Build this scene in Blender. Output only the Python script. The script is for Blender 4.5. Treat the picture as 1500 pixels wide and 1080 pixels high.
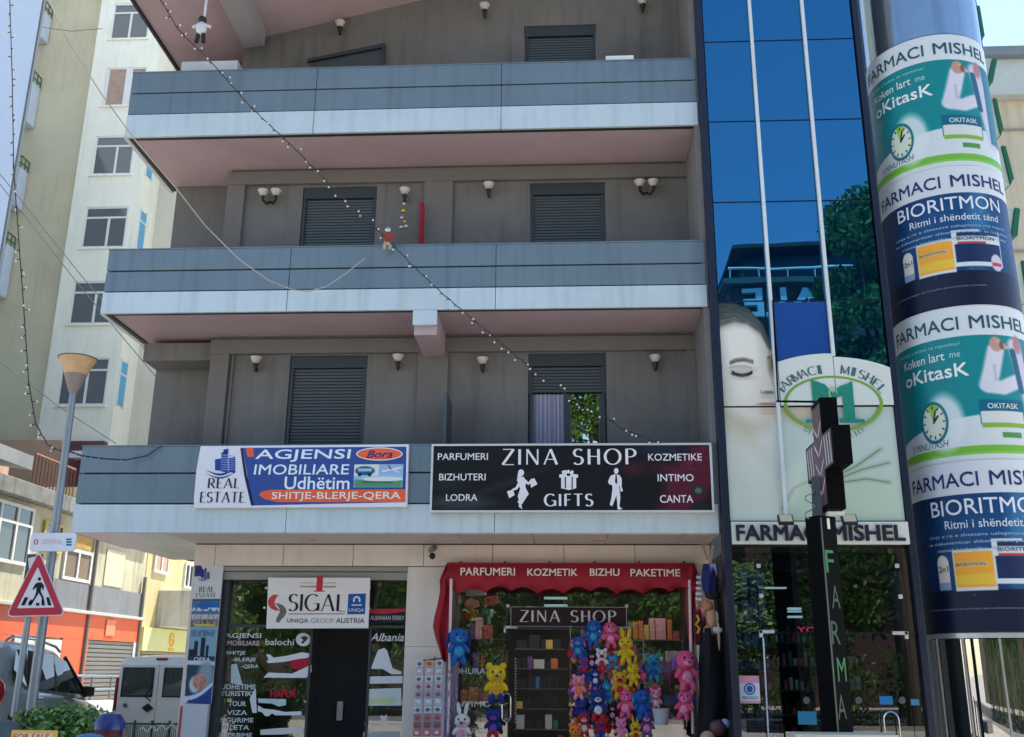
import bpy, bmesh, math, random
import numpy as np
from mathutils import Vector, Matrix
random.seed(7); rng = np.random.default_rng(7)
R = math.radians
for o in list(bpy.data.objects): bpy.data.objects.remove(o)
scn = bpy.context.scene
col = scn.collection

# ------------------------------------------------------------------ camera, sky, sun, exposure
EYE = Vector((0, -13.8, 1.7)); F = 1459.0
CR = Matrix.Rotation(R(3.3), 3, 'Z') @ Matrix.Rotation(R(90 + 16.8), 3, 'X') @ Matrix.Rotation(R(.47), 3, 'Z')
cd = bpy.data.cameras.new('camera'); cam = bpy.data.objects.new('camera', cd); col.objects.link(cam)
cam.matrix_world = Matrix.Translation(EYE) @ CR.to_4x4()
cd.sensor_fit = 'HORIZONTAL'; cd.sensor_width = 36; cd.lens = 36 * F / 1500; cd.clip_end = 3000; cd.clip_start = .05
scn.camera = cam
SUN_EL, SUN_AZ = 64, 40          # azimuth clockwise from +Y (the street side of the scene is -Y)
w = bpy.data.worlds.new('World'); scn.world = w; w.use_nodes = True
nt = w.node_tree; nt.nodes.clear()
sky = nt.nodes.new('ShaderNodeTexSky'); sky.sky_type = 'NISHITA'; sky.sun_disc = False
sky.sun_elevation = R(SUN_EL); sky.sun_rotation = R(SUN_AZ); sky.air_density = 1.0; sky.dust_density = .25; sky.ozone_density = .35
bg = nt.nodes.new('ShaderNodeBackground'); bg.inputs[1].default_value = .15
wo = nt.nodes.new('ShaderNodeOutputWorld')
nt.links.new(sky.outputs[0], bg.inputs[0]); nt.links.new(bg.outputs[0], wo.inputs[0])
sl = bpy.data.lights.new('sun', 'SUN'); sl.energy = 4.2; sl.angle = R(.53); sl.color = (1, .955, .88)
so = bpy.data.objects.new('sun', sl); col.objects.link(so)
sd = Vector((math.sin(R(SUN_AZ)) * math.cos(R(SUN_EL)), math.cos(R(SUN_AZ)) * math.cos(R(SUN_EL)), math.sin(R(SUN_EL))))
so.rotation_euler = sd.to_track_quat('Z', 'Y').to_euler(); so.location = (10, 10, 40)
vs = scn.view_settings; vs.view_transform = 'Standard'; vs.look = 'None'; vs.gamma = 1; vs.use_curve_mapping = False
vs.exposure = 1.15
scn.render.engine = 'CYCLES'
scn.cycles.max_bounces = 8; scn.cycles.transparent_max_bounces = 16; scn.cycles.glossy_bounces = 4

# ------------------------------------------------------------------ points on a plane of the place seen along a direction
def ray(px, py): return CR @ Vector(((px - 750) / F, (540 - py) / F, -1))
def P(px, py, Y=0.0):                      # on the plane y = Y
    d = ray(px, py); return EYE + d * ((Y - EYE.y) / d.y)
def PX(px, py, X):                         # on the plane x = X
    d = ray(px, py); return EYE + d * ((X - EYE.x) / d.x)
def PC(px, py, cx, cy, r):                 # on an upright cylinder
    d = ray(px, py); a = d.x**2 + d.y**2; ex = EYE.x - cx; ey = EYE.y - cy
    b = 2 * (d.x * ex + d.y * ey); c = ex**2 + ey**2 - r * r; D = max(b * b - 4 * a * c, 0)
    return EYE + d * ((-b - math.sqrt(D)) / (2 * a))

# ------------------------------------------------------------------ materials
def lin(c):
    return tuple(((x / 255) / 12.92 if x / 255 <= .04045 else ((x / 255 + .055) / 1.055) ** 2.4) for x in c)
_M = {}
def mat(name, c=(128, 128, 128), rough=.6, metal=0., var=.12, scale=1.5, bump=0., bscale=60., streak=0., spec=.5, emit=0., stone=0., coat=0.):
    if name in _M: return _M[name]
    m = bpy.data.materials.new(name); m.use_nodes = True; n = m.node_tree; L = n.links.new
    b = n.nodes['Principled BSDF']; rgb = (*lin(c), 1)
    b.inputs['Roughness'].default_value = rough; b.inputs['Metallic'].default_value = metal
    b.inputs['Specular IOR Level'].default_value = spec
    if coat: b.inputs['Coat Weight'].default_value = coat; b.inputs['Coat Roughness'].default_value = .06
    tc = n.nodes.new('ShaderNodeTexCoord'); g = n.nodes.new('ShaderNodeNewGeometry')
    nz = n.nodes.new('ShaderNodeTexNoise'); nz.inputs['Scale'].default_value = scale; nz.inputs['Detail'].default_value = 8; nz.inputs['Roughness'].default_value = .65
    L(g.outputs['Position'], nz.inputs['Vector'])
    mr = n.nodes.new('ShaderNodeMapRange'); mr.inputs[1].default_value = .3; mr.inputs[2].default_value = .7
    mr.inputs[3].default_value = 1 - var; mr.inputs[4].default_value = 1 + var * .6; L(nz.outputs[0], mr.inputs[0])
    mx = n.nodes.new('ShaderNodeMix'); mx.data_type = 'RGBA'; mx.blend_type = 'MULTIPLY'; mx.inputs[0].default_value = 1
    mx.inputs[6].default_value = rgb; L(mr.outputs[0], mx.inputs[7]); out = mx.outputs[2]
    if streak:
        mp = n.nodes.new('ShaderNodeMapping'); mp.inputs['Scale'].default_value = (7, 7, .5); L(g.outputs['Position'], mp.inputs[0])
        n2 = n.nodes.new('ShaderNodeTexNoise'); n2.inputs['Scale'].default_value = 1; n2.inputs['Detail'].default_value = 6; L(mp.outputs[0], n2.inputs['Vector'])
        m2 = n.nodes.new('ShaderNodeMapRange'); m2.inputs[1].default_value = .5; m2.inputs[2].default_value = .75; m2.inputs[3].default_value = 1; m2.inputs[4].default_value = 1 - streak
        L(n2.outputs[0], m2.inputs[0])
        m3 = n.nodes.new('ShaderNodeMix'); m3.data_type = 'RGBA'; m3.blend_type = 'MULTIPLY'; m3.inputs[0].default_value = 1
        L(out, m3.inputs[6]); L(m2.outputs[0], m3.inputs[7]); out = m3.outputs[2]
    L(out, b.inputs['Base Color'])
    r2 = n.nodes.new('ShaderNodeMapRange'); r2.inputs[3].default_value = max(rough - .08, .02); r2.inputs[4].default_value = min(rough + .1, 1)
    L(nz.outputs[0], r2.inputs[0]); L(r2.outputs[0], b.inputs['Roughness'])
    if bump:
        n3 = n.nodes.new('ShaderNodeTexNoise'); n3.inputs['Scale'].default_value = bscale; n3.inputs['Detail'].default_value = 5; L(g.outputs['Position'], n3.inputs['Vector'])
        bp = n.nodes.new('ShaderNodeBump'); bp.inputs['Strength'].default_value = bump; bp.inputs['Distance'].default_value = .01; L(n3.outputs[0], bp.inputs['Height']); L(bp.outputs[0], b.inputs['Normal'])
    if emit:
        L(out, b.inputs['Emission Color']); b.inputs['Emission Strength'].default_value = emit
    _M[name] = m; return m
def ink(c, rough=.5):
    return mat('ink_%02x%02x%02x' % tuple(int(x) for x in c), c, rough, var=.05, scale=6, spec=.2)
def glass(name, tint=(.75, .8, .8), refl=(1, 1, 1), ior=1.5, rough=.01, base=None, opaque=0., wave=0., minr=0.):
    if name in _M: return _M[name]
    m = bpy.data.materials.new(name); m.use_nodes = True; n = m.node_tree; n.nodes.clear(); L = n.links.new
    o = n.nodes.new('ShaderNodeOutputMaterial'); t = n.nodes.new('ShaderNodeBsdfTransparent'); t.inputs[0].default_value = (*tint, 1)
    body = t.outputs[0]
    if opaque:
        d = n.nodes.new('ShaderNodeBsdfDiffuse'); d.inputs[0].default_value = (*base, 1)
        k = n.nodes.new('ShaderNodeMixShader'); k.inputs[0].default_value = opaque; L(body, k.inputs[1]); L(d.outputs[0], k.inputs[2]); body = k.outputs[0]
    gl = n.nodes.new('ShaderNodeBsdfGlossy'); gl.inputs[0].default_value = (*refl, 1); gl.inputs['Roughness'].default_value = rough
    fr = n.nodes.new('ShaderNodeFresnel'); fr.inputs[0].default_value = ior
    fm = n.nodes.new('ShaderNodeMath'); fm.operation = 'MAXIMUM'; fm.inputs[1].default_value = minr; L(fr.outputs[0], fm.inputs[0])
    if wave:
        g = n.nodes.new('ShaderNodeNewGeometry'); nz = n.nodes.new('ShaderNodeTexNoise'); nz.inputs['Scale'].default_value = 1.3; nz.inputs['Detail'].default_value = 1; L(g.outputs['Position'], nz.inputs['Vector'])
        bp = n.nodes.new('ShaderNodeBump'); bp.inputs['Strength'].default_value = wave; bp.inputs['Distance'].default_value = .02; L(nz.outputs[0], bp.inputs['Height']); L(bp.outputs[0], gl.inputs['Normal'])
    mx = n.nodes.new('ShaderNodeMixShader'); L(fm.outputs[0], mx.inputs[0]); L(body, mx.inputs[1]); L(gl.outputs[0], mx.inputs[2]); L(mx.outputs[0], o.inputs[0])
    _M[name] = m; return m
def printmat():
    if 'print' in _M: return _M['print']
    m = bpy.data.materials.new('printed_film'); m.use_nodes = True; n = m.node_tree; b = n.nodes['Principled BSDF']
    a = n.nodes.new('ShaderNodeAttribute'); a.attribute_name = 'ink'; n.links.new(a.outputs['Color'], b.inputs['Base Color'])
    b.inputs['Roughness'].default_value = .42; b.inputs['Specular IOR Level'].default_value = .25; _M['print'] = m; return m

# ------------------------------------------------------------------ mesh builder (world coordinates unless told otherwise)
WL = {}
def wloc(o): return WL.get(o.name, Vector((0, 0, 0))) if o else Vector((0, 0, 0))
class MB:
    def __init__(s): s.v = []; s.f = []; s.m = []; s.e = 0
    def add(s, vs, fs, mi=0):
        k = len(s.v); s.v += [tuple(q) for q in vs]; s.f += [tuple(k + i for i in f) for f in fs]; s.m += [mi] * len(fs); return s
    def box(s, x0, x1, y0, y1, z0, z1, mi=0):
        return s.add([(x, y, z) for z in (z0, z1) for y in (y0, y1) for x in (x0, x1)],
                     [(0, 2, 3, 1), (4, 5, 7, 6), (0, 1, 5, 4), (2, 6, 7, 3), (0, 4, 6, 2), (1, 3, 7, 5)], mi)
    def poly(s, pts, mi=0): return s.add(pts, [tuple(range(len(pts)))], mi)
    def quad(s, x0, x1, z0, z1, Y, mi=0): return s.poly([(x0, Y, z0), (x1, Y, z0), (x1, Y, z1), (x0, Y, z1)], mi)
    def prism(s, xz, y0, y1, mi=0):         # outline in x,z pushed along y
        n = len(xz); vs = [(x, y0, z) for x, z in xz] + [(x, y1, z) for x, z in xz]
        return s.add(vs, [tuple(range(n)), tuple(range(2 * n - 1, n - 1, -1))] + [(i, i + n, (i + 1) % n + n, (i + 1) % n) for i in range(n)], mi)
    def extr(s, pts, d, mi=0):              # any outline pushed by vector d
        n = len(pts); d = Vector(d); vs = [Vector(p) for p in pts] + [Vector(p) + d for p in pts]
        return s.add(vs, [tuple(range(n)), tuple(range(2 * n - 1, n - 1, -1))] + [(i, i + n, (i + 1) % n + n, (i + 1) % n) for i in range(n)], mi)
    def hexa(s, b, t, mi=0):                # eight corners: bottom four, top four
        return s.add(list(b) + list(t), [(3, 2, 1, 0), (4, 5, 6, 7)] + [(i, (i + 1) % 4, (i + 1) % 4 + 4, i + 4) for i in range(4)], mi)
    def tube(s, path, r, n=8, mi=0, cap=True):
        path = [Vector(p) for p in path]; N = len(path); rr = r if isinstance(r, (list, tuple)) else [r] * N
        vs = []; up = Vector((0, 0, 1)); pu = None
        for i, p in enumerate(path):
            t = (path[min(i + 1, N - 1)] - path[max(i - 1, 0)]).normalized()
            if pu is None: u = t.cross(up); u = t.cross(Vector((0, 1, 0))) if u.length < .05 else u
            else: u = pu - t * pu.dot(t)
            u.normalize(); pu = u; w_ = t.cross(u)
            for k in range(n):
                a = 2 * math.pi * k / n; vs.append(p + (u * math.cos(a) + w_ * math.sin(a)) * rr[i])
        fs = [(i * n + k, i * n + (k + 1) % n, (i + 1) * n + (k + 1) % n, (i + 1) * n + k) for i in range(N - 1) for k in range(n)]
        if cap: fs += [tuple(range(n - 1, -1, -1)), tuple(range((N - 1) * n, N * n))]
        return s.add(vs, fs, mi)
    def lathe(s, prof, c=(0, 0, 0), n=20, mi=0):
        vs = [(c[0] + r * math.cos(2 * math.pi * k / n), c[1] + r * math.sin(2 * math.pi * k / n), c[2] + z) for r, z in prof for k in range(n)]
        fs = [(i * n + k, i * n + (k + 1) % n, (i + 1) * n + (k + 1) % n, (i + 1) * n + k) for i in range(len(prof) - 1) for k in range(n)]
        return s.add(vs, fs, mi)
    def ball(s, c, r, sc=(1, 1, 1), n=12, mi=0, rot=None):
        h = n // 2 + 1; vs = []; M3 = rot or Matrix.Identity(3); c = Vector(c)
        for i in range(h + 1):
            a = math.pi * i / h
            for k in range(n):
                b = 2 * math.pi * k / n
                vs.append(c + M3 @ Vector((r * sc[0] * math.sin(a) * math.cos(b), r * sc[1] * math.sin(a) * math.sin(b), r * sc[2] * math.cos(a))))
        fs = [(i * n + k, (i + 1) * n + k, (i + 1) * n + (k + 1) % n, i * n + (k + 1) % n) for i in range(h) for k in range(n)]
        return s.add(vs, fs, mi)
    def xf(s, M, start=0):
        s.v[start:] = [tuple(M @ Vector(q)) for q in s.v[start:]]; return s
    def build(s, name, mats, parent=None, smooth=False, bevel=0., local=False, tag=None, recalc=True, angle=40):
        if not isinstance(mats, (list, tuple)): mats = [mats]
        off = Vector((0, 0, 0)); loc = Vector((0, 0, 0))
        if parent is not None:
            if not local: off = wloc(parent)
        elif not local:
            a = np.array(s.v); loc = Vector(((a[:, 0].min() + a[:, 0].max()) / 2, (a[:, 1].min() + a[:, 1].max()) / 2, a[:, 2].min())); off = loc
        me = bpy.data.meshes.new(name); me.from_pydata([(q[0] - off.x, q[1] - off.y, q[2] - off.z) for q in s.v], [], s.f)
        for m in mats: me.materials.append(m)
        if len(mats) > 1: me.polygons.foreach_set('material_index', s.m)
        if recalc:
            b = bmesh.new(); b.from_mesh(me); bmesh.ops.remove_doubles(b, verts=b.verts, dist=1e-5); bmesh.ops.recalc_face_normals(b, faces=b.faces); b.to_mesh(me); b.free()
        if smooth:
            me.polygons.foreach_set('use_smooth', [True] * len(me.polygons)); me.set_sharp_from_angle(angle=R(angle))
        me.update()
        o = bpy.data.objects.new(name, me); col.objects.link(o); o.location = loc
        if bevel:
            bv = o.modifiers.new('bevel', 'BEVEL'); bv.width = bevel; bv.segments = 2; bv.limit_method = 'ANGLE'; bv.angle_limit = R(35)
        if parent is not None: o.parent = parent; WL[o.name] = wloc(parent).copy()
        else: WL[o.name] = loc.copy()
        if tag: settag(o, **tag)
        return o
def settag(o, label=None, cat=None, group=None, kind=None):
    if label: o['label'] = label
    if cat: o['category'] = cat
    if group: o['group'] = group
    if kind: o['kind'] = kind
    return o
def T(name, label, cat, loc, group=None, rz=0., kind=None):
    o = bpy.data.objects.new(name, None); col.objects.link(o); o.empty_display_size = .2
    o.location = loc; o.rotation_euler = (0, 0, rz); WL[o.name] = Vector(loc); settag(o, label, cat, group, kind); return o
def empty_part(name, parent):               # a part that only gathers sub-parts is avoided; helper kept for clarity
    return parent
def dup(root, loc=None, rot=None, label=None, scale=None):
    def cp(o, par):
        c = o.copy(); col.objects.link(c)
        if par: c.parent = par
        for ch in KIDS(o): cp(ch, c)
        return c
    r = cp(root, None)
    if loc is not None: r.location = loc
    if rot is not None: r.rotation_euler = rot
    if scale is not None: r.scale = (scale,) * 3
    if label: r['label'] = label
    return r
def KIDS(o): return [c for c in list(bpy.data.objects) if c.parent == o]

# ------------------------------------------------------------------ lettering (flat print or raised letters)
def text2d(s, bold=0., shear=0., space=1.):
    c = bpy.data.curves.new('t', 'FONT'); c.body = s; c.size = 1; c.resolution_u = 3; c.offset = bold; c.shear = shear; c.space_character = space
    o = bpy.data.objects.new('t', c); me = o.to_mesh()
    vs = np.array([v.co[:2] for v in me.vertices]); fs = [tuple(p.vertices) for p in me.polygons]
    o.to_mesh_clear(); bpy.data.objects.remove(o); bpy.data.curves.remove(c)
    mn, mxx = vs.min(0), vs.max(0); return (vs - mn) / np.maximum(mxx - mn, 1e-6), fs, (mxx - mn)
# pen font with thick and thin strokes, for the serif and display lettering; glyph: width, strokes (polyline / arc), serif points
def arc(cx, cy, rx, ry, a0, a1, n=14):
    return [(cx + rx * math.cos(R(a0 + (a1 - a0) * i / n)), cy + ry * math.sin(R(a0 + (a1 - a0) * i / n))) for i in range(n + 1)]
G = {
 'I': (.18, [[(.09, 0), (.09, 1)]], [(.09, 0), (.09, 1)]),
 'L': (.5, [[(.09, 0), (.09, 1)], [(.09, 0), (.5, 0)]], [(.09, 0), (.09, 1)]),
 'E': (.5, [[(.09, 0), (.09, 1)], [(.09, 0), (.5, 0)], [(.09, 1), (.48, 1)], [(.09, .52), (.42, .52)]], [(.09, 0), (.09, 1)]),
 'F': (.48, [[(.09, 0), (.09, 1)], [(.09, 1), (.48, 1)], [(.09, .52), (.42, .52)]], [(.09, 0), (.09, 1)]),
 'T': (.6, [[(.3, 0), (.3, 1)], [(0, 1), (.6, 1)]], [(.3, 0)]),
 'H': (.66, [[(.09, 0), (.09, 1)], [(.57, 0), (.57, 1)], [(.09, .52), (.57, .52)]], [(.09, 0), (.09, 1), (.57, 0), (.57, 1)]),
 'N': (.72, [[(.09, 0), (.09, 1)], [(.09, 1), (.63, 0)], [(.63, 0), (.63, 1)]], [(.09, 0), (.63, 1)]),
 'A': (.72, [[(.04, 0), (.36, 1)], [(.36, 1), (.68, 0)], [(.15, .34), (.57, .34)]], [(.04, 0), (.68, 0)]),
 'Z': (.6, [[(.04, 1), (.58, 1)], [(.58, 1), (.03, 0)], [(.03, 0), (.6, 0)]], []),
 'M': (.86, [[(.09, 0), (.09, 1)], [(.09, 1), (.43, .1)], [(.43, .1), (.77, 1)], [(.77, 1), (.77, 0)]], [(.09, 0), (.77, 0)]),
 'O': (.84, [arc(.42, .5, .38, .5, 0, 360, 28)], []),
 'Q': (.84, [arc(.42, .5, .38, .5, 0, 360, 28), [(.45, .1), (.8, -.15)]], []),
 'C': (.74, [arc(.42, .5, .38, .5, 48, 312, 22)], []),
 'G': (.8, [arc(.42, .5, .38, .5, 48, 330, 22), [(.74, 0.02), (.74, .45)], [(.5, .45), (.78, .45)]], []),
 'D': (.74, [[(.09, 0), (.09, 1)], [(.09, 1), (.3, 1)] + arc(.3, .5, .38, .5, 90, -90, 16) + [(.09, 0)]], [(.09, 0), (.09, 1)]),
 'U': (.66, [[(.09, 1), (.09, .3)] + arc(.33, .3, .24, .3, 180, 360, 12) + [(.57, 1)]], [(.09, 1), (.57, 1)]),
 'P': (.56, [[(.09, 0), (.09, 1)], [(.09, 1), (.26, 1)] + arc(.26, .74, .26, .26, 90, -90, 12) + [(.09, .48)]], [(.09, 0), (.09, 1)]),
 'B': (.6, [[(.09, 0), (.09, 1)], [(.09, 1), (.26, 1)] + arc(.26, .77, .22, .23, 90, -90, 12) + [(.09, .54)], [(.26, .54)] + arc(.28, .27, .27, .27, 90, -90, 12) + [(.09, 0)]], [(.09, 0), (.09, 1)]),
 'R': (.62, [[(.09, 0), (.09, 1)], [(.09, 1), (.26, 1)] + arc(.26, .74, .25, .26, 90, -90, 12) + [(.09, .48)], [(.28, .48), (.6, 0)]], [(.09, 0), (.09, 1), (.58, 0)]),
 'S': (.52, [arc(.27, .755, .21, .245, 35, 270, 16) + arc(.25, .26, .23, .26, 90, -145, 18)], []),
 'J': (.4, [[(.3, 1), (.3, .2)] + arc(.14, .2, .16, .2, 0, -120, 8)], [(.3, 1)]),
 ' ': (.38, [], []), '-': (.35, [[(.03, .45), (.32, .45)]], []), '1': (.3, [[(.15, 0), (.15, 1)], [(.15, 1), (.02, .85)]], [(.15, 0)]),
}
def pen2d(s, thick=.13, thin=.045, serif=.0, gap=.16):
    V = []; Fc = []; x = 0; lay = []
    for ch in s:
        wd, st, sf = G[ch]
        for q in st:
            n = len(q); off = []
            for i in range(n):
                a = q[max(i - 1, 0)]; b = q[min(i + 1, n - 1)]; dx, dy = b[0] - a[0], b[1] - a[1]; l = math.hypot(dx, dy) or 1; dx /= l; dy /= l
                wgt = abs(dy) if not (dx * dy > 0 and abs(dx) > .25 and n == 2) else abs(dy) * .35
                if ch == 'Z' and n == 2 and abs(dy) > .3: wgt = 1
                if ch == 'N' and n == 2 and abs(dx) < .1: wgt = .3
                t = (thin + (thick - thin) * wgt ** 1.3) / 2; off.append((-dy * t, dx * t))
            k = len(V)
            for (px_, py_), (ox, oy) in zip(q, off): V += [(x + px_ + ox, py_ + oy), (x + px_ - ox, py_ - oy)]; lay += [len(lay) and 0 or 0] * 2
            Fc += [(k + 2 * i, k + 2 * i + 1, k + 2 * i + 3, k + 2 * i + 2) for i in range(n - 1)]
        if serif:
            for (sx, sy) in sf:
                k = len(V); h = thin * .9; y0 = sy - (h if sy > .5 else 0)
                V += [(x + sx - serif, y0), (x + sx + serif, y0), (x + sx + serif, y0 + h), (x + sx - serif, y0 + h)]; Fc.append((k, k + 1, k + 2, k + 3))
        x += wd + gap
    vs = np.array(V); mn, mxx = vs.min(0), vs.max(0); return (vs - mn) / (mxx - mn), Fc, mxx - mn
def put(mb, t2, box, Y, mi=0, mapf=None, ang=0., depth=0., jit=False):
    vs, fs, _ = t2; x0, x1, z0, z1 = box
    pts = np.stack([x0 + vs[:, 0] * (x1 - x0), z0 + vs[:, 1] * (z1 - z0)], 1)
    if ang:
        c = pts.mean(0); a = R(ang); pts = (pts - c) @ np.array([[math.cos(a), math.sin(a)], [-math.sin(a), math.cos(a)]]) + c
    g = mapf or (lambda x, z, d: (x, Y - d, z))
    if depth:
        n = len(pts); front = [g(x, z, depth) for x, z in pts]; back = [g(x, z, 0) for x, z in pts]
        from collections import Counter
        ed = Counter(); dire = {}
        for f in fs:
            for i in range(len(f)):
                e = (f[i], f[(i + 1) % len(f)]); kk = tuple(sorted(e)); ed[kk] += 1; dire[kk] = e
        side = [(dire[k][0], dire[k][1], dire[k][1] + n, dire[k][0] + n) for k, c_ in ed.items() if c_ == 1]
        mb.add(front + back, [tuple(f) for f in fs] + side, mi)
    elif jit:                                # strokes that cross sit a hair apart
        V3 = [g(x, z, .0) for x, z in pts]; V3 = [(a, b - .0004 * ((i * 7) % 5), c) for i, (a, b, c) in enumerate(V3)]
        out = []; F2 = []
        for j, f in enumerate(fs):
            k = len(out); out += [tuple(np.array(g(*pts[i], .0002 * (j % 9)))) for i in f]; F2.append(tuple(range(k, k + len(f))))
        mb.add(out, F2, mi)
    else: mb.add([g(x, z, 0) for x, z in pts], fs, mi)
    return mb
def pbox(x0, y0, x1, y1, Y):               # pixel box -> world x0,x1,z0,z1 on plane y=Y
    a = P(x0, y1, Y); b = P(x1, y0, Y); c = P(x0, y0, Y); d = P(x1, y1, Y)
    return ((a.x + c.x) / 2, (b.x + d.x) / 2, (a.z + d.z) / 2, (b.z + c.z) / 2)
def words(parent, name, s, box, Y, c, bold=0., pen=None, depth=0., shear=0., ang=0., mi_mat=None, mapf=None, rough=.5):
    mb = MB(); t = pen2d(s, **pen) if pen is not None else text2d(s, 0, shear)
    if bold and pen is None:                 # heavier weight: the same word struck several times, each a hair apart
        h = box[3] - box[2]; b = bold * .55 * h; kx = b / max(abs(box[1] - box[0]), 1e-6)
        if mapf: b = bold * .6 * h; bx_ = b * .32
        else: bx_ = b
        for i, (dx, dz) in enumerate(((0, 0), (-bx_, b), (bx_, b), (-bx_, -b), (bx_, -b))):
            x0, x1, z0, z1 = box; bb = (x0 + bx_ + dx, x1 - bx_ + dx, z0 + b + dz, z1 - b + dz)
            k = i * .0004
            if mapf: put(mb, t, bb, Y, mapf=lambda x, z, d, k=k: mapf(x, z, d + k), ang=ang)
            else: put(mb, t, bb, Y - k, depth=depth, ang=ang)
    else: put(mb, t, box, Y, mapf=mapf, depth=depth, ang=ang, jit=pen is not None and not depth)
    return mb.build(name, mi_mat or ink(c, rough), parent, recalc=False)
def raster(parent, name, box, Y, res, fn, mapf=None, keep=None):
    x0, x1, z0, z1 = box; nx = max(2, int((x1 - x0) / res)); nz = max(2, int((z1 - z0) / res))
    u = np.linspace(0, 1, nx + 1); v = np.linspace(0, 1, nz + 1); U, V = np.meshgrid(u, v)
    C = np.clip(fn(U, V), 0, 1); A = np.where(C <= .04045, C / 12.92, ((C + .055) / 1.055) ** 2.4)
    X = x0 + U * (x1 - x0); Z = z0 + V * (z1 - z0)
    if mapf: co = np.array([mapf(a, b, 0) for a, b in zip(X.ravel(), Z.ravel())])
    else: co = np.stack([X.ravel(), np.full(X.size, Y), Z.ravel()], 1)
    off = wloc(parent); co = co - np.array(off)
    idx = np.arange((nx + 1) * (nz + 1)).reshape(nz + 1, nx + 1)
    q = np.stack([idx[:-1, :-1], idx[:-1, 1:], idx[1:, 1:], idx[1:, :-1]], -1).reshape(-1, 4)
    if keep: q = q[keep((U[:-1, :-1] + U[1:, 1:]).ravel() / 2, (V[:-1, :-1] + V[1:, 1:]).ravel() / 2)]
    me = bpy.data.meshes.new(name); me.from_pydata(co.tolist(), [], q.tolist())
    at = me.color_attributes.new('ink', 'FLOAT_COLOR', 'POINT')
    at.data.foreach_set('color', np.concatenate([A.reshape(-1, 3), np.ones((X.size, 1))], 1).ravel())
    if mapf: me.polygons.foreach_set('use_smooth', [True] * len(me.polygons))
    me.materials.append(printmat()); o = bpy.data.objects.new(name, me); col.objects.link(o); o.parent = parent; WL[o.name] = off.copy(); return o
# little painting kit for prints: u right, v up
def base(U, c): return np.ones(U.shape + (3,)) * np.array(c) / 255
def over(img, mask, c): mask = np.clip(mask, 0, 1)[..., None]; return img * (1 - mask) + mask * np.array(c) / 255
def ell(U, V, cx, cy, rx, ry, soft=.1, ang=0.):
    a = R(ang); x = U - cx; y = V - cy; xx = x * math.cos(a) + y * math.sin(a); yy = -x * math.sin(a) + y * math.cos(a)
    d = np.sqrt((xx / rx) ** 2 + (yy / ry) ** 2); return np.clip((1 - d) / soft + .5, 0, 1)
def rect(U, V, x0, x1, y0, y1, s=.004): return np.clip((U - x0) / s + .5, 0, 1) * np.clip((x1 - U) / s + .5, 0, 1) * np.clip((V - y0) / s + .5, 0, 1) * np.clip((y1 - V) / s + .5, 0, 1)
def stroke(U, V, pts, w, soft=.3):
    d = np.full(U.shape, 9.)
    for (ax, ay), (bx, by) in zip(pts[:-1], pts[1:]):
        L2 = (bx - ax) ** 2 + (by - ay) ** 2 + 1e-9; t = np.clip(((U - ax) * (bx - ax) + (V - ay) * (by - ay)) / L2, 0, 1)
        d = np.minimum(d, np.hypot(U - ax - t * (bx - ax), V - ay - t * (by - ay)))
    return np.clip((w - d) / (w * soft) + .5, 0, 1)
def vnoise(U, V, s, seed=0):
    r = np.random.default_rng(seed).random((64, 64)); x = U * s; y = V * s; xi = np.floor(x).astype(int); yi = np.floor(y).astype(int); fx = x - xi; fy = y - yi
    fx = fx * fx * (3 - 2 * fx); fy = fy * fy * (3 - 2 * fy); g = lambda a, b: r[a % 64, b % 64]
    return (g(xi, yi) * (1 - fx) + g(xi + 1, yi) * fx) * (1 - fy) + (g(xi, yi + 1) * (1 - fx) + g(xi + 1, yi + 1) * fx) * fy
# ================================================================== THE SETTING
# ------------------------------------------------------------------ ground: forecourt paving, road, side street that dips
def gz(x, y): return 0 if x > -5.4 else float(np.interp(y, [-6, -2, 4, 5.4, 12, 24, 60], [0, .15, .15, -.1, -.8, -1.4, -1.4]))
m = MB(); xs = [-400, -120, -60, -30, -16, -11.6, -8, -6, -5.5, -5, -4.5, 0, 8, 16, 40, 120, 400]; ys = [-400, -150, -60, -24, -12, -6, -3, -2, 0, 3, 4, 5.4, 7, 12, 18, 24, 60, 150, 400]
m.v = [(x, y, gz(x, y)) for y in ys for x in xs]; nx = len(xs)
m.f = [(j * nx + i, j * nx + i + 1, (j + 1) * nx + i + 1, (j + 1) * nx + i) for j in range(len(ys) - 1) for i in range(nx - 1)]; m.m = [0] * len(m.f)
m.build('ground', mat('ground_paving', (196, 187, 173), .8, var=.25, scale=.7, bump=.4, bscale=12), tag=dict(kind='structure'))
MB().box(-60, 60, -31, -19, .004, .012).build('road', mat('asphalt', (72, 72, 74), .85, var=.2, scale=2, bump=.5, bscale=80), tag=dict(kind='structure'))
MB().box(-60, 60, -19, -18.8, 0, .13).box(-60, 60, -31.2, -31, 0, .13).build('kerb', mat('kerb_stone', (150, 148, 142), .8), tag=dict(kind='structure'))
MB().box(-5.67, 6.7, -.3, 6, -.02, .15).build('pavement', mat('shop_step', (176, 170, 160), .6, var=.15), tag=dict(kind='structure'))

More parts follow.
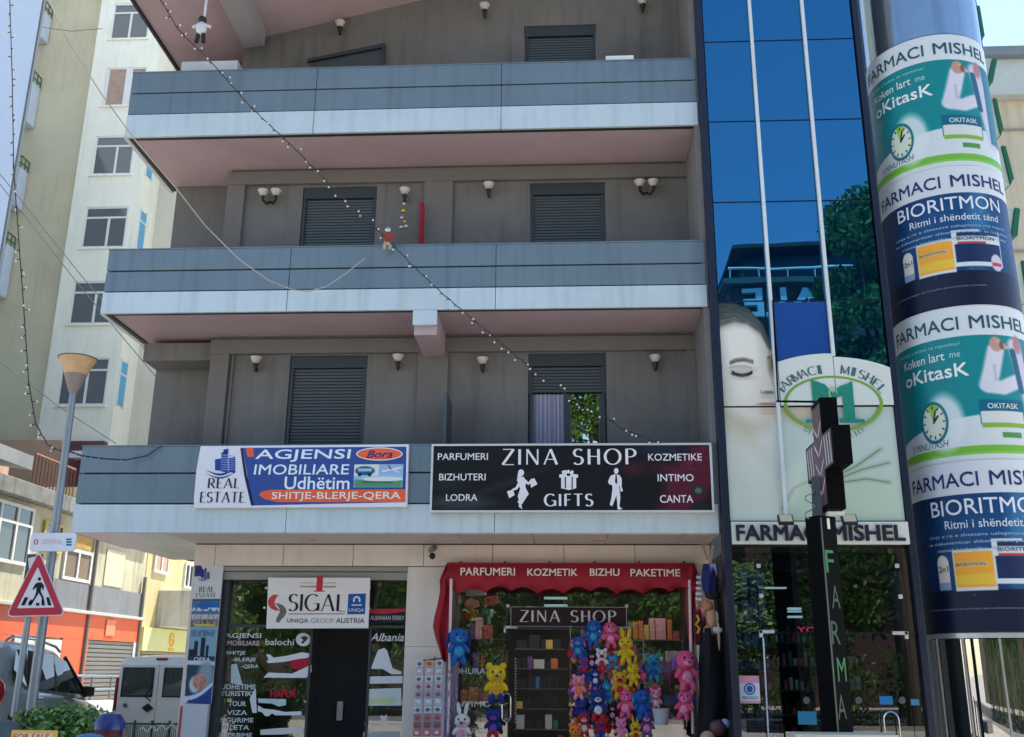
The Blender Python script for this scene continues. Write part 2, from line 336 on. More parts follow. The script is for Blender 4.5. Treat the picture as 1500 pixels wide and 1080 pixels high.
# ------------------------------------------------------------------ trees across the road, seen mirrored in the glass
LEAF = [mat('leaf_dark', (62, 92, 40), .55, var=.3, scale=2), mat('leaf_mid', (92, 128, 54), .5, var=.3, scale=2), mat('leaf_light', (126, 160, 76), .5, var=.3, scale=2)]
BARK = mat('bark', (84, 72, 58), .9, var=.3, scale=9, bump=.8)
def leafball(mb, c, r, n, size, sc=(1, 1, 1)):
    for _ in range(n):
        d = rng.normal(size=3); d /= np.linalg.norm(d); q = Vector(d * (r * rng.uniform(.35, 1.05)) * np.array(sc)) + Vector(c)
        a = Vector(rng.normal(size=3)).normalized(); b = a.orthogonal().normalized(); s = size * rng.uniform(.6, 1.3)
        mb.add([q - a * s, q + b * s * .45, q + a * s, q - b * s * .45], [(0, 1, 2, 3)], int(rng.integers(0, 3)))
def tree(x, y, h, r, label, n=26, leaves=170, size=.17, group=None, seed=0):
    t = T('broadleaf_tree', label, 'tree', (x, y, 0), group)
    m = MB(); m.tube([(x, y, 0), (x + .1, y, h * .25), (x - .05, y + .1, h * .5), (x + .1, y, h * .8)], [.24, .19, .14, .05], 8)
    cr = MB()
    for i in range(n):
        a = rng.uniform(0, 6.28); hh = rng.uniform(.38, 1.); k = math.sin(min(1, (1.08 - hh) / .62) * 1.9); rr = r * max(.15, k) * rng.uniform(.35, 1)
        c = (x + rr * math.cos(a), y + rr * math.sin(a), h * hh)
        if i < 9: m.tube([(x, y, h * rng.uniform(.3, .55)), ((x + c[0]) / 2, (y + c[1]) / 2, c[2] - .5), c], [.09, .06, .02], 6)
        leafball(cr, c, rng.uniform(.7, 1.25) * r * .34, leaves, size, (1, 1, .8))
    m.build('trunk', BARK, t, smooth=True); cr.build('crown', LEAF, t, recalc=False); return t
tree(10.9, -20.4, 18.2, 2.5, 'tall dark green tree mirrored in the right column of blue glass', n=56, leaves=430, size=.17)
tree(3.6, -24.5, 6.5, 2.3, 'low bushy tree mirrored in the toy shop and pharmacy windows', n=24, leaves=240)
tree(-5.6, -24.0, 7.4, 2.6, 'round green tree mirrored in the insurance office windows', n=26, leaves=240)
tree(1.0, -27.5, 16.0, 3.4, 'street tree mirrored in the half open balcony door', n=44, leaves=300)
tree(9.0, -26.5, 7.0, 2.6, 'low leafy tree mirrored in the dark pharmacy front', n=22, leaves=220)

tree(-10.5, -23.0, 6.2, 2.5, 'small tree mirrored at the left edge of the insurance office', n=24, leaves=220)
tree(1.2, -22.0, 5.2, 1.9, 'short round tree mirrored in the middle of the toy shop window', n=20, leaves=220)
src = tree(-16.5, -26.5, 8.5, 3.2, 'leafy tree in the added row across the road, darkening the shop glass reflections', n=26, leaves=200, size=.2, group='added row of trees across the road')  # row added so that the shop glass mirrors something darker
for i, (x, y, k) in enumerate(((-12, -29.5, .9), (-8, -28.5, 1.0), (-3.4, -31, .85), (1.5, -30.5, .95), (5.8, -29.5, .8), (13, -28, 1.05), (17, -31, 1.1), (-20.5, -30, 1.1), (6.4, -22.6, .62), (-14.5, -22.5, .8))): dup(src, loc=(x, y, 0), rot=(0, 0, i * 1.3), scale=k)
hm = MB()
for i in range(150): leafball(hm, (rng.uniform(-16, 15), rng.uniform(-21.6, -20.6), rng.uniform(.2, 2.3)), .55, 120, .09)
hm.build('hedge', LEAF, recalc=False, tag=dict(label='long leafy hedge across the road mirrored low in the shop glass', cat='hedge'))
# ------------------------------------------------------------------ building across the road (only its mirror image is in view)
bt = T('brown_building', 'brown building with large metal roof letters mirrored in the blue glass', 'building', (16, -40, 0))
BR = mat('brown_render', (74, 54, 52), .7, var=.15, scale=.6); DK = mat('dark_glazing', (26, 26, 32), .25, var=.1)
MB().box(9.3, 30, -52, -40.0, 0, 22.6).build('wall', BR, bt)
m = MB(); m.box(-48, 9.28, -46, -41, 0, 8.5); m.build('added_low_wing', mat('wing_render', (84, 76, 70), .8, var=.2), bt)  # wing added to darken the low horizon mirrored in the glass
MB().box(8.9, 31, -52, -39.3, 22.6, 22.95).build('roof_ledge', mat('ledge_green', (70, 84, 84), .6), bt)
m = MB(); m.box(10.2, 30, -51, -40.4, 22.95, 24.7); m.build('penthouse', DK, bt)
MB().extr([(9.6, -39.4, 24.7), (30.5, -39.4, 25.6), (30.5, -52, 25.6), (9.6, -52, 24.7)], (0, 0, .22)).build('roof', mat('roof_dark', (44, 38, 42), .7), bt)
m = MB(); m.tube([(9.2, -39.4, 23.5), (30, -39.4, 23.5)], .07, 6)
for i in range(14): m.tube([(9.3 + i * 1.55, -39.4, 22.95), (9.3 + i * 1.55, -39.4, 23.5)], .04, 5)
m.build('railing', mat('rail_white', (215, 220, 222), .4), bt)
for k in range(3):
    for i in range(6):
        f = MB().box(11 + i * 3.1, 12.9 + i * 3.1, -40.0, -39.9, 17 - k * 3.4, 19.3 - k * 3.4).build('window', DK, bt)
# roof lettering reads left to right for someone facing it (from the -y... the façade faces +y)
word = 'FESTIVALE'; t2 = text2d(word, .02)
m = MB(); put(m, t2, (0, 1, 0, 1), 0, mapf=lambda x, z, d: (21.5 - x * 11.6, -39.9 + d, 20.7 + z * 1.65), depth=.3)
m.build('lettering', mat('letter_steel', (190, 214, 220), .35, metal=.3), bt)
# ================================================================== THE APARTMENT BUILDING
CLAD = mat('grey_cladding', (108, 124, 134), .38, metal=.2, var=.10, scale=.8, streak=.20)
BAND = mat('silver_band', (194, 206, 210), .4, metal=.2, var=.08, scale=1.1, streak=.16)
WALL = mat('taupe_render', (114, 112, 111), .85, var=.20, scale=.9, streak=.24, bump=.5, bscale=160)
SOFF = mat('pink_soffit', (180, 158, 164), .7, var=.12, scale=.8)
DARK = mat('dark_groove', (40, 42, 46), .6)
SHUT = mat('shutter_grey', (70, 78, 84), .45, metal=.2, var=.06)
SHUTH = mat('shutter_head', (50, 56, 62), .5)
TILE = mat('beige_tile', (226, 212, 200), .38, var=.07, scale=2, streak=.08)
CEIL = mat('soffit_tile', (214, 196, 186), .4, var=.05)
apt = T('apartment_building', 'grey apartment building with three long balconies above the two shops', 'building', (-2.5, 1.2, 0))
XL, XR = -7.03, 2.06
# -- structural wall sheet with real openings
def wallsheet(mb, x0, x1, z0, z1, Y, ops, dep=.14):
    xs = sorted({x0, x1, *[o[0] for o in ops], *[o[1] for o in ops]}); zs = sorted({z0, z1, *[o[2] for o in ops], *[o[3] for o in ops]})
    for i in range(len(xs) - 1):
        for j in range(len(zs) - 1):
            cx, cz = (xs[i] + xs[i + 1]) / 2, (zs[j] + zs[j + 1]) / 2
            if any(o[0] < cx < o[1] and o[2] < cz < o[3] for o in ops): continue
            mb.quad(xs[i], xs[i + 1], zs[j], zs[j + 1], Y)
    for a, b, c, d in ops:
        mb.poly([(a, Y, c), (a, Y + dep, c), (a, Y + dep, d), (a, Y, d)]); mb.poly([(b, Y, c), (b, Y + dep, c), (b, Y + dep, d), (b, Y, d)])
        mb.poly([(a, Y, d), (b, Y, d), (b, Y + dep, d), (a, Y + dep, d)])
D1 = [(-4.42, -3.17, 3.9, 6.48), (-.61, .61, 3.9, 6.48)]
D2 = [(-4.42, -3.16, 7.2, 9.46), (-.59, .65, 7.2, 9.46)]
D3 = [(-.70, .56, 10.2, 12.52)]
m = MB()
wallsheet(m, -5.68, XR + .1, 3.55, 6.9, 1.2, D1); wallsheet(m, -5.68, XR + .1, 6.9, 9.9, 1.2, D2); wallsheet(m, -5.68, XR + .1, 9.9, 14.6, 1.2, D3)
m.quad(-6.84, -5.68, 3.55, 14, 1.75); m.poly([(-5.68, 1.2, 3.55), (-5.68, 1.75, 3.55), (-5.68, 1.75, 14), (-5.68, 1.2, 14)])
m.poly([(-6.84, 1.75, 3.55), (-6.84, 9, 3.55), (-6.84, 9, 14), (-6.84, 1.75, 14)]); m.poly([(-6.84, 9, 0), (7, 9, 0), (7, 9, 14), (-6.84, 9, 14)])
m.build('wall', WALL, apt, recalc=False)
# pilasters, lintel bands and the side fin
m = MB()
for z0, z1 in ((3.9, 6.72), (7.2, 9.72)):
    m.box(-5.70, -5.40, 1.13, 1.198, z0, z1 - .22); m.box(-2.35, -1.87, 1.13, 1.198, z0, z1 - .22); m.box(-5.72, 2.0, 1.12, 1.198, z1 - .22, z1 + .02)
m.box(1.86, 2.0, 1.14, 1.198, 3.9, 6.5)
m.box(-5.36, -5.33, 1.16, 1.199, 3.9, 6.49)
m.build('pilaster', mat('taupe_trim', (112, 108, 106), .85, var=.08, bump=.4, bscale=160), apt, bevel=.006)
MB().box(2.0, 2.10, .02, 1.19, 3.55, 14.5).build('side_fin', mat('fin_render', (122, 119, 118), .8, var=.08, bump=.3, bscale=120), apt)
MB().box(-6.84, -5.72, 1.2, 1.74, 6.42, 6.72).build('ceiling_box', WALL, apt, bevel=.01)
# -- slabs, soffits, parapets: three balconies
LV = [(3.50, 3.91, 4.35, 4.74), (6.79, 7.14, 7.48, 7.83), (9.78, 10.19, 10.58, 10.96)]
SEAM = [(-3.95, -1.02), (-4.18, -1.05), (-3.98, -1.0)]
for k, (zb, zt, zg, zp) in enumerate(LV):
    if k:
        m = MB(); m.box(XL + .12, XR - .06, .13, 1.2, zb + .03, zb + .3); m.box(XL + .12, -5.68, 1.2, 1.75, zb + .03, zb + .3); m.build('soffit', SOFF, apt)
        MB().box(XL + .02, XR - .01, .02, .125, zb + .012, zb + .2).box(XL + .02, XL + .115, .125, 1.9, zb + .012, zb + .2).build('soffit_edge', DARK, apt)
    MB().box(XL + .06, XR - .02, .05, .19, zb + .2, zp - .02).box(XL + .06, XL + .19, .19, 1.9, zb + .2, zp - .02).build('parapet_core', DARK, apt)
    for a, b, mt, yo in ((zb, zt - .012, BAND, -.02), (zt + .012, zg - .012, CLAD, 0), (zg + .012, zp, CLAD, 0)):
        xs = [XL, *SEAM[k], XR]
        for i in range(3):
            MB().box(xs[i] + .004, xs[i + 1] - .004, yo, yo + .05, a, b).build('panel', mt, apt, bevel=.004)
        MB().box(XL + yo, XL + .05, yo + .052, 1.95, a, b).build('panel', mt, apt, bevel=.004)
    MB().box(XL - .005, XR, -.01, .2, zp + .001, zp + .022).build('coping', CLAD, apt, bevel=.004)
# beam under the second balcony with its pale end cap
MB().box(-2.26, -1.92, .06, 1.12, 6.42, 6.815).build('beam', SOFF, apt, bevel=.01)
MB().box(-2.27, -1.91, -.03, .055, 6.55, 6.785).build('beam_cap', BAND, apt, bevel=.006)
# -- roller shutters and balcony doors
def shutter(x0, x1, z0, z1, Y=1.27, head=.2, slat=.052, name='roller_shutter'):
    f = MB().box(x0 + .005, x0 + .06, Y - .04, Y + .04, z0, z1 - head).box(x1 - .06, x1 - .005, Y - .04, Y + .04, z0, z1 - head).box(x0 + .005, x1 - .005, Y - .05, Y + .05, z1 - head, z1 - .005)
    f.build('shutter_frame', SHUTH, apt, bevel=.005)
    m = MB(); z = z1 - head - .003
    while z - slat > z0:
        m.poly([(x0 + .06, Y + .018, z), (x1 - .06, Y + .018, z), (x1 - .06, Y, z - slat * .25), (x0 + .06, Y, z - slat * .25)])
        m.poly([(x0 + .06, Y, z - slat * .25), (x1 - .06, Y, z - slat * .25), (x1 - .06, Y + .004, z - slat * .85), (x0 + .06, Y + .004, z - slat * .85)])
        m.poly([(x0 + .06, Y + .004, z - slat * .85), (x1 - .06, Y + .004, z - slat * .85), (x1 - .06, Y + .018, z - slat), (x0 + .06, Y + .018, z - slat)]); z -= slat
    m.build(name, SHUT, apt, recalc=False, tag=dict(kind='stuff'))
shutter(*D1[0]); shutter(*D2[0]); shutter(*D2[1]); shutter(*D3[0])
# half open shutter with curtain behind glass
x0, x1 = D1[1][:2]; shutter(x0, x1, 5.83, 6.48)
MB().box(x0 + .02, x0 + .08, 1.24, 1.32, 3.9, 5.83).box(x1 - .12, x1 - .02, 1.24, 1.32, 3.9, 5.83).box(x0 + .56, x0 + .66, 1.24, 1.32, 3.9, 5.83).build('door_frame', mat('frame_anthracite', (44, 50, 58), .4), apt, bevel=.004)
m = MB(); N = 60; xs = np.linspace(x0 + .08, x0 + .56, N); cv = [(x, 1.29 + .022 * math.sin(i * .75) + .01 * math.sin(i * 1.9)) for i, x in enumerate(xs)]
m.v = [(x, y, 3.9) for x, y in cv] + [(x, y, 5.83) for x, y in cv]; m.f = [(i, i + 1, N + i + 1, N + i) for i in range(N - 1)]; m.m = [0] * len(m.f)
m.build('curtain', mat('curtain_grey', (168, 168, 190), .9, var=.08), apt, smooth=True, angle=80)
MB().quad(x0 + .66, x1 - .12, 3.9, 5.83, 1.275).build('door_glass', glass('door_glass', (.12, .14, .14), (.95, 1, .95), 2.6, .005, minr=.5), apt, recalc=False)
MB().box(x0, x1, 1.36, 1.4, 3.9, 6.3).build('door_backing', DARK, apt)
# clipped door under the sloping roof and white boxes on the top parapet
MB().poly([(-4.44, 1.17, 11), (-3.18, 1.17, 11), (-3.18, 1.17, 12.13), (-4.44, 1.17, 11.86)]).build('sloped_door', SHUT, apt)
m = MB(); m.extr([(-4.5, 1.17, 11.86), (-4.5, 1.17, 11.92), (-3.14, 1.17, 12.2), (-3.14, 1.17, 12.12)], (0, -.05, 0)); m.box(-3.18, -3.14, 1.12, 1.17, 11, 12.12); m.build('door_head', SHUTH, apt)
# sloping roof underside with its beam
def zs(x): return 12.1 + (x + 6.74) * (1.02 / 4.21)
m = MB(); m.hexa([(-6.95, -1.4, zs(-6.95)), (2.1, -1.4, zs(2.1)), (2.1, 1.78, zs(2.1)), (-6.95, 1.78, zs(-6.95))], [(-6.95, -1.4, zs(-6.95) + .2), (2.1, -1.4, zs(2.1) + .2), (2.1, 1.78, zs(2.1) + .2), (-6.95, 1.78, zs(-6.95) + .2)])
m.build('roof', SOFF, apt)
MB().box(-7.0, -6.96, -1.4, 1.78, zs(-6.95) - .05, zs(-6.95) + .25).build('roof_edge', DARK, apt)
m = MB(); xa, xb = -5.6, -5.24
m.hexa([(xa, -1.3, zs(xa) - .3), (xb, -1.3, zs(xb) - .34), (xb, 1.0, zs(xb) - .34), (xa, 1.0, zs(xa) - .3)], [(xa, -1.3, zs(xa)), (xb, -1.3, zs(xb)), (xb, 1.0, zs(xb)), (xa, 1.0, zs(xa))]); m.build('beam', mat('pale_beam', (150, 146, 150), .8), apt, bevel=.01)
# -- ground floor: fascia tiles, soffit tiles, piers
fx = [P(x, 812, 1.2).x for x in (286, 316, 416, 518, 621, 722, 826, 930, 1040)]
for a, b in zip(fx[:-1], fx[1:]): MB().box(a + .004, b - .004, 1.17, 1.22, 3.16, 3.475).build('tile', TILE, apt, bevel=.003)
MB().box(-5.67, 2.1, 1.22, 1.4, 2.95, 3.6).build('fascia_core', DARK, apt)
sx = [-5.67, -4.7, -3.62, -2.56, -1.53, -.5, .55, 1.6, 2.06]
for a, b in zip(sx[:-1], sx[1:]): MB().box(a + .004, b - .004, .03, 1.165, 3.49, 3.53).build('soffit_tile', CEIL, apt, bevel=.002)
MB().box(XL + .05, XR, .04, 1.2, 3.54, 3.7).box(XL + .05, -5.68, 1.2, 4.5, 3.56, 3.7).build('slab', DARK, apt)
WS = mat('white_soffit', (222, 222, 216), .3, var=.06, scale=3)
for i in range(3):
    for j in range(3): MB().box(-6.98 + i * .435, -6.55 + i * .435, .03 + j * 1.2, 1.225 + j * 1.2, 3.50, 3.535).build('soffit_tile', WS, apt, bevel=.003)
for px in (452, 662, 877):
    a = P(px, 789, .6); d = MB().lathe([(.001, -.004), (.09, -.004), (.115, -.012), (.125, 0)], (a.x, .6, 3.487), 20).build('downlight', mat('downlight', (205, 180, 170), .4), apt, smooth=True)
MB().box(-5.67, -5.24, 1.2, 1.6, 0, 3.15).build('pier', TILE, apt, bevel=.006)
for z0, z1 in ((0, 2.0), (2.004, 3.15)): MB().box(-2.40, -1.80, 1.18, 1.6, z0, z1).build('pier', TILE, apt, bevel=.004)
MB().box(1.84, 2.08, 1.0, 1.6, 0, 3.15).build('pier', TILE, apt, bevel=.006)
MB().poly([(-5.67, 1.6, 0), (-5.67, 9, 0), (-5.67, 9, 3.55), (-5.67, 1.6, 3.55)]).build('side_wall', WALL, apt, recalc=False)
# shutter box over the insurance office, in two steps
GRY = mat('shutterbox', (150, 146, 138), .5, metal=.2, var=.06)
MB().box(-5.24, -2.4, 1.16, 1.35, 3.08, 3.15).build('shutter_box', GRY, apt, bevel=.008); MB().box(-5.24, -2.4, 1.2, 1.35, 2.955, 3.075).build('shutter_box', GRY, apt, bevel=.008)

# ================================================================== BLUE GLASS TOWER AND ROUND CORNER
tw = T('pharmacy_tower', 'narrow blue glass tower with white mullions beside the balconies', 'building', (3.35, .2, 0))
NAVY = mat('navy_frame', (22, 30, 52), .35, metal=.2, var=.08)
BLUE = glass('blue_glass', (.02, .06, .12), (.09, .40, .68), 1.5, .004, base=(.0005, .010, .035), opaque=1, wave=.05, minr=.46)
TX = [2.19, 2.94, 3.76, 4.53]; TZ = [3.64, 5.25, 6.83, 8.41, 9.77, 11.19, 12.62, 14.1]
for i in range(3):
    for j in range(len(TZ) - 1):
        if j == 0: continue
        w0 = rng.uniform(-.0022, .0022, 3); xa_, xb_, za_, zb_ = TX[i] + .018, TX[i + 1] - .018, TZ[j] + .012, TZ[j + 1] - .012   # no two panes hang quite true
        MB().poly([(xa_, -.10, za_), (xb_, -.10 + w0[0], za_), (xb_, -.10 + w0[0] + w0[1], zb_), (xa_, -.10 + w0[1], zb_)]).build('glass_pane', BLUE, tw, recalc=False)
m = MB()
for z in TZ[2:]: m.box(2.19, 4.53, -.09, .0, z - .02, z + .02)
for x in TX[1:3]: m.box(x - .03, x + .03, -.09, 0, 3.64, 14)
m.build('transom', NAVY, tw)
MB().box(2.19, 4.53, 0, .05, 3.3, 14).build('backing_wall', DARK, tw)
MB().box(2.085, 2.185, -.16, .1, 0, 14).build('corner_post', NAVY, tw, bevel=.006)
MB().box(4.535, 4.625, -.14, .3, 0, 14).build('corner_post', NAVY, tw, bevel=.006)
WM = mat('white_mullion', (205, 212, 214), .35, var=.06, streak=.12)
MB().box(2.915, 2.965, -.17, -.112, 3.66, 14).build('mullion', WM, tw, bevel=.004)
MB().box(3.735, 3.785, -.17, -.112, 5.97, 14).build('mullion', WM, tw, bevel=.004)
# printed film: the woman's portrait, the pale lower print, the arched sign
HO = ([-1, 0, .35, .6, .85, 1.0], [.985, .99, .985, .96, .89, .78]); HL = ([-1, 0, .3, .55, .8, .95], [.86, .875, .895, .885, .84, .76])
def face(U, V):
    im = base(U, (196, 206, 196)); im = over(im, ell(U, V, .42, .62, .72, .36, .7), (214, 208, 196)); im = over(im, ell(U, V, .38, .78, .5, .13, .9) * .8, (226, 224, 214)); im = over(im, ell(U, V, .42, .60, .22, .07, 1) * .7, (226, 220, 208))
    im = over(im, ell(U, V, -.05, .62, .18, .22, 1) * .5, (172, 178, 166)); im = over(im, ell(U, V, .9, .80, .16, .12, 1) * .5, (186, 186, 172))
    hl = np.interp(U, *HL) - .012; ho = np.interp(U, *HO); t = np.clip((V - hl) / np.maximum(ho - hl, .01), 0, 1.4)
    st = vnoise(t * 1.1 + U * .15, U * .25 + t * .1, 46, 3); hair = np.clip((V - hl) / .022, 0, 1)
    im = over(im, hair * (.80 + .2 * np.clip(t, 0, 1)), (48, 58, 58)); im = over(im, hair * np.clip(st - .45, 0, 1) * 1.2 * (1 - .6 * np.clip(t, 0, 1)), (168, 172, 160)); im = over(im, np.clip(1 - np.abs(V - hl) / .02, 0, 1) * .35, (150, 152, 140))
    im = over(im, ell(U, V, 1.0, .695, .10, .055, .8) * .9, (140, 124, 98)); im = over(im, ell(U, V, 1.02, .70, .05, .03, .8), (84, 72, 60)); im = over(im, stroke(U, V, [(.90, .725), (1.02, .735)], .006, 1) * .7, (96, 84, 72))
    im = over(im, ell(U, V, .38, .672, .25, .022, .9) * .5, (164, 154, 138)); im = over(im, stroke(U, V, [(.16, .704), (.28, .716), (.44, .719), (.62, .708)], .009, 1.2) * .85, (100, 92, 80)); im = over(im, stroke(U, V, [(.18, .702), (.32, .713), (.5, .716)], .004, 1) * .5, (80, 74, 66))
    im = over(im, stroke(U, V, [(.15, .682), (.28, .688), (.45, .688), (.58, .678)], .003, 1.2) * .6, (150, 138, 120))
    im = over(im, stroke(U, V, [(.19, .661), (.27, .650), (.38, .645), (.50, .649), (.59, .660)], .008, .9), (40, 37, 36)); im = over(im, stroke(U, V, [(.15, .655), (.24, .642)], .003, 1) * .7, (80, 74, 70)); im = over(im, ell(U, V, .40, .636, .22, .012, 1) * .35, (150, 140, 126))
    im = over(im, stroke(U, V, [(.93, .68), (.95, .63), (1.0, .585)], .012, 1.6) * .35, (150, 140, 124)); im = over(im, ell(U, V, .88, .566, .11, .008, .9) * .85, (112, 92, 82)); im = over(im, stroke(U, V, [(.74, .578), (.72, .568), (.77, .560)], .005, 1) * .6, (140, 124, 108)); im = over(im, ell(U, V, .84, .548, .12, .012, 1) * .4, (168, 156, 140))
    im = over(im, ell(U, V, .86, .513, .20, .007, .8) * .9, (150, 112, 108)); im = over(im, ell(U, V, .86, .497, .17, .012, .7) * .75, (206, 166, 156)); im = over(im, ell(U, V, .84, .478, .15, .007, 1) * .5, (168, 148, 134))
    im = over(im, stroke(U, V, [(-.1, .50), (.12, .455), (.35, .425), (.6, .412), (.85, .42)], .03, 1.8) * .38, (168, 154, 122)); im = over(im, stroke(U, V, [(.0, .44), (.4, .39), (.7, .30), (1.05, .22)], .05, 1.8) * .30, (170, 160, 128)); im = over(im, ell(U, V, .85, .30, .35, .10, .8) * .45, (206, 214, 208))
    im = over(im, stroke(U, V, [(.15, .44), (.2, .2), (.3, 0)], .12, 2) * .18, (176, 188, 166)); return im
raster(tw, 'portrait_print', (2.20, 2.915, 5.262, 6.84), -.108, .007, lambda U, V: face(U, .505 + V * .495), keep=lambda u, v: .505 + v * .495 < np.interp(u, *HO))
def lower(U, V):
    im = base(U, (182, 198, 190)); uf = U * (4.52 - 2.2) / .715
    f = face(np.clip(uf, 0, 1), V * .505); mk = np.clip((1.02 - uf) / .06, 0, 1)[..., None]; im = im * (1 - mk) + f * mk
    im = over(im, ell(U, V, .45, 1.0, .2, .12, 1) * .6, (196, 170, 138))
    im = over(im, ell(U, V, .62, .1, .36, .4, .5) * .35, (170, 196, 150)); im = over(im, ell(U, V, .35, .25, .06, .35, 1, -20) * .5, (212, 214, 204))
    for pts in ([(.62, .38), (.75, .47), (.9, .62)], [(.64, .36), (.78, .44), (.94, .50)], [(.66, .33), (.8, .36), (.93, .33)]):
        im = over(im, stroke(U, V, pts, .022, 1) * .6, (150, 172, 150)); im = over(im, stroke(U, V, pts, .006, 1) * .7, (96, 118, 96))
    im = over(im, stroke(U, V, [(.30, .1), (.38, .28), (.52, .38), (.66, .34)], .012, 1) * .6, (150, 176, 150)); return im
raster(tw, 'pale_print', (2.20, 4.525, 3.655, 5.238), -.108, .009, lower)
MB().box(2.19, 4.53, -.105, -.09, 3.64, 5.25).build('print_board', NAVY, tw)
# solid blue panel in the middle column
MB().box(2.985, 3.725, -.125, -.112, 5.55, 6.8).build('blue_panel', mat('blue_panel', (10, 66, 140), .3, var=.06), tw, bevel=.003)
# arched pharmacy sign: two boards that meet at the mullion
ARW = mat('arch_white', (206, 212, 206), .4, var=.04)
def arch(x): 
    c, a, b = 3.70, .90, .78; t = max(0, 1 - ((x - c) / 1.25) ** 2); return 5.30 + .66 * math.sqrt(t) * 1.0
def archboard(x0, x1, Y, dz=0):
    xs = np.linspace(x0, x1, 24); return MB().prism([(x0, 5.256)] + [(x1, 5.256)] + [(x, arch(x) + dz) for x in xs[::-1]], Y, Y + .02)
sg = T('arched_sign', 'white arched pharmacy sign with a green M inside an oval on the blue glass', 'sign', (3.7, -.15, 5.25))
archboard(2.98, 3.745, -.155, .05).build('board', ARW, sg); archboard(3.755, 4.525, -.155, 0).build('board', ARW, sg)
def ringpts(cx, cz, rx, rz, t, Y, a0=0, a1=360, n=48):
    mb = MB()
    for i in range(n):
        a, b = R(a0 + (a1 - a0) * i / n), R(a0 + (a1 - a0) * (i + 1) / n)
        mb.poly([(cx + rx * math.cos(a), Y, cz + rz * math.sin(a)), (cx + rx * math.cos(b), Y, cz + rz * math.sin(b)), (cx + (rx - t) * math.cos(b), Y, cz + (rz - t * .7) * math.sin(b)), (cx + (rx - t) * math.cos(a), Y, cz + (rz - t * .7) * math.sin(a))])
    return mb
ringpts(3.70, 5.28, .68, .40, .045, -.16).build('oval', ink((116, 160, 70)), sg, recalc=False)
bx = lambda x0, x1, z0, z1: (x0, x1, z0, z1)
m = MB(); Y = -.163; c0 = 3.70
for sgn in (-1, 1):
    m.prism([(c0 + sgn * .13, 5.04), (c0 + sgn * .28, 5.04), (c0 + sgn * .28, 5.60), (c0 + sgn * .13, 5.5)], Y - .01, Y)
    m.prism([(c0 + sgn * .06, 5.0), (c0 + sgn * .40, 5.0), (c0 + sgn * .40, 5.045), (c0 + sgn * .06, 5.06)], Y - .012, Y)
m.prism([(c0 - .28, 5.62), (c0 - .10, 5.55), (c0, 5.42), (c0 + .10, 5.52), (c0 + .28, 5.58), (c0 + .28, 5.46), (c0 + .06, 5.36), (c0, 5.30), (c0 - .06, 5.34), (c0 - .28, 5.48)], Y - .014, Y - .001)
m.build('monogram', mat('m_green', (20, 128, 108), .4), sg)
ringpts(c0 + .0, 5.42, .06, .09, .02, Y - .018, 0, 300).build('snake_emblem', ink((150, 190, 120)), sg, recalc=False)
def archtext(s, a0, a1, rx, rz, cx, cz, h, Y, parent, c, nm='lettering', wch=.10):
    mb = MB(); n = len(s)
    for i, ch in enumerate(s):
        if ch == ' ': continue
        a = R(a0 + (a1 - a0) * (i + .5) / n); t2 = pen2d(ch, .16, .06, .07) if ch in G else text2d(ch, .01)
        x, z = cx + rx * math.cos(a), cz + rz * math.sin(a); tan = math.degrees(math.atan2(rz * math.cos(a), -rx * math.sin(a))); tan = tan - 180 if tan > 90 else tan + 180 if tan < -90 else tan
        if abs(tan) > 90: tan = 0
        ww = wch * (t2[2][0] / .6) ** .6 if ch != 'I' else wch * .55
        put(mb, t2, (x - ww / 2, x + ww / 2, z - h / 2, z + h / 2), Y, ang=tan, jit=True)
    return mb.build(nm, ink(c), parent, recalc=False)
archtext('FARMACI', 157, 97, .78, .53, c0, 5.25, .13, -.161, sg, (70, 104, 110)); archtext('MISHEL', 80, 24, .78, .53, c0, 5.25, .13, -.161, sg, (70, 104, 110))
archtext('DERMOKOZMETIKE', 227, 313, .60, .50, c0, 5.30, .07, -.112, sg, (120, 140, 140), wch=.045)
ringpts(3.70, 5.28, .68, .40, .06, -.1125, 180, 360).build('oval', ink((150, 170, 80)), sg, recalc=False)
# pharmacy name board with raised letters
fs = T('pharmacy_name_sign', 'long white name sign with raised dark letters above the pharmacy door', 'sign', (3.35, -.2, 3.33))
MB().box(2.195, 4.53, -.20, -.12, 3.33, 3.63).build('board', mat('sign_cream', (208, 208, 200), .4, var=.05), fs, bevel=.006)
b1 = pbox(1068, 768, 1187, 796, -.205)
t = text2d('FARMACI MISHEL', .035); words(fs, 'lettering', 'FARMACI', (2.25, 3.40, 3.37, 3.585), -.203, (34, 40, 58), bold=.05, depth=.03); words(fs, 'lettering', 'MISHEL', (3.50, 4.47, 3.37, 3.585), -.203, (34, 40, 58), bold=.05, depth=.03)
# two floodlights under the print
FL = mat('flood_black', (34, 34, 36), .5); FG = mat('flood_glass', (210, 190, 160), .25)
def flood(px, lab):
    a = P(px, 762, -.42); t = T('floodlight', lab, 'floodlight', (a.x, -.2, a.z), 'floodlights over the pharmacy sign')
    MB().tube([(a.x, -.15, a.z + .02), (a.x, -.42, a.z - .02)], .012, 6).build('bracket', FL, t)
    h = MB().box(-.10, .10, -.03, .03, -.075, .075); h.xf(Matrix.Translation((a.x, -.45, a.z)) @ Matrix.Rotation(R(-35), 4, 'X')); h.build('housing', FL, t, bevel=.01)
    g = MB().box(-.08, .08, -.036, -.031, -.058, .058); g.xf(Matrix.Translation((a.x, -.45, a.z)) @ Matrix.Rotation(R(-35), 4, 'X')); g.build('lens', FG, t)
flood(1150, 'square floodlight on the pharmacy sign left of the black display post'); flood(1243, 'square floodlight on the pharmacy sign right of the black display post')
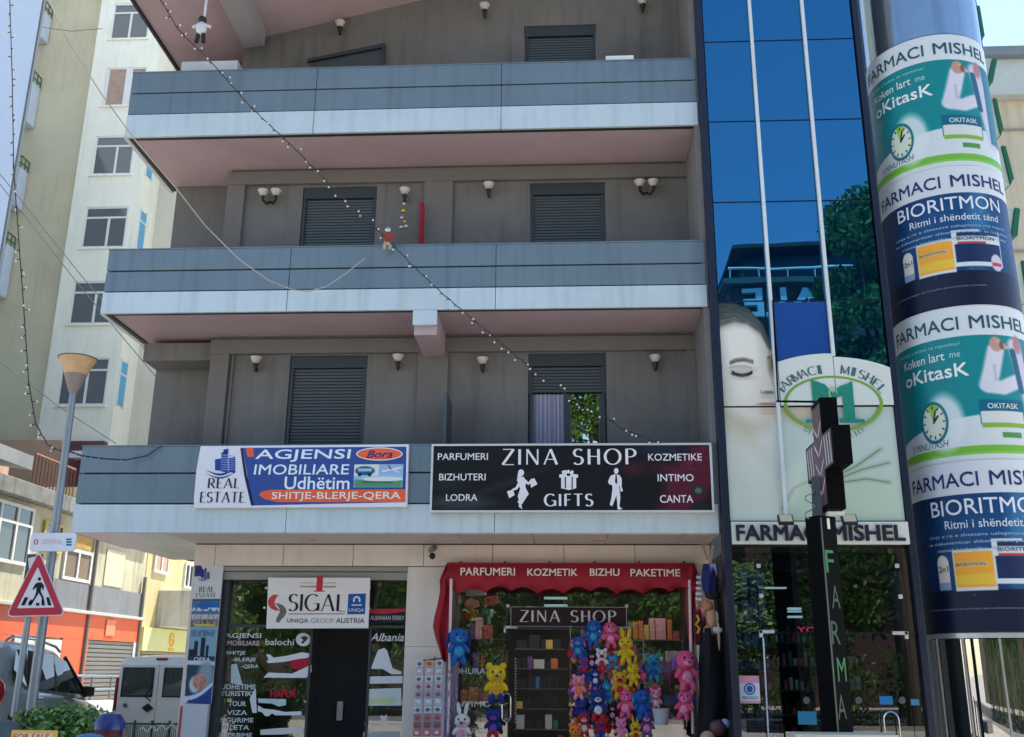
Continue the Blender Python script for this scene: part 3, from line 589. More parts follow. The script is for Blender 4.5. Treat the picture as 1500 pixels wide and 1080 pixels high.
# ================================================================== THE LEFT SIDE: TOWER BLOCK, OLD SHOP ROW
def xb(x0, y0, x1, y1, X):                  # pixel box on a plane x = X -> y0,y1,z0,z1
    a, b, c, d = PX(x0, y0, X), PX(x1, y0, X), PX(x0, y1, X), PX(x1, y1, X)
    return ((a.y + c.y) / 2, (b.y + d.y) / 2, (c.z + d.z) / 2, (a.z + b.z) / 2)
CREAM = mat('cream_render', (240, 236, 216), .8, var=.07, scale=.5, streak=.12, bump=.3, bscale=30)
TAN = mat('tan_render', (212, 200, 166), .85, var=.14, scale=.35, streak=.10); TANG = mat('green_tan_render', (208, 200, 168), .85, var=.12, scale=.35)
BLW = mat('pale_blue_render', (196, 206, 220), .8, var=.06, scale=.4, streak=.08)
WHITE = mat('white_frame', (222, 222, 216), .45, var=.05); WGL = glass('window_glass', (.25, .27, .28), (1, 1, 1), 1.6, .01, base=(.10, .11, .11), opaque=.85, minr=.09)
CURT = mat('net_curtain', (150, 152, 148), .9, var=.15, scale=3)
tb = T('tower_block', 'tall cream and tan apartment tower with white window frames at the left', 'building', (-18.5, 21, 0))
Y0 = 21.0
def winops():
    L = []
    for (a, b, c, d) in ((164, 5, 219, 57), (153, 99, 212, 155), (137, 199, 195, 256), (122, 303, 185, 363), (104, 412, 165, 475), (87, 524, 157, 594)):
        L.append(pbox(a, b, c, d, Y0))
    return L
WO = winops()
m = MB(); wallsheet(m, -19.5, -16.75, 8.2, 32, Y0, WO, .18); m.poly([(-16.75, Y0, 8.2), (-16.75, 22.5, 8.2), (-16.75, 22.5, 32), (-16.75, Y0, 32)]); m.poly([(-19.5, Y0, 8.2), (-19.5, 22, 8.2), (-19.5, 22, 32), (-19.5, Y0, 32)])
m.poly([(-19.5, Y0, 8.2), (-16.75, Y0, 8.2), (-16.75, 22.5, 8.2), (-19.5, 22.5, 8.2)]); m.build('bay_wall', CREAM, tb, recalc=False)
for z0, z1, mt in ((-1, 13, TANG), (13.003, 20.8, TAN), (20.803, 24.5, TANG), (24.503, 40, TAN)):
    MB().box(-30, -19.5, Y0 + .35, Y0 + 6, z0, z1).build('wall', mt, tb)
MB().box(-19.6, -8, 22.5, 28, -1, 40).build('wall', mat('grey_tan_render', (214, 208, 190), .85, var=.1, scale=.4, streak=.1), tb)
PINKC = mat('pink_curtain', (178, 148, 132), .9, var=.2, scale=5)
for i, (a, b, c, d) in enumerate(WO):
    f = MB(); t = .07; zt = c + (d - c) * .74; mx_ = (a + b) / 2 + (.12 if i else 0)
    f.box(a, b, Y0 + .02, Y0 + .10, c, c + t).box(a, b, Y0 + .02, Y0 + .10, d - t, d).box(a, a + t, Y0 + .02, Y0 + .10, c + t, d - t).box(b - t, b, Y0 + .02, Y0 + .10, c + t, d - t)
    f.box(a + t, b - t, Y0 + .022, Y0 + .10, zt - .04, zt + .04).box(mx_ - .045, mx_ + .045, Y0 + .015, Y0 + .1, c + t, zt - .04)
    if i == 1: f = MB().box(a, b, Y0 + .02, Y0 + .10, c, c + t).box(a, b, Y0 + .02, Y0 + .10, d - t, d).box(a, a + .13, Y0 + .02, Y0 + .10, c + t, d - t).box(b - t, b, Y0 + .02, Y0 + .10, c + t, d - t).box(mx_ - .14, mx_ + .14, Y0 + .015, Y0 + .1, c + t, d - t)
    wf = f.build('window', WHITE, tb, bevel=.008)
    for (p, q) in ((a + t, mx_ - .045), (mx_ + .045, b - t)):
        MB().quad(p, q, c + t, zt - .04 if i != 1 else d - t, Y0 + .06).build('pane', WGL if i != 1 else PINKC, wf, recalc=False)
    if i != 1: MB().quad(a + t, b - t, zt + .04, d - t, Y0 + .06).build('pane', WGL, wf, recalc=False)
    MB().box(a - .08, b + .08, Y0 - .08, Y0 + .02, c - .07, c - .002).build('sill', CREAM, wf)
    if i in (2, 3, 5): # blue blinds on the bay's side
        MB().box(-16.75, -16.70, 21.12, 21.62, c + .1, d - .1).build('side_window', mat('cyan_blind', (96, 168, 204), .5, var=.1), tb)
        MB().box(-16.75, -16.69, 21.05, 21.115, c, d).box(-16.75, -16.69, 21.625, 21.69, c, d).box(-16.75, -16.685, 21.12, 21.62, (c + d) / 2 + .3, (c + d) / 2 + .37).build('side_frame', WHITE, tb)
    m = MB(); N = 40; xs = np.linspace(a + t, b - t, N); m.v = [(x, Y0 + .3 + .04 * math.sin(k * 1.1 + i), c) for k, x in enumerate(xs)] + [(x, Y0 + .3 + .04 * math.sin(k * 1.1 + i), d) for k, x in enumerate(xs)]
    m.f = [(k, k + 1, N + k + 1, N + k) for k in range(N - 1)]; m.m = [0] * len(m.f); m.build('curtain', CURT, tb, smooth=True, angle=80)
GRN = mat('rail_green', (70, 104, 70), .5)
for k, (a, b, c, d) in enumerate(((46, 17, 77, 53), (30, 120, 58, 178), (8, 245, 40, 300), (-20, 357, 18, 430))):
    q = pbox(a - 14, b, c - 14, d, 20.75); fr = MB().box(q[0] - 2, q[1], 20.75, 21.3, q[2], q[3]).build('balcony', BLW, tb)
    m = MB()
    for j in range(2): m.tube([(q[0] - 2, 20.72, q[3] + .18 + j * .28), (q[1], 20.72, q[3] + .18 + j * .28)], .03, 5); m.tube([(q[1], 20.72, q[3] + .18 + j * .28), (q[1], 21.3, q[3] + .18 + j * .28)], .03, 5)
    for j in range(3): m.tube([(q[1], 20.72 + j * .28, q[3]), (q[1], 20.72 + j * .28, q[3] + .5)], .025, 5)
    m.build('railing', GRN, fr)
# storey at the foot of the tower
PEACH = mat('peach_render', (196, 156, 126), .85, var=.12, scale=.6)
q = pbox(-60, 645, 78, 800, 20.4); MB().box(q[0], q[1], 20.4, 22, 3, q[3]).build('base_wall', PEACH, tb)
q = pbox(76, 645, 120, 800, 20.7); MB().box(q[0], -16.8, 20.7, 22, 3, q[3] - .03).build('entrance_recess', mat('maroon_panel', (104, 62, 64), .6), tb)
MB().box(q[0] + .7, -16.4, 20.2, 20.7, q[3] - .75, q[3] - .5).build('entrance_lintel', WHITE, tb)
# near pale blue block at the very left edge
nb = T('pale_blue_block', 'smooth pale blue wall of a building at the top left edge', 'building', (-20, 12, 0))
e = P(62, 0, 12); xe = P(36, 155, 12).x; MB().hexa([(-34, 12, -1), (xe, 12, -1), (xe * 1.45, 19, -1), (-34, 19, -1)], [(-34, 12, 40), (xe, 12, 40), (xe * 1.45, 19, 40), (-34, 19, 40)]).build('wall', mat('pale_blue_panel', (190, 204, 222), .7, var=.04, scale=.4), nb)
MB().box(P(36, 155, 12).x, P(36, 155, 12).x + .06, 12, 12.1, -1, 40).build('edge_trim', mat('edge_grey', (90, 96, 100), .5), nb)

# ---- old two storey row on the side street (its wall faces right)
X = -11.5
rw = T('old_shop_row', 'old two storey building with an orange shop front on the side street', 'building', (X, 9, -.8))
OLD = mat('old_plaster', (196, 190, 160), .9, var=.22, scale=1.2, streak=.35, bump=.4, bscale=30)
CONC = mat('stained_concrete', (138, 140, 132), .9, var=.35, scale=2.2, streak=.5, bump=.5, bscale=25)
MB().box(X - 6, X, 1.0, 13.15, -1.6, 5.02).build('wall', OLD, rw)
MB().box(X - 6, X + .22, 1.0, 13.15, 5.03, 5.38).build('ledge', CONC, rw, bevel=.02)
MB().box(X - 5.5, X - 2.2, 1.0, 9.6, 5.39, 6.75).build('upper_storey', PEACH, rw)
m = MB(); m.hexa([(X - 2.3, 3.5, 6.05), (X - .1, 3.5, 5.75), (X - .1, 6.9, 5.75), (X - 2.3, 6.9, 6.05)], [(X - 2.3, 3.5, 6.12), (X - .1, 3.5, 6.05), (X - .1, 6.9, 6.05), (X - 2.3, 6.9, 6.3)]); m.build('canopy', mat('canopy_grey', (150, 152, 152), .6), rw)
m = MB(); m.tube([(X + .1, 6.6, 6.05), (X + .1, 8.4, 6.05)], .025, 5)
for i in range(13): m.tube([(X + .1, 6.6 + i * .15, 5.38), (X + .1, 6.6 + i * .15, 6.05)], .014, 4)
m.build('railing', mat('rust_rail', (150, 96, 80), .7), rw)
def sidewin(par, q, parts=2, tr=.7, fm=WHITE, gm=WGL, Xo=.0):
    y0, y1, z0, z1 = q; f = MB(); t = .07; X1 = X + Xo
    f.box(X1, X1 + .06, y0, y1, z0, z0 + t).box(X1, X1 + .06, y0, y1, z1 - t, z1).box(X1, X1 + .06, y0, y0 + t, z0 + t, z1 - t).box(X1, X1 + .06, y1 - t, y1, z0 + t, z1 - t)
    zt = z0 + (z1 - z0) * tr
    if tr < 1: f.box(X1, X1 + .062, y0 + t, y1 - t, zt - .03, zt + .03)
    for k in range(1, parts): yy = y0 + (y1 - y0) * k / parts; f.box(X1, X1 + .064, yy - .035, yy + .035, z0 + t, z1 - t)
    w_ = f.build('window', fm, par)
    for k in range(parts):
        a = y0 + (y1 - y0) * k / parts + .05; b = y0 + (y1 - y0) * (k + 1) / parts - .05
        for c, d in ((z0 + t, zt - .03), (zt + .03, z1 - t)) if tr < 1 else ((z0 + t, z1 - t),):
            MB().poly([(X1 + .03, a, c), (X1 + .03, b, c), (X1 + .03, b, d), (X1 + .03, a, d)]).build('pane', gm, w_, recalc=False)
sidewin(rw, (5.1, 7.0, 3.7, 4.92), 3, .68); sidewin(rw, (8.55, 9.9, 3.58, 4.3), 2, 1, gm=mat('brown_blind', (128, 112, 92), .8, var=.2))
sidewin(rw, (7.5, 8.35, 4.1, 4.75), 2, .5, fm=mat('mustard_frame', (198, 168, 70), .6))
MB().box(X, X + .03, 8.8, 9.8, 4.35, 4.95).build('yellow_grille', mat('mustard_panel', (186, 150, 60), .7, var=.4, scale=9), rw)
MB().box(X, X + .025, 10.7, 11.75, 3.62, 4.5).build('pale_board', mat('pale_board', (220, 208, 172), .7), rw)
m = MB(); m.tube([(X + .08, 10.0, 4.9), (X + .08, 10.0, -1)], .05, 8); m.tube([(X + .08, 13.0, 4.0), (X + .08, 13.0, -1)], .05, 8); m.build('downpipe', mat('pipe_grey', (120, 118, 112), .6), rw)
MB().box(X, X + .05, 7.3, 13.1, 2.95, 3.56).build('grey_band', mat('grey_band', (128, 130, 132), .8, var=.15, streak=.2), rw)
MB().box(X, X + .16, 5.8, 13.12, 2.87, 2.945).build('string_course', mat('pale_course', (190, 188, 180), .8), rw, bevel=.01)
ORG = mat('orange_paint', (226, 98, 52), .6, var=.08, scale=1.4, streak=.08)
MB().box(X, X + .06, 6.2, 13.1, 2.3, 2.865).build('orange_fascia', ORG, rw); MB().box(X, X + .06, 8.95, 10.2, -1.4, 2.295).build('orange_pier', ORG, rw); MB().box(X, X + .06, 6.2, 6.8, -1.4, 2.295).build('orange_pier', ORG, rw); MB().box(X, X + .06, 12.8, 13.1, -1.4, 2.295).build('pale_pier', WHITE, rw)
def sideshut(par, y0, y1, z0, z1, mt, XX=X):
    m = MB(); z = z0
    while z < z1 - .01:
        m.extr([(XX + .005, y0, z), (XX + .035, y0, z + .02), (XX + .035, y0, z + .08), (XX + .005, y0, z + .098)], (0, y1 - y0, 0)); z += .1
    return m.build('roller_shutter', mt, par, tag=dict(kind='stuff'))
SG = mat('steel_shutter', (122, 120, 112), .5, metal=.2, var=.1); sideshut(rw, 10.2, 12.8, -1.4, 2.28, SG); sideshut(rw, 6.8, 8.95, -1.4, 2.0, mat('dark_shutter', (56, 60, 64), .5))
m = MB(); N = 12                             # white fringed arch awning over the first door
pts = [(X + .10, 6.85 + 2.0 * i / N, 1.55 + .5 * math.sin(math.pi * i / N)) for i in range(N + 1)]
m.extr([(X + .07, 6.85, 2.25)] + [(X + .07, p[1], p[2]) for p in pts] + [(X + .07, 8.85, 2.25)], (.03, 0, 0)); m.build('arch_awning', mat('awning_white', (206, 208, 204), .7), rw)
MB().box(X + .07, X + .09, 11.0, 11.5, 2.42, 2.8).build('faded_mark', mat('faded_mark', (236, 140, 104), .7), rw)
# next building down the street
rb = T('yellow_green_shop_building', 'tan building with a pale yellow shop sign and closed shutter beyond the orange front', 'building', (X, 16, -1.4))
MB().box(X - 6, X, 13.2, 26, -2, 6.5).build('wall', mat('ochre_plaster', (206, 190, 140), .9, var=.15, streak=.25), rb)
MB().box(X + .0, X + 1.1, 14.2, 17.6, 2.75, 3.75).build('balcony', mat('balcony_white', (196, 198, 192), .8, var=.2, streak=.35), rb, bevel=.02)
MB().box(X, X + .08, 13.3, 18, 2.1, 2.72).build('shop_fascia', mat('pale_lime', (206, 212, 150), .6, var=.06), rb)
sideshut(rb, 13.4, 17.0, -1.4, 2.05, mat('shutter_tan', (132, 122, 104), .5)); MB().box(X, X + .09, 17.02, 17.7, -1.4, 2.095).build('lime_pier', mat('pale_lime', ()), rb)
m = MB()
for i in range(14):
    a, b = R(30 + i * 23), R(30 + (i + 1) * 23); m.extr([(X + .085, 15.3 + .2 * math.cos(a), 2.43 + .2 * math.sin(a)), (X + .085, 15.3 + .2 * math.cos(b), 2.43 + .2 * math.sin(b)), (X + .085, 15.3 + .12 * math.cos(b), 2.43 + .12 * math.sin(b)), (X + .085, 15.3 + .12 * math.cos(a), 2.43 + .12 * math.sin(a))], (.01, 0, 0))
m.box(X + .085, X + .095, 15.2, 15.45, 2.4, 2.45).box(X + .085, X + .096, 15.12, 15.5, 2.13, 2.2); m.build('emblem', ink((232, 170, 30)), rb)
sidewin(rb, (15.9, 16.9, 3.95, 4.7), 3, 1, gm=DK); sidewin(rb, (13.6, 14.6, 4.2, 5.1), 2, 1, gm=mat('pink_board', (200, 160, 130), .8))

# ================================================================== VEHICLES (x forward, y left, z up)
CG = glass('car_glass', (.2, .23, .23), (1, 1, 1), 1.7, .01, base=(.02, .025, .025), opaque=.85, minr=.10)
BLK = mat('black_plastic', (24, 25, 27), .5); TYR = mat('tyre', (22, 22, 22), .85, bump=.4); RIM = mat('alloy', (150, 152, 155), .3, metal=.8)
RED = mat('tail_red', (150, 14, 22), .15, coat=1); CHR = mat('chrome', (190, 192, 195), .12, metal=1)
def loft(sections, mi=0, mb=None):          # list of rings with equal point count
    mb = mb or MB(); n = len(sections[0]); vs = [p for s in sections for p in s]
    fs = [(i * n + k, i * n + (k + 1) % n, (i + 1) * n + (k + 1) % n, (i + 1) * n + k) for i in range(len(sections) - 1) for k in range(n)]
    fs += [tuple(range(n - 1, -1, -1)), tuple(range((len(sections) - 1) * n, len(sections) * n))]
    return mb.add(vs, fs, mi)
def carlike(t, paint, L=4.5, W=1.8, H=1.7, belt=1.02, rails=True, hood=.98):
    hw = W / 2; x0 = -L / 2
    # (x, bottom, waist z, half width, roof z or None, roof half width)
    prof = [(x0, .55, .86, hw * .82), (x0 + .06, .35, .96, hw * .93), (x0 + .35, .28, belt + .02, hw), (x0 + 1.6, .26, belt, hw), (L * .08, .26, belt - .02, hw), (L * .24, .28, hood, hw * .985), (L * .40, .30, hood - .08, hw * .93), (L * .48, .36, .80, hw * .82), (L * .5, .45, .66, hw * .7)]
    def ring(x, zb, zt, w_): return [(x, -w_ * .94, zb), (x, -w_ * .995, zb + .12), (x, -w_, (zb + zt) / 2), (x, -w_ * .985, zt - .10), (x, -w_ * .93, zt - .01), (x, -w_ * .5, zt + .02), (x, w_ * .5, zt + .02), (x, w_ * .93, zt - .01), (x, w_ * .985, zt - .10), (x, w_, (zb + zt) / 2), (x, w_ * .995, zb + .12), (x, w_ * .94, zb)]
    loft([ring(*p) for p in prof]).build('body', paint, t, local=True, smooth=True, angle=50)
    # cabin: rings along x of (x at belt, x at roof)
    rr = hw * .74
    def cab(x, zt, wt, k): zb = belt - .03; return [(x, -hw * .93, zb), (x + k * .0, -(hw * .93 + wt) / 2 - .02, (zb + zt) / 2), (x, -wt, zt - .06), (x, -wt * .86, zt), (x, 0, zt + .025), (x, wt * .86, zt), (x, wt, zt - .06), (x, (hw * .93 + wt) / 2 + .02, (zb + zt) / 2), (x, hw * .93, zb)]
    cs = [(x0 + .10, belt + .05, hw * .88), (x0 + .28, H - .16, rr * .97), (x0 + .55, H - .03, rr), (x0 + 1.5, H, rr * 1.02), (L * .02, H - .04, rr), (L * .08, H - .13, rr * .99), (L * .255, belt, hw * .9)]
    loft([cab(*c, 0) for c in cs]).build('cabin', paint, t, local=True, smooth=True, angle=45)
    def side(s, pts, nm='side_window'):      # (x,z) outline laid on the leaning side
        out = []
        for x, z in pts:
            f = (z - belt) / (H - .06 - belt); y = hw * .93 + .035 + (rr + .012 - hw * .93 - .0) * f + .03 * math.sin(math.pi * f); out.append((x, s * y, z))
        m = MB(); m.poly(out); return m.build(nm, CG, t, local=True, recalc=False)
    zt = H - .13; zb = belt + .03
    for s in (-1, 1):
        side(s, [(x0 + .50, zb + .06), (x0 + .95, zb), (x0 + .95, zt), (x0 + .62, zt - .02), (x0 + .46, zb + .25)])
        side(s, [(x0 + 1.02, zb), (x0 + 2.0, zb), (x0 + 1.98, zt + .01), (x0 + 1.02, zt)])
        side(s, [(x0 + 2.07, zb), (L * .20, zb), (L * .055, zt - .06), (x0 + 2.05, zt + .01)])
        MB().tube([(L * .255, s * (hw * .93), belt + .02), (L * .07, s * (rr + .03), H - .12)], .035, 6).build('pillar', BLK, t, local=True)
        MB().box(L * .17, L * .23, *(sorted((s * (hw + .0), s * (hw + .13)))), belt + .0, belt + .17).build('door_mirror', BLK, t, local=True, bevel=.03)
        MB().tube([(x0 + .4, s * (hw + .005), .60), (L * .3, s * (hw + .005), .58)], .035, 6).build('side_trim', BLK, t, local=True)
        for hx in (x0 + 1.25, x0 + 2.2): MB().box(hx, hx + .2, *(sorted((s * (hw - .005), s * (hw + .03)))), belt - .13, belt - .09).build('door_handle', CHR, t, local=True, bevel=.01)
        if rails: MB().tube([(x0 + .5, s * rr * .93, H - .03), (x0 + .7, s * rr * .93, H + .06), (x0 + 1.6, s * rr * .93, H + .085), (x0 + 2.3, s * rr * .93, H + .04), (x0 + 2.5, s * rr * .93, H - .03)], .022, 6).build('roof_rail', CHR, t, local=True)
        m = MB(); m.ball((x0 + .12, s * hw * .90, .92), .19, (.8, .55, 1.15), 12); m.build('tail_light', RED, t, local=True, smooth=True)
        MB().ball((L * .46, s * hw * .72, .72), .15, (1, 1, .6), 12).build('headlight', CHR, t, local=True, smooth=True)
        for wx in (x0 + .85, L * .5 - .9):
            w_ = MB().lathe([(.20, -.11), (.31, -.11), (.34, -.07), (.34, .07), (.31, .11), (.20, .11)], (0, 0, 0), 24); w_.xf(Matrix.Translation((wx, s * (hw - .1), .34)) @ Matrix.Rotation(R(90), 4, 'X')); wh = w_.build('wheel', TYR, t, local=True, smooth=True)
            w2 = MB().lathe([(.001, .05), (.05, .09), (.2, .06), (.215, .10), (.215, -.1), (.001, -.1)], (0, 0, 0), 20); w2.xf(Matrix.Translation((wx, s * (hw - .1), .34)) @ Matrix.Rotation(R(90 if s < 0 else -90), 4, 'X')); w2.build('rim', RIM, wh, local=True, smooth=True)
    m = MB(); m.poly([(x0 + .095, -hw * .8, belt + .10), (x0 + .095, hw * .8, belt + .10), (x0 + .26, rr * .86, H - .2), (x0 + .26, -rr * .86, H - .2)]); m.build('rear_window', CG, t, local=True, recalc=False)
    MB().box(x0 - .06, x0 + .1, -hw * .9, hw * .9, .34, .56).build('bumper', BLK, t, local=True, bevel=.04)
SILVER = mat('silver_paint', (160, 170, 172), .28, metal=.35, var=.03, coat=.8)
c = T('parked_car', 'silver grey off-roader with roof rails parked behind the two poles', 'car', (-9.5, 3.45, .22)); carlike(c, SILVER, H=1.76)
c.rotation_euler = (0, R(4.0), R(93.5))
c = T('parked_car', 'small white car half hidden between the silver car and the white van', 'car', (-10.1, 9.6, -.55)); carlike(c, mat('white_paint', (214, 218, 222), .3, var=.03, coat=.8), L=4.1, H=1.46, belt=.92, rails=False, hood=.9)
c.rotation_euler = (0, R(4), R(97))
# white van seen from behind
WV = mat('van_white', (246, 243, 232), .3, var=.05, coat=.7)
v = T('parked_van', 'white panel van parked with its rear doors facing the camera beside the banner', 'van', (P(233, 1000, 5.4).x, 7.4, P(233, 1019, 5.4).z - 1.10)); v.rotation_euler = (0, 0, R(90))
hw = .84
def vr(x, zb, zt, k=1.): return [(x, -hw * .97, zb), (x, -hw, zb + .2), (x, -hw * .995, 1.0), (x, -hw * .93 * k, zt - .13), (x, -hw * .86 * k, zt - .03), (x, -hw * .4, zt), (x, hw * .4, zt), (x, hw * .86 * k, zt - .03), (x, hw * .93 * k, zt - .13), (x, hw * .995, 1.0), (x, hw, zb + .2), (x, hw * .97, zb)]
loft([vr(-2.0, .45, 1.72, .98), vr(-1.96, .35, 1.80), vr(-1.5, .3, 1.83), vr(.3, .3, 1.83), vr(.75, .3, 1.72), vr(1.25, .3, 1.15), vr(1.9, .35, .98), vr(2.0, .5, .8)]).build('body', WV, v, local=True, smooth=True, angle=40)
for s in (-1, 1):
    y0, y1 = sorted((s * .012, s * .76))
    d = MB().box(-2.03, -1.99, y0, y1, .55, 1.66).build('rear_door', WV, v, local=True, bevel=.012)
    a, b = sorted((s * .09, s * .70)); MB().box(-2.045, -2.032, a, b, 1.07, 1.60).build('window_seal', BLK, d, local=True, bevel=.006)
    m = MB(); m.poly([(-2.049, a + .03, 1.10), (-2.049, b - .03, 1.10), (-2.049, b - .05, 1.57), (-2.049, a + .03, 1.57)]); m.build('pane', glass('van_glass', (.4, .45, .42), (1, 1, 1), 1.6, .01, base=(.10, .13, .11), opaque=.7, minr=.18), d, local=True, recalc=False)
    m = MB(); a, b = sorted((s * .765, s * .835)); m.box(-2.02, -1.9, a, b, .82, 1.42); m.build('tail_light', RED, v, local=True, bevel=.02)
    m = MB().lathe([(.20, -.1), (.3, -.1), (.31, 0), (.3, .1), (.2, .1)], (0, 0, 0), 20); m.xf(Matrix.Translation((-1.3, s * .76, .31)) @ Matrix.Rotation(R(90), 4, 'X')); m.build('wheel', TYR, v, local=True, smooth=True)
MB().box(-2.02, -1.98, -.12, .10, 1.735, 1.775).build('brake_light', RED, v, local=True, bevel=.01)
m = MB(); m.tube([(-2.06, .10, 1.0), (-2.07, .22, 1.08), (-2.06, .10, 1.32)], .012, 5); m.build('wiper', BLK, v, local=True)
m = MB(); m.extr([(-2.04, .15, .96), (-2.04, .04, .88), (-2.04, .15, .80), (-2.04, .26, .88)], (-.03, 0, 0)); m.build('emblem', BLK, v, local=True, bevel=.008)
m = MB(); m.lathe([(.001, 0), (.035, 0), (.04, .02)], (0, 0, 0), 12); m.xf(Matrix.Translation((-2.035, .58, .92)) @ Matrix.Rotation(R(-90), 4, 'Y')); m.build('lock', RIM, v, local=True)

# ================================================================== POLES, SIGNS, HEDGE, BINS NEAR THE KERB
GALV = mat('galvanised', (142, 150, 156), .45, metal=.5, var=.12, scale=4, streak=.15)
lp = T('street_lamp', 'grey street lamp with a yellowed funnel shade at the left', 'street lamp', (-6.45, -1.5, 0))
MB().tube([(-6.45, -1.5, 0), (-6.47, -1.5, 2.5), (-6.49, -1.5, 5.2)], [.066, .056, .042], 16).build('pole', GALV, lp, smooth=True)
MB().lathe([(.045, 5.12), (.085, 5.22), (.125, 5.33), (.142, 5.385)], (-6.49, -1.5, 0), 28).build('lamp_neck', mat('lamp_grey', (132, 118, 110), .5, var=.1), lp, smooth=True)
MB().lathe([(.140, 5.385), (.165, 5.45), (.20, 5.53), (.240, 5.60), (.228, 5.60), (.14, 5.4)], (-6.49, -1.5, 0), 28).build('lamp_shade', mat('yellowed_plastic', (196, 160, 116), .5, var=.18, scale=8), lp, smooth=True)
MB().lathe([(.001, 5.64), (.15, 5.632), (.25, 5.612), (.25, 5.598), (.15, 5.60)], (-6.49, -1.5, 0), 28).build('lamp_cap', mat('lamp_cap', (92, 84, 74), .5), lp, smooth=True)
# crossing warning sign
S = -1.75; cs_ = T('crossing_sign', 'red bordered triangular pedestrian crossing sign on a thin pole', 'road sign', (-6.58, S, 0))
MB().tube([(-6.56, S + .06, 0), (-6.56, S + .06, 2.35)], .038, 14).build('pole', GALV, cs_, smooth=True)
def tri(px0, py0, px1, py1, px2, py2, Y, r): # rounded triangle from three corners
    c = [P(px0, py0, Y), P(px1, py1, Y), P(px2, py2, Y)]; out = []
    for i in range(3):
        a, b, d = c[i], c[i - 1], c[(i + 1) % 3]; u1 = (b - a).normalized(); u2 = (d - a).normalized()
        for k in range(7):
            s = k / 6; p1 = a + u1 * r * (1 - s) ; p2 = a + u2 * r * s; q = a * (0) ; q = (a + u1 * r) * (1 - s) ** 2 + a * 2 * s * (1 - s) + (a + u2 * r) * s ** 2; out.append((q.x, q.z))
    return out
TR = (57, 806, 8, 904, 96, 902)
def shrink(k, dx=0, dy=0): cx = (57 + 8 + 96) / 3; cy = (806 + 904 + 902) / 3; return tuple((v - (cx if i % 2 == 0 else cy)) * k + (cx if i % 2 == 0 else cy) for i, v in enumerate(TR))
m = MB(); m.prism(tri(*TR, S, .09), S, S + .012); m.build('backplate', mat('sign_white', (208, 206, 212), .35, var=.05, scale=3), cs_)
m = MB(); m.prism(tri(*shrink(.955), S, .08), S - .003, S); m.build('red_border', mat('sign_red', (176, 28, 58), .35, var=.06), cs_)
m = MB(); m.prism(tri(*shrink(.62), S, .02), S - .006, S - .003); m.build('face', mat('sign_white', ()), cs_)
def zq(x, y): q = P(x / 4.5, 840 + y / 4.5, S); return (q.x, S - .008, q.z)   # coordinates read from a 4.5x enlargement
m = MB(); K = ink((14, 20, 34))
for pts in ([(165, 158), (190, 158), (165, 212), (140, 212)], [(208, 170), (218, 190), (208, 212), (188, 212), (190, 190)], [(240, 195), (262, 195), (262, 214), (238, 214)], [(276, 170), (294, 190), (298, 212), (276, 212)], [(306, 158), (326, 158), (342, 212), (318, 212)]): m.poly([zq(*p) for p in pts])
for pts in ([(246, 62), (276, 60), (292, 82), (290, 106), (282, 112), (280, 92), (272, 100), (272, 122), (290, 160), (296, 200), (284, 200), (276, 160), (258, 130), (240, 160), (212, 204), (200, 196), (228, 158), (240, 124), (242, 92), (232, 100), (222, 112), (216, 104), (230, 76)],): m.poly([zq(*p) for p in pts])
m.poly([zq(262 + 11 * math.cos(a), 38 + 12 * math.sin(a)) for a in np.linspace(0, 6.28, 14)[:-1]]); m.build('pictogram', K, cs_, recalc=False)
# small direction plate on the lamp post
q = pbox(45, 781, 112, 808, -1.7); dp = T('direction_plate', 'small white plate with pale print fixed across the lamp pole', 'sign', (q[0], -1.7, q[2]))
m = MB(); m.prism([(q[0] + .03, q[2]), (q[1] - .03, q[2]), (q[1], q[2] + .03), (q[1], q[3] - .03), (q[1] - .03, q[3]), (q[0] + .03, q[3]), (q[0], q[3] - .03), (q[0], q[2] + .03)], -1.72, -1.69); m.build('plate', mat('plate_white', (212, 216, 226), .4), dp, bevel=.004)
words(dp, 'lettering', 'ZENTRAL', pbox(61, 790, 92, 797, -1.722), -1.723, (214, 176, 178)); ringpts((pbox(50, 790, 56, 797, -1.72)[0] + pbox(50, 790, 56, 797, -1.72)[1]) / 2, pbox(50, 793, 56, 794, -1.72)[2], .03, .035, .015, -1.723, 0, 360, 14).build('logo', ink((200, 80, 90)), dp, recalc=False)
m = MB()
for k in range(3): q3 = pbox(97, 789 + k * 4, 105, 791.5 + k * 4, -1.72); m.quad(q3[0], q3[1], q3[2], q3[3], -1.723)
m.build('arrow_mark', ink((20, 110, 140)), dp, recalc=False)
# stickered panel behind the sign
q = pbox(38, 812, 60, 850, -1.55); sp = T('sticker_plate', 'narrow dark plate with torn stickers behind the triangular sign', 'sign', (q[0], -1.55, q[2])); MB().box(q[0], q[1], -1.56, -1.54, q[2], q[3]).build('plate', mat('dark_plate', (60, 76, 84), .5), sp)
m = MB(); m.poly([(q[0] + .02, -1.565, q[3] - .05), (q[1] - .03, -1.565, q[3] - .02), (q[1] - .05, -1.565, q[3] - .16), (q[0] + .05, -1.565, q[3] - .18)]); m.build('sticker', ink((214, 214, 210)), sp, recalc=False)
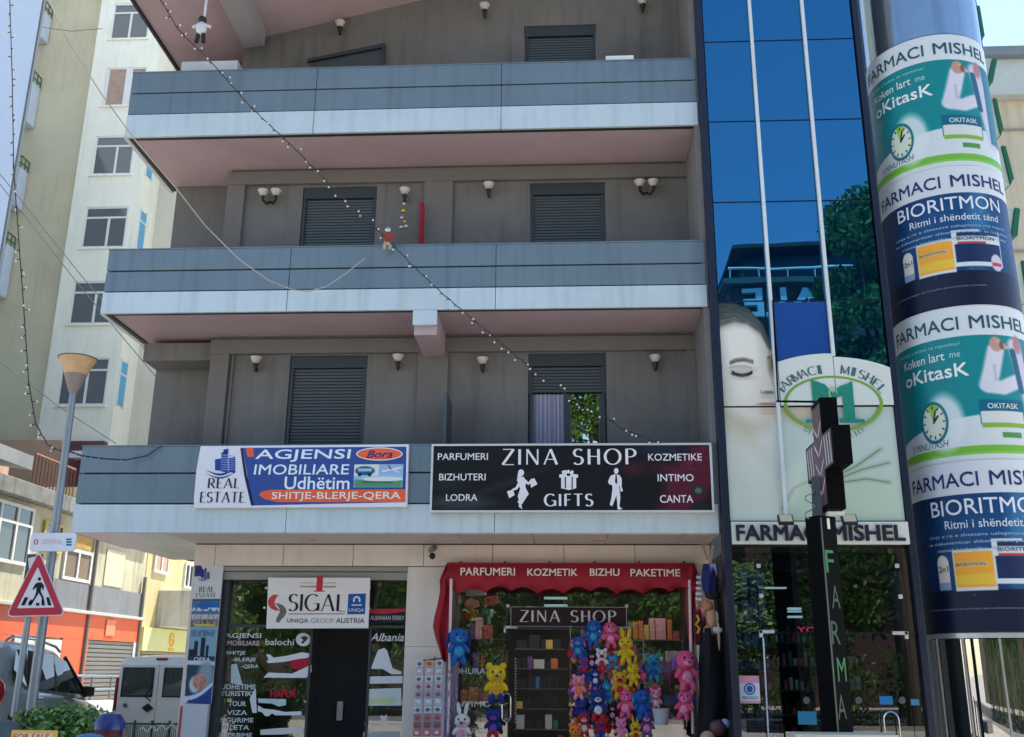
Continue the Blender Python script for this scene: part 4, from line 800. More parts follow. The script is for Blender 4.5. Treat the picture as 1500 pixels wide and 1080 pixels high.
# hedge
hd = T('hedge', 'clipped green hedge at the foot of the two poles', 'hedge', (-5.7, -2.5, 0)); cr = MB()
for i in range(60): leafball(cr, (rng.uniform(-6.05, -5.25), rng.uniform(-2.7, -2.2), rng.uniform(.3, 1.05)), .24, 330, .04)
for i in range(6): leafball(cr, (rng.uniform(-5.95, -5.4), -2.5, 1.1), .18, 160, .03)
cr.build('foliage', LEAF, hd, recalc=False); m = MB()
for i in range(9): m.tube([(-6.2 + i * .12, -2.4, 0), (-6.2 + i * .12, -2.42, .8)], .012, 5)
m.build('stem', BARK, hd)
def bin_(px, py, w_, lab, mt, extra=None, Y=-3.2, body=None):
    a = P(px, py, Y); t = T('litter_bin', lab, 'bin', (a.x, Y, 0)); 
    m = MB(); m.lathe([(w_ * .82, .1), (w_, a.z - .18), (w_ * 1.04, a.z - .16)], (a.x, Y, 0), 20); m.build('drum', body or mt, t, smooth=True)
    m = MB(); m.lathe([(w_ * 1.1, a.z - .17), (w_ * 1.08, a.z - .10), (w_ * .7, a.z - .02), (.001, a.z)], (a.x, Y, 0), 20); m.build('lid', mt, t, smooth=True)
    for s in (-1, 1): MB().tube([(a.x + s * w_, Y, 0), (a.x + s * w_, Y, a.z - .16)], .02, 6).build('post', mt, t)
    return t
bin_(163, 1043, .14, 'small bin with a dark blue domed lid beside the hedge', mat('navy_plastic', (22, 44, 112), .4, coat=.3), body=mat('maroon_drum', (92, 26, 38), .5))
bin_(4, 1054, .17, 'dark grey bin at the bottom left corner', mat('grey_plastic', (72, 82, 82), .5), Y=-3.6)
bin_(132, 1074, .16, 'bin with a light blue lid right of the yellow board', mat('sky_plastic', (40, 120, 170), .4), Y=-4.0)
q = pbox(12, 1070, 79, 1140, -4.6); ys_ = T('sale_board', 'yellow framed board reading FOR SALE below the poles', 'sign', (q[0], -4.6, q[2])); MB().box(q[0], q[1], -4.6, -4.57, q[2], q[3]).build('frame', mat('board_yellow', (214, 170, 70), .5, var=.1), ys_, bevel=.005)
MB().box(q[0] + .03, q[1] - .03, -4.61, -4.601, q[2], q[3] - .022).build('panel', mat('board_cream', (216, 200, 172), .5), ys_); words(ys_, 'lettering', 'FOR SALE', pbox(20, 1075, 72, 1085, -4.611), -4.612, (186, 60, 60), bold=.02)
# green railing with a wavy cream band, grey street fence
gf = T('green_railing', 'low green wire railing with a wavy cream strip in front of the white van', 'fence', (-6.5, 2.2, 0)); Y = 2.2
a, b = P(172, 1060, Y), P(275, 1050, Y); m = MB()
for i in range(5): x = a.x + (b.x - a.x) * i / 4; m.tube([(x, Y, -.6), (x, Y, a.z + .05)], .022, 6)
m.build('post', mat('fence_green', (30, 78, 58), .5), gf); m = MB()
for i in range(40): x = a.x + (b.x - a.x) * i / 39; m.tube([(x, Y, -.6), (x, Y, a.z + .02)], .006, 4)
m.tube([(a.x, Y, a.z), (b.x, Y, a.z)], .014, 5); m.build('wire_panel', mat('fence_green', ()), gf)
MB().tube([(a.x + (b.x - a.x) * (.35 + .65 * i / 40), Y - .03, a.z - .09 + .035 * math.sin(i * .75) + .08 * i / 40) for i in range(41)], .014, 6).build('wavy_strip', mat('cream_strip', (214, 210, 180), .5), gf, smooth=True)
sf = T('street_railing', 'grey tubular street railing in front of the orange shop front', 'fence', (-10.8, 9, -1)); m = MB()
for z in (1.55, 1.25): m.tube([(-10.9, 7.5, z - .05), (-10.9, 13.5, z - .1)], .03, 6)
for i in range(7): m.tube([(-10.9, 7.5 + i, -1), (-10.9, 7.5 + i, 1.5)], .03, 6)
m.build('rail', GALV, sf)
# ================================================================== SHOP SIGNS
YS = -.11
def panelsign(t, box, Y, c, frame=None, fw=.025, depth=.08, nm='board'):
    MB().box(box[0], box[1], Y, Y + depth, box[2], box[3]).build(nm, c, t, bevel=.004)
    if frame:
        x0, x1, z0, z1 = box; m = MB(); m.box(x0 - fw, x1 + fw, Y - .02, Y + depth, z0 - fw, z0).box(x0 - fw, x1 + fw, Y - .02, Y + depth, z1, z1 + fw).box(x0 - fw, x0, Y - .02, Y + depth, z0, z1).box(x1, x1 + fw, Y - .02, Y + depth, z0, z1)
        m.build('frame', frame, t, bevel=.004)
def zf(z0x, z0y, sc):                        # enlargement reader: returns pixel -> world point function on plane Y
    return lambda x, y, Y: P(z0x + x / sc, z0y + y / sc, Y)
SERIF = dict(thick=.15, thin=.045, serif=.09, gap=.14); DISP = dict(thick=.15, thin=.05, serif=0, gap=.2)
SW = mat('sign_film_white', (220, 220, 226), .3, var=.03)
# ---- real estate sign (curved left edge, printed)
A = zf(100, 460, 2.7778); q = pbox(288, 654, 597, 743, YS - .02)
rs = T('real_estate_sign', 'blue and white real estate agency sign with orange strip on the lowest balcony', 'sign', ((q[0] + q[1]) / 2, YS, q[2]))
a = [A(538, 538, YS), A(520, 640, YS), A(510, 760, YS), A(512, 790, YS), A(1378, 786, YS), A(1385, 530, YS)]
MB().prism([(p.x, p.z) for p in a], YS, YS + .09).build('board', SW, rs, bevel=.006)
ms = MB(); e = YS - .002
ms.poly([(p.x, e, p.z) for p in [A(708, 545, e), A(728, 650, e), A(748, 780, e), A(1372, 766, e), A(1376, 540, e)]]); ms.build('blue_field', mat('royal_blue', (28, 62, 140), .3, var=.05), rs)
ms = MB(); e = YS - .004; ms.poly([(p.x, e, p.z) for p in [A(700, 546, e), A(708, 546, e), A(726, 650, e), A(756, 779, e), A(744, 780, e), A(716, 660, e)]]); ms.build('navy_stripe', ink((24, 34, 84)), rs)
ms = MB(); ms.poly([(p.x, e, p.z) for p in [A(722, 546, e), A(752, 546, e), A(756, 582, e), A(730, 582, e)]]); ms.build('orange_tab', ink((226, 96, 66)), rs)
ms = MB(); pp = [A(1372, 714, e), A(820, 716, e), A(785, 724, e), A(776, 736, e), A(795, 752, e), A(850, 766, e), A(1372, 766, e)]; ms.poly([(p.x, e, p.z) for p in pp]); ms.build('orange_strip', mat('orange_print', (232, 92, 44), .35), rs)
def zb(A, x0, y0, x1, y1, Y): a, b, c, d = A(x0, y0, Y), A(x1, y0, Y), A(x0, y1, Y), A(x1, y1, Y); return ((a.x + c.x) / 2, (b.x + d.x) / 2, (c.z + d.z) / 2, (a.z + b.z) / 2)
e = YS - .007
words(rs, 'lettering', 'AGJENSI', zb(A, 762, 551, 1150, 602, e), e, (222, 234, 244), bold=.028, shear=.05)
words(rs, 'lettering', 'IMOBILIARE', zb(A, 756, 612, 1143, 654, e), e, (222, 234, 244), bold=.022, shear=.05)
words(rs, 'lettering', 'Udhëtim', zb(A, 880, 662, 1145, 714, e), e, (226, 232, 240), bold=.03)
words(rs, 'lettering', 'SHITJE-BLERJE-QERA', zb(A, 828, 724, 1352, 762, e), e, (236, 226, 216), bold=.02)
words(rs, 'lettering', 'REAL', zb(A, 568, 668, 698, 710, e), e, (30, 34, 50), pen=SERIF); words(rs, 'lettering', 'ESTATE', zb(A, 536, 724, 718, 768, e), e, (30, 34, 50), pen=SERIF)
def ellip(A, cx, cy, rx, ry, Y, c, par, nm): m = MB(); m.poly([tuple(A(cx + rx * math.cos(t), cy + ry * math.sin(t), Y)) for t in np.linspace(0, 6.283, 33)[:-1]]); return m.build(nm, ink(c), par, recalc=False)
ellip(A, 1266, 570, 95, 27, e + .001, (226, 226, 232), rs, 'oval_rim'); ellip(A, 1266, 570, 90, 23, e - .001, (232, 104, 66), rs, 'oval'); words(rs, 'lettering', 'Bora', zb(A, 1214, 556, 1320, 586, e), e - .003, (26, 44, 120), bold=.03, shear=.35)
def citylogo(par, A, x, y, s, Y, c, nm='tower_logo'):
    m = MB()
    for (bx0, bx1, by0, by1) in ((0, 24, 40, 84), (26, 52, 12, 90), (34, 54, 0, 12), (56, 82, 34, 92)):
        m.poly([tuple(A(x + bx0 * s, y + by1 * s, Y)), tuple(A(x + bx1 * s, y + (by1 + 3) * s, Y)), tuple(A(x + bx1 * s, y + (by0 - 4) * s, Y)), tuple(A(x + bx0 * s, y + by0 * s, Y))])
    for k, (dy, w_) in enumerate(((0, 9), (15, 6))):
        up = [(x + (-36 + i * 12) * s, y + (78 + dy + 20 * math.sin(i / 10 * math.pi * .95 + .2) - (i * .2)) * s) for i in range(11)]
        m.poly([tuple(A(px_, py_, Y - .001 - k * .0005)) for px_, py_ in up] + [tuple(A(px_, py_ + w_ * s * math.sin(max(i, .5) / 10 * math.pi), Y - .001 - k * .0005)) for i, (px_, py_) in list(enumerate(up))[::-1]])
    m.build(nm, ink(c), par, recalc=False)
    m = MB()
    for i in range(7): m.poly([tuple(A(x + 28 * s, y + (20 + i * 10) * s, Y - .002)), tuple(A(x + 80 * s, y + (26 + i * 9) * s, Y - .002)), tuple(A(x + 80 * s, y + (28 + i * 9) * s, Y - .002)), tuple(A(x + 28 * s, y + (22.5 + i * 10) * s, Y - .002))])
    m.build('window_lines', ink((160, 180, 220)), par, recalc=False)
citylogo(rs, A, 597, 552, 1.0, e, (36, 66, 150))
def scenep(U, V):
    im = base(U, (150, 190, 214)); im = over(im, V > .55, (186, 208, 224)); im = over(im, rect(U, V, 0, .5, .5, 1), (214, 216, 206))
    im = over(im, ell(U, V, .22, .72, .2, .2, .2), (44, 84, 128)); im = over(im, rect(U, V, .08, .36, .70, .82), (150, 190, 212)); im = over(im, ell(U, V, .12, .55, .04, .07, .3), (20, 30, 40)); im = over(im, ell(U, V, .32, .55, .04, .07, .3), (20, 30, 40))
    im = over(im, rect(U, V, .5, 1, .55, 1) * .5, (110, 150, 206)); im = over(im, stroke(U, V, [(.6, .7), (.95, .86)], .03), (226, 230, 236)); im = over(im, stroke(U, V, [(.75, .78), (.70, .95)], .02), (90, 100, 170)); im = over(im, stroke(U, V, [(.78, .8), (.9, .66)], .02), (210, 216, 226))
    im = over(im, rect(U, V, 0, 1, 0, .34, .1), (84, 140, 110)); im = over(im, ell(U, V, .6, .36, .42, .1, .2), (216, 220, 222)); im = over(im, rect(U, V, .2, .8, .2, .26), (60, 92, 84)); return im
raster(rs, 'travel_photo', zb(A, 1162, 612, 1362, 706, e), e, .006, scenep)
# ---- ZINA SHOP light box
B = zf(600, 460, 3.0); q = pbox(634, 653, 1041, 748, YS - .02)
zs_ = T('zina_shop_sign', 'wide black ZINA SHOP light box with white frame and white figures on the lowest balcony', 'sign', ((q[0] + q[1]) / 2, YS, q[2]))
FRW = mat('alu_frame', (206, 206, 204), .35, metal=.3)
panelsign(zs_, q, YS - .02, mat('black_acrylic', (16, 15, 20), .2, spec=.25, var=.05), FRW, .028, .12, 'board')
e = YS - .024
def softbg(U, V):
    im = base(U, (15, 13, 17)); im = over(im, ell(U, V, .10, .12, .12, .10, 1, -20) * .8, (62, 66, 66)); im = over(im, ell(U, V, .06, .4, .06, .1, 1) * .5, (40, 44, 46)); im = over(im, ell(U, V, .2, .3, .03, .5, .8, -30) * .5, (44, 42, 46))
    im = over(im, ell(U, V, .93, .45, .09, .75, .5, -8) * .9, (88, 22, 42)); im = over(im, ell(U, V, .80, .60, .10, .16, .6, 20) * .8, (84, 24, 44)); im = over(im, ell(U, V, .82, .95, .08, .12, .9) * .8, (32, 44, 66)); im = over(im, ell(U, V, .955, .30, .025, .09, .4), (36, 42, 42)); im = over(im, ell(U, V, .955, .30, .012, .045, .5), (96, 100, 88)); im = over(im, ell(U, V, .96, .05, .03, .08, .4), (24, 30, 30))
    im = over(im, ell(U, V, .78, .3, .05, .5, 1) * .7, (10, 10, 12)); im = over(im, rect(U, V, .88, 1, .6, 1, .1) * (vnoise(U * 3, V, 30, 5) > .7) * .35, (150, 60, 80)); return im
raster(zs_, 'background_print', (q[0] + .004, q[1] - .004, q[2] + .004, q[3] - .004), e + .002, .012, softbg)
WI = (224, 222, 224)
words(zs_, 'lettering', 'ZINA SHOP', zb(B, 404, 592, 998, 664, e), e, WI, pen=dict(thick=.14, thin=.055, serif=0, gap=.2)); words(zs_, 'lettering', 'GIFTS', zb(B, 590, 790, 808, 846, e), e, WI, pen=dict(thick=.17, thin=.07, serif=.04, gap=.2))
for s, b in (('PARFUMERI', (124, 612, 344, 642)), ('BIZHUTERI', (130, 702, 334, 732)), ('LODRA', (160, 792, 298, 822)), ('KOZMETIKE', (1048, 614, 1284, 645)), ('INTIMO', (1090, 704, 1248, 736)), ('CANTA', (1100, 796, 1246, 830))): words(zs_, 'lettering', s, zb(B, *b, e), e, WI, bold=.012)
def shp(par, A, pts, Y, c, nm, dx=0, dy=0, k=1, mb=None):
    m = mb or MB(); m.poly([tuple(A(dx + x * k, dy + y * k, Y)) for x, y in pts])
    return m if mb else m.build(nm, ink(c), par, recalc=False)
def circ(cx, cy, r, r2=None, n=16): return [(cx + r * math.cos(t), cy + (r2 or r) * math.sin(t)) for t in np.linspace(0, 6.283, n + 1)[:-1]]
m = MB()                                     # woman with shopping bags
for j, pts in enumerate((circ(490, 698, 13, 15), [(476, 700), (472, 735), (484, 745), (492, 712)], [(480, 716), (502, 716), (512, 742), (508, 760), (524, 792), (508, 812), (494, 808), (474, 806), (486, 768), (476, 742)],
    [(504, 722), (522, 740), (538, 722), (544, 730), (522, 752), (506, 740)], [(478, 738), (466, 762), (450, 770), (450, 778), (472, 772), (488, 750)], [(528, 730), (548, 722), (562, 748), (534, 764)], [(428, 780), (454, 772), (462, 796), (438, 810)],
    [(478, 804), (492, 806), (492, 846), (496, 858), (480, 848), (480, 836)], [(496, 806), (512, 808), (494, 836), (474, 828), (476, 822), (488, 822)])): shp(zs_, B, pts, e - .0003 * j, WI, '', mb=m)
m.build('woman_figure', ink(WI), zs_, recalc=False)
m = MB()                                     # striding man in a suit
for j, pts in enumerate((circ(908, 690, 10, 13), [(886, 710), (904, 704), (922, 708), (932, 724), (932, 760), (938, 778), (928, 782), (922, 752), (920, 768), (892, 770), (890, 752), (876, 748), (872, 736), (880, 718)],
    [(892, 766), (912, 766), (908, 800), (898, 826), (890, 846), (880, 838), (886, 812)], [(904, 768), (922, 766), (926, 806), (922, 846), (936, 858), (914, 860), (912, 822)])): shp(zs_, B, pts, e - .0003 * j, WI, '', mb=m)
m.build('man_figure', ink(WI), zs_, recalc=False); shp(zs_, B, [(905, 706), (910, 706), (913, 740), (908, 750), (903, 738)], e - .002, (20, 18, 22), 'tie')
m = MB()                                     # gift box
for j, pts in enumerate(([(666, 712), (732, 712), (732, 766), (700, 774), (666, 766)], [(658, 706), (690, 702), (692, 716), (658, 720)], [(706, 702), (740, 706), (740, 720), (706, 716)], [(672, 704), (668, 692), (684, 686), (698, 700)], [(702, 700), (714, 686), (722, 694), (716, 706)], [(686, 690), (700, 684), (708, 696), (698, 702)])): shp(zs_, B, pts, e - .0003 * j, WI, '', mb=m)
m.build('gift_box', ink(WI), zs_, recalc=False)
m = MB(); shp(zs_, B, [(682, 716), (687, 716), (687, 768), (682, 767)], e - .003, 0, '', mb=m); shp(zs_, B, [(712, 716), (717, 716), (717, 768), (712, 770)], e - .003, 0, '', mb=m); m.build('ribbon', ink((20, 18, 22)), zs_, recalc=False)

# ================================================================== INSURANCE OFFICE FRONT
io = T('insurance_office_front', 'glazed office front covered in white stickers with a dark open doorway', 'shop front', (-3.8, 1.3, .15))
SG1 = glass('shop_glass', (.62, .68, .68), (1, 1, 1), 1.55, .005, wave=.02, minr=.16)
FD = mat('frame_dark', (56, 62, 66), .4, metal=.2); GX = 1.36
L0, L1 = P(322, 950, GX).x, P(597, 950, GX).x; D0, D1_ = P(455, 980, GX).x, P(538, 980, GX).x; HZ = P(500, 920, GX).z
m = MB(); m.box(L0, L0 + .10, GX - .1, GX + .04, .15, 2.95); m.build('grey_reveal', FD, io)
m = MB()
for x in (D0 - .03, D1_ + .01): m.box(x, x + .035, GX - .02, GX + .03, .15, HZ)
m.box(L0 + .10, L1, GX - .02, GX + .03, HZ - .0, HZ + .04); m.box(P(452, 900, GX).x, P(452, 900, GX).x + .03, GX - .02, GX + .03, HZ + .04, 2.95); m.build('frame', FD, io)
for a, b, c, d in ((L0 + .10, D0 - .035, .15, HZ), (D1_ + .05, L1, .15, HZ), (L0 + .10, D1_, HZ + .045, 2.95), (D1_ + .05, L1, HZ + .045, 2.95)): MB().quad(a, b, c, d, GX).build('glass_pane', SG1, io, recalc=False)
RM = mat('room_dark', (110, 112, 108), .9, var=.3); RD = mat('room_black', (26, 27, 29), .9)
m = MB(); m.quad(-5.2, -2.45, .15, 3.1, 4.2).poly([(-5.2, GX + .1, .15), (-5.2, 4.2, .15), (-5.2, 4.2, 3.1), (-5.2, GX + .1, 3.1)]).poly([(-2.42, GX + .1, .15), (-2.42, 4.2, .15), (-2.42, 4.2, 3.1), (-2.42, GX + .1, 3.1)]); m.build('interior_wall', RM, io)
MB().box(-5.2, -2.42, GX + .1, 4.2, 3.0, 3.1).build('interior_ceiling', RM, io); MB().box(-5.2, -2.42, GX + .1, 4.2, .1, .16).build('interior_floor', RM, io)
for x_ in (-4.6, -2.8): MB().box(x_ - .15, x_ + .15, 1.45, 1.66, 2.985, 2.998).build('ceiling_light_or_fill', mat('hidden_fill_glow', (255, 246, 232), .4, emit=5.0), io)  # unseen emissive panels added to brighten the office interior
MB().box(-5.2, -2.43, 1.405, 1.43, 2.90, 2.999).build('added_baffle', FD, io)  # added board, keeps the fill panels out of view
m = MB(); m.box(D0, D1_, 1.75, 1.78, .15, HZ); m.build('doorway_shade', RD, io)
MB().box(D0 + .35, D0 + .44, 1.68, 1.74, .95, 1.22).build('door_lock', mat('brushed', (150, 150, 150), .3, metal=.7), io, bevel=.005)
Cz = zf(270, 900, 4.054)
def decal(s, b, c=(206, 212, 212), par=io, A=Cz, Y=GX - .006, nm='window_lettering', **k): return words(par, nm, s, zb(A, *b, Y), Y, c, **k)
for s, b, c in (('AGJENSI', (240, 112, 456, 150), None), ('IMOBILIARE', (246, 156, 446, 186), (206, 176, 186)), ('-SHITJE', (236, 218, 362, 246), None), ('-BLERJE', (282, 258, 424, 286), None), ('-QERA', (340, 298, 440, 324), None), ('UDHETIME', (218, 416, 424, 446), None), ('TURISTIKE', (214, 456, 424, 486), None), ('TOUR', (262, 516, 366, 546), None), ('VIZA', (252, 570, 374, 598), None), ('SIGURIME', (212, 614, 410, 642), None), ('BILETA', (226, 658, 386, 686), None), ('SHERBIME', (202, 704, 402, 730), None)): decal(s, b, c or (206, 212, 212), bold=.035)
decal('balochi', (482, 146, 652, 184), bold=.03); decal('HAPUR', (512, 448, 664, 494), (200, 34, 52), bold=.04); decal('Albania', (1106, 112, 1304, 160), bold=.03, shear=.3); decal('ALBANIAN FERRY', (1104, 8, 1306, 34), bold=.02)
WS_ = (214, 218, 218); Yd = GX - .008
shp(io, Cz, circ(706, 150, 44, 40, 20), Yd, WS_, 'round_sticker'); m = MB(); shp(io, Cz, [(690, 140), (712, 128), (738, 138), (722, 158), (700, 178), (694, 166), (708, 154)], Yd - .001, 0, '', mb=m); m.build('round_sticker_mark', ink((70, 60, 70)), io, recalc=False)
shp(io, Cz, [(486, 238), (508, 238), (530, 258), (600, 248), (700, 226), (740, 232), (752, 250), (700, 268), (640, 276), (560, 286), (500, 290), (488, 280), (500, 268)], Yd, WS_, 'plane_sticker')
shp(io, Cz, [(625, 276), (700, 262), (756, 262), (740, 304), (690, 330), (640, 322)], Yd - .001, (176, 30, 52), 'red_wing_sticker'); shp(io, Cz, [(470, 376), (500, 346), (640, 352), (756, 300), (756, 340), (724, 378)], Yd, WS_, 'cloud_sticker')
shp(io, Cz, [(1108, 324), (1150, 214), (1186, 200), (1204, 214), (1236, 320), (1292, 342), (1286, 356), (1230, 356), (1180, 326)], Yd, WS_, 'white_tail_sticker'); shp(io, Cz, [(1096, 370), (1296, 366), (1296, 410), (1096, 412)], Yd, WS_, 'white_strip_sticker')
m = MB(); shp(io, Cz, [(1092, 444), (1288, 438), (1288, 542), (1092, 544)], Yd, 0, '', mb=m); m.build('paper_notice', ink((206, 214, 212)), io, recalc=False); m = MB(); shp(io, Cz, [(1104, 500), (1260, 490), (1260, 526), (1104, 530)], Yd - .001, 0, '', mb=m); m.build('notice_print', ink((196, 214, 160)), io, recalc=False); decal('Shqiperia', (1204, 454, 1284, 470), (40, 70, 130), bold=.02)
shp(io, Cz, [(1166, 596), (1176, 604), (1190, 604), (1202, 594), (1204, 622), (1190, 640), (1176, 640), (1166, 622)], Yd, WS_, 'crest_sticker'); decal('SHQIPTARE', (1070, 642, 1284, 664), bold=.03); shp(io, Cz, [(1062, 700), (1280, 696), (1280, 740), (1062, 740)], Yd, (176, 178, 178), 'lower_strip')
shp(io, Cz, [(436, 540), (470, 560), (530, 566), (600, 580), (696, 576), (696, 600), (540, 600), (520, 588), (500, 606), (480, 604), (462, 582), (436, 576)], Yd, WS_, 'vehicle_sticker'); shp(io, Cz, [(436, 500), (604, 504), (604, 540), (560, 548), (520, 530), (440, 526)], Yd, (186, 204, 206), 'coach_sticker')
shp(io, Cz, [(278, 300), (310, 292), (346, 420), (276, 410)], Yd, (190, 204, 202), 'tall_sticker'); shp(io, Cz, [(452, 686), (560, 676), (696, 672), (716, 706), (580, 714), (452, 716)], Yd, (210, 208, 198), 'paper_stack_sticker'); m = MB(); shp(io, Cz, [(388, 500), (424, 440), (430, 586), (404, 586)], Yd, 0, '', mb=m); m.build('white_shape_sticker', ink(WS_), io, recalc=False)
m = MB(); shp(io, Cz, [(1092, -30), (1310, -34), (1310, -16), (1180, 0), (1092, -6)], Yd, 0, '', mb=m); m.build('red_ribbon_print', ink((196, 56, 66)), io, recalc=False)
m = MB(); shp(io, Cz, [(1092, -10), (1180, 0), (1310, -16), (1310, 50), (1092, 54)], Yd + .001, 0, '', mb=m); m.build('dark_strip_print', ink((46, 40, 42)), io, recalc=False)
# ---- insurance banner board
q = pbox(390, 847, 540, 919, 1.05); Dz = zf(380, 840, 6.818); sb = T('insurance_banner', 'white SIGAL insurance board hung over the dark office doorway', 'sign', (q[0], 1.05, q[2]))
cs4 = [Dz(88, 44, 1.05), Dz(1106, 44, 1.05), Dz(1086, 548, 1.05), Dz(68, 552, 1.05)]
MB().prism([(p.x, p.z) for p in cs4], 1.05, 1.075).build('board', mat('banner_white', (228, 220, 214), .45, var=.04), sb)
e = 1.047
words(sb, 'lettering', 'SIGAL', zb(Dz, 288, 206, 860, 380, e), e, (46, 34, 38), pen=dict(thick=.15, thin=.035, serif=.075, gap=.1)); words(sb, 'lettering', 'UNIQA', zb(Dz, 276, 452, 486, 500, e), e, (66, 66, 82), bold=.015); words(sb, 'lettering', 'GROUP', zb(Dz, 516, 448, 742, 498, e), e, (150, 146, 156)); words(sb, 'lettering', 'AUSTRIA', zb(Dz, 764, 446, 1050, 498, e), e, (66, 66, 82), bold=.015)
shp(sb, Dz, [(290, 400), (850, 398), (850, 410), (290, 412)], e, (196, 130, 120), 'rule'); words(sb, 'numeral', '1', zb(Dz, 548, 20, 656, 184, e), e, (196, 50, 62), pen=dict(thick=.3, thin=.07, serif=.26, gap=.1))
words(sb, 'small_lettering', 'SHOQERIA E PARE E SIGURIMEVE', zb(Dz, 416, 90, 770, 104, e), e - .0, (130, 116, 116)); words(sb, 'small_lettering', 'NE SHQIPERI', zb(Dz, 408, 124, 566, 144, e), e, (80, 66, 66), bold=.02); words(sb, 'small_lettering', 'DHE KOSOVE', zb(Dz, 640, 124, 762, 144, e), e, (80, 66, 66), bold=.02)
m = MB(); mg = MB()
pr = [(166, 214, 28), (136, 240, 34), (118, 276, 34), (122, 316, 34), (150, 352, 34), (180, 372, 26)]; pg = [(176, 300, 22), (206, 318, 30), (232, 350, 32), (236, 392, 34), (214, 430, 34), (190, 462, 26), (184, 490, 14)]
for L_, mm in ((pr, m), (pg, mg)):
    for i in range(len(L_) - 1):
        (x0, y0, w0), (x1, y1, w1) = L_[i], L_[i + 1]; shp(sb, Dz, [(x0 - w0, y0), (x0 + w0, y0 + 2), (x1 + w1, y1 + 2), (x1 - w1, y1)], e, 0, '', mb=mm)
m.build('red_swirl', ink((206, 66, 74)), sb, recalc=False); mg.build('grey_swirl', ink((110, 106, 100)), sb, recalc=False)
shp(sb, Dz, [(888, 206), (1064, 202), (1054, 408), (878, 410)], e, (24, 84, 148), 'blue_emblem_square'); m = MB()
for i in range(12):
    a, b = R(-30 + i * 20), R(-10 + i * 20); k = e - .002; shp(sb, Dz, [(972 + 38 * math.cos(a), 268 - 42 * math.sin(a)), (972 + 38 * math.cos(b), 268 - 42 * math.sin(b)), (972 + 20 * math.cos(b), 268 - 24 * math.sin(b)), (972 + 20 * math.cos(a), 268 - 24 * math.sin(a))], k, 0, '', mb=m)
shp(sb, Dz, [(920, 312), (1026, 310), (1026, 322), (920, 324)], e - .002, 0, '', mb=m); m.build('emblem_mark', ink((206, 214, 224)), sb, recalc=False); words(sb, 'lettering', 'UNIQA', zb(Dz, 894, 350, 1044, 388, e), e - .002, (206, 214, 224), bold=.02)
for (x, y) in ((70, 146), (1102, 146), (52, 344), (1096, 350)): p = Dz(x, y, 1.06); MB().ball((p.x, 1.05, p.z), .018, n=10).build('fixing', WHITE, sb, smooth=True)
# ---- vertical banner on the left pier
vb = T('vertical_banner', 'tall narrow real estate banner with city photos on the left pier', 'banner', (-5.6, 1.15, .9)); Ez = zf(270, 820, 4.917); Yv = 1.14
c4 = [Ez(78, 44, Yv), Ez(282, 36, Yv), Ez(190, 1042, Yv), Ez(0, 1028, Yv)]
def vmap(x, z, d):                            # u,v on the leaning banner quad
    a = c4[3] * (1 - x) + c4[2] * x; b = c4[0] * (1 - x) + c4[1] * x; p = a * (1 - z) + b * z; return (p.x, Yv - .004 - d, p.z)
MB().prism([(p.x, p.z) for p in c4], Yv, Yv + .03).build('board', SW, vb)
def vprint(U, V):
    im = base(U, (206, 206, 208)); im = over(im, rect(U, V, -1, 2, .92, 1.1) * (U + (V - .92) * 3 < .45), (44, 46, 116))
    im = over(im, rect(U, V, -1, 2, .635, .745), (70, 110, 150)); im = over(im, ell(U, V, .6, .70, .42, .03, .3), (30, 96, 160)); im = over(im, rect(U, V, -1, 2, .66, .685) * (vnoise(U, V * 3, 26, 2) > .45), (196, 204, 208)); im = over(im, rect(U, V, -1, 2, .735, .748), (52, 66, 96))
    im = over(im, rect(U, V, -1, 2, .545, .635), (150, 146, 140)); im = over(im, rect(U, V, -1, 2, .545, .6) * (vnoise(U * 1.5, V * 4, 24, 9) > .5), (90, 80, 60)); im = over(im, rect(U, V, .15, .9, .55, .562), (220, 190, 60)); im = over(im, rect(U, V, -1, 2, .60, .635) * (vnoise(U, V, 30, 4) > .5), (190, 180, 184))
    im = over(im, rect(U, V, -1, 2, .30, .545), (120, 160, 176)); im = over(im, rect(U, V, .06, .9, .475, .52) * (vnoise(U * 1.2, V * 2, 40, 8) > .4), (76, 106, 130))
    for a, b, h in ((.02, .2, .38), (.2, .34, .44), (.44, .6, .465), (.64, .74, .41)): im = over(im, rect(U, V, a, b, .33, h), (22, 34, 48))
    im = over(im, rect(U, V, -1, 2, .30, .335), (40, 54, 70)); im = over(im, rect(U, V, -1, 2, .0, .27), (36, 66, 84)); im = over(im, ell(U, V, .72, .2, .3, .1, .6), (130, 150, 160)); im = over(im, ell(U, V, .35, .13, .22, .06, .4) , (190, 196, 206))
    im = over(im, ell(U, V, .52, .15, .26, .06, .3), (196, 140, 122)); im = over(im, (vnoise(U, V * 3, 26, 6) > .55) * ell(U, V, .52, .15, .24, .055, .3) * .6, (150, 92, 82))
    cv = V < .02 + .12 * U ** 2.2; im = over(im, (V < .045 + .115 * U ** 2.0) & (U > -.1), (196, 206, 222)); im = over(im, (V < .015 + .115 * U ** 2.0) & (U > .1), (36, 62, 128)); return im
raster(vb, 'print', (0, 1, 0, 1), 0, .006, vprint, mapf=vmap); 
def vword(s, x0, x1, z0, z1, c, **k): return words(vb, 'lettering', s, (x0, x1, z0, z1), 0, c, mapf=lambda x, z, d: vmap(x, z, d + .004), **k)
vword('REAL', .22, .74, .80, .84, (40, 40, 60), pen=SERIF); vword('ESTATE', .12, .84, .76, .793, (40, 40, 60), pen=SERIF); vword('QERA', .24, .84, .288, .325, (210, 218, 226), bold=.03)
citylogo(vb, Ez, 118, 64, .78, Yv - .01, (44, 46, 116))
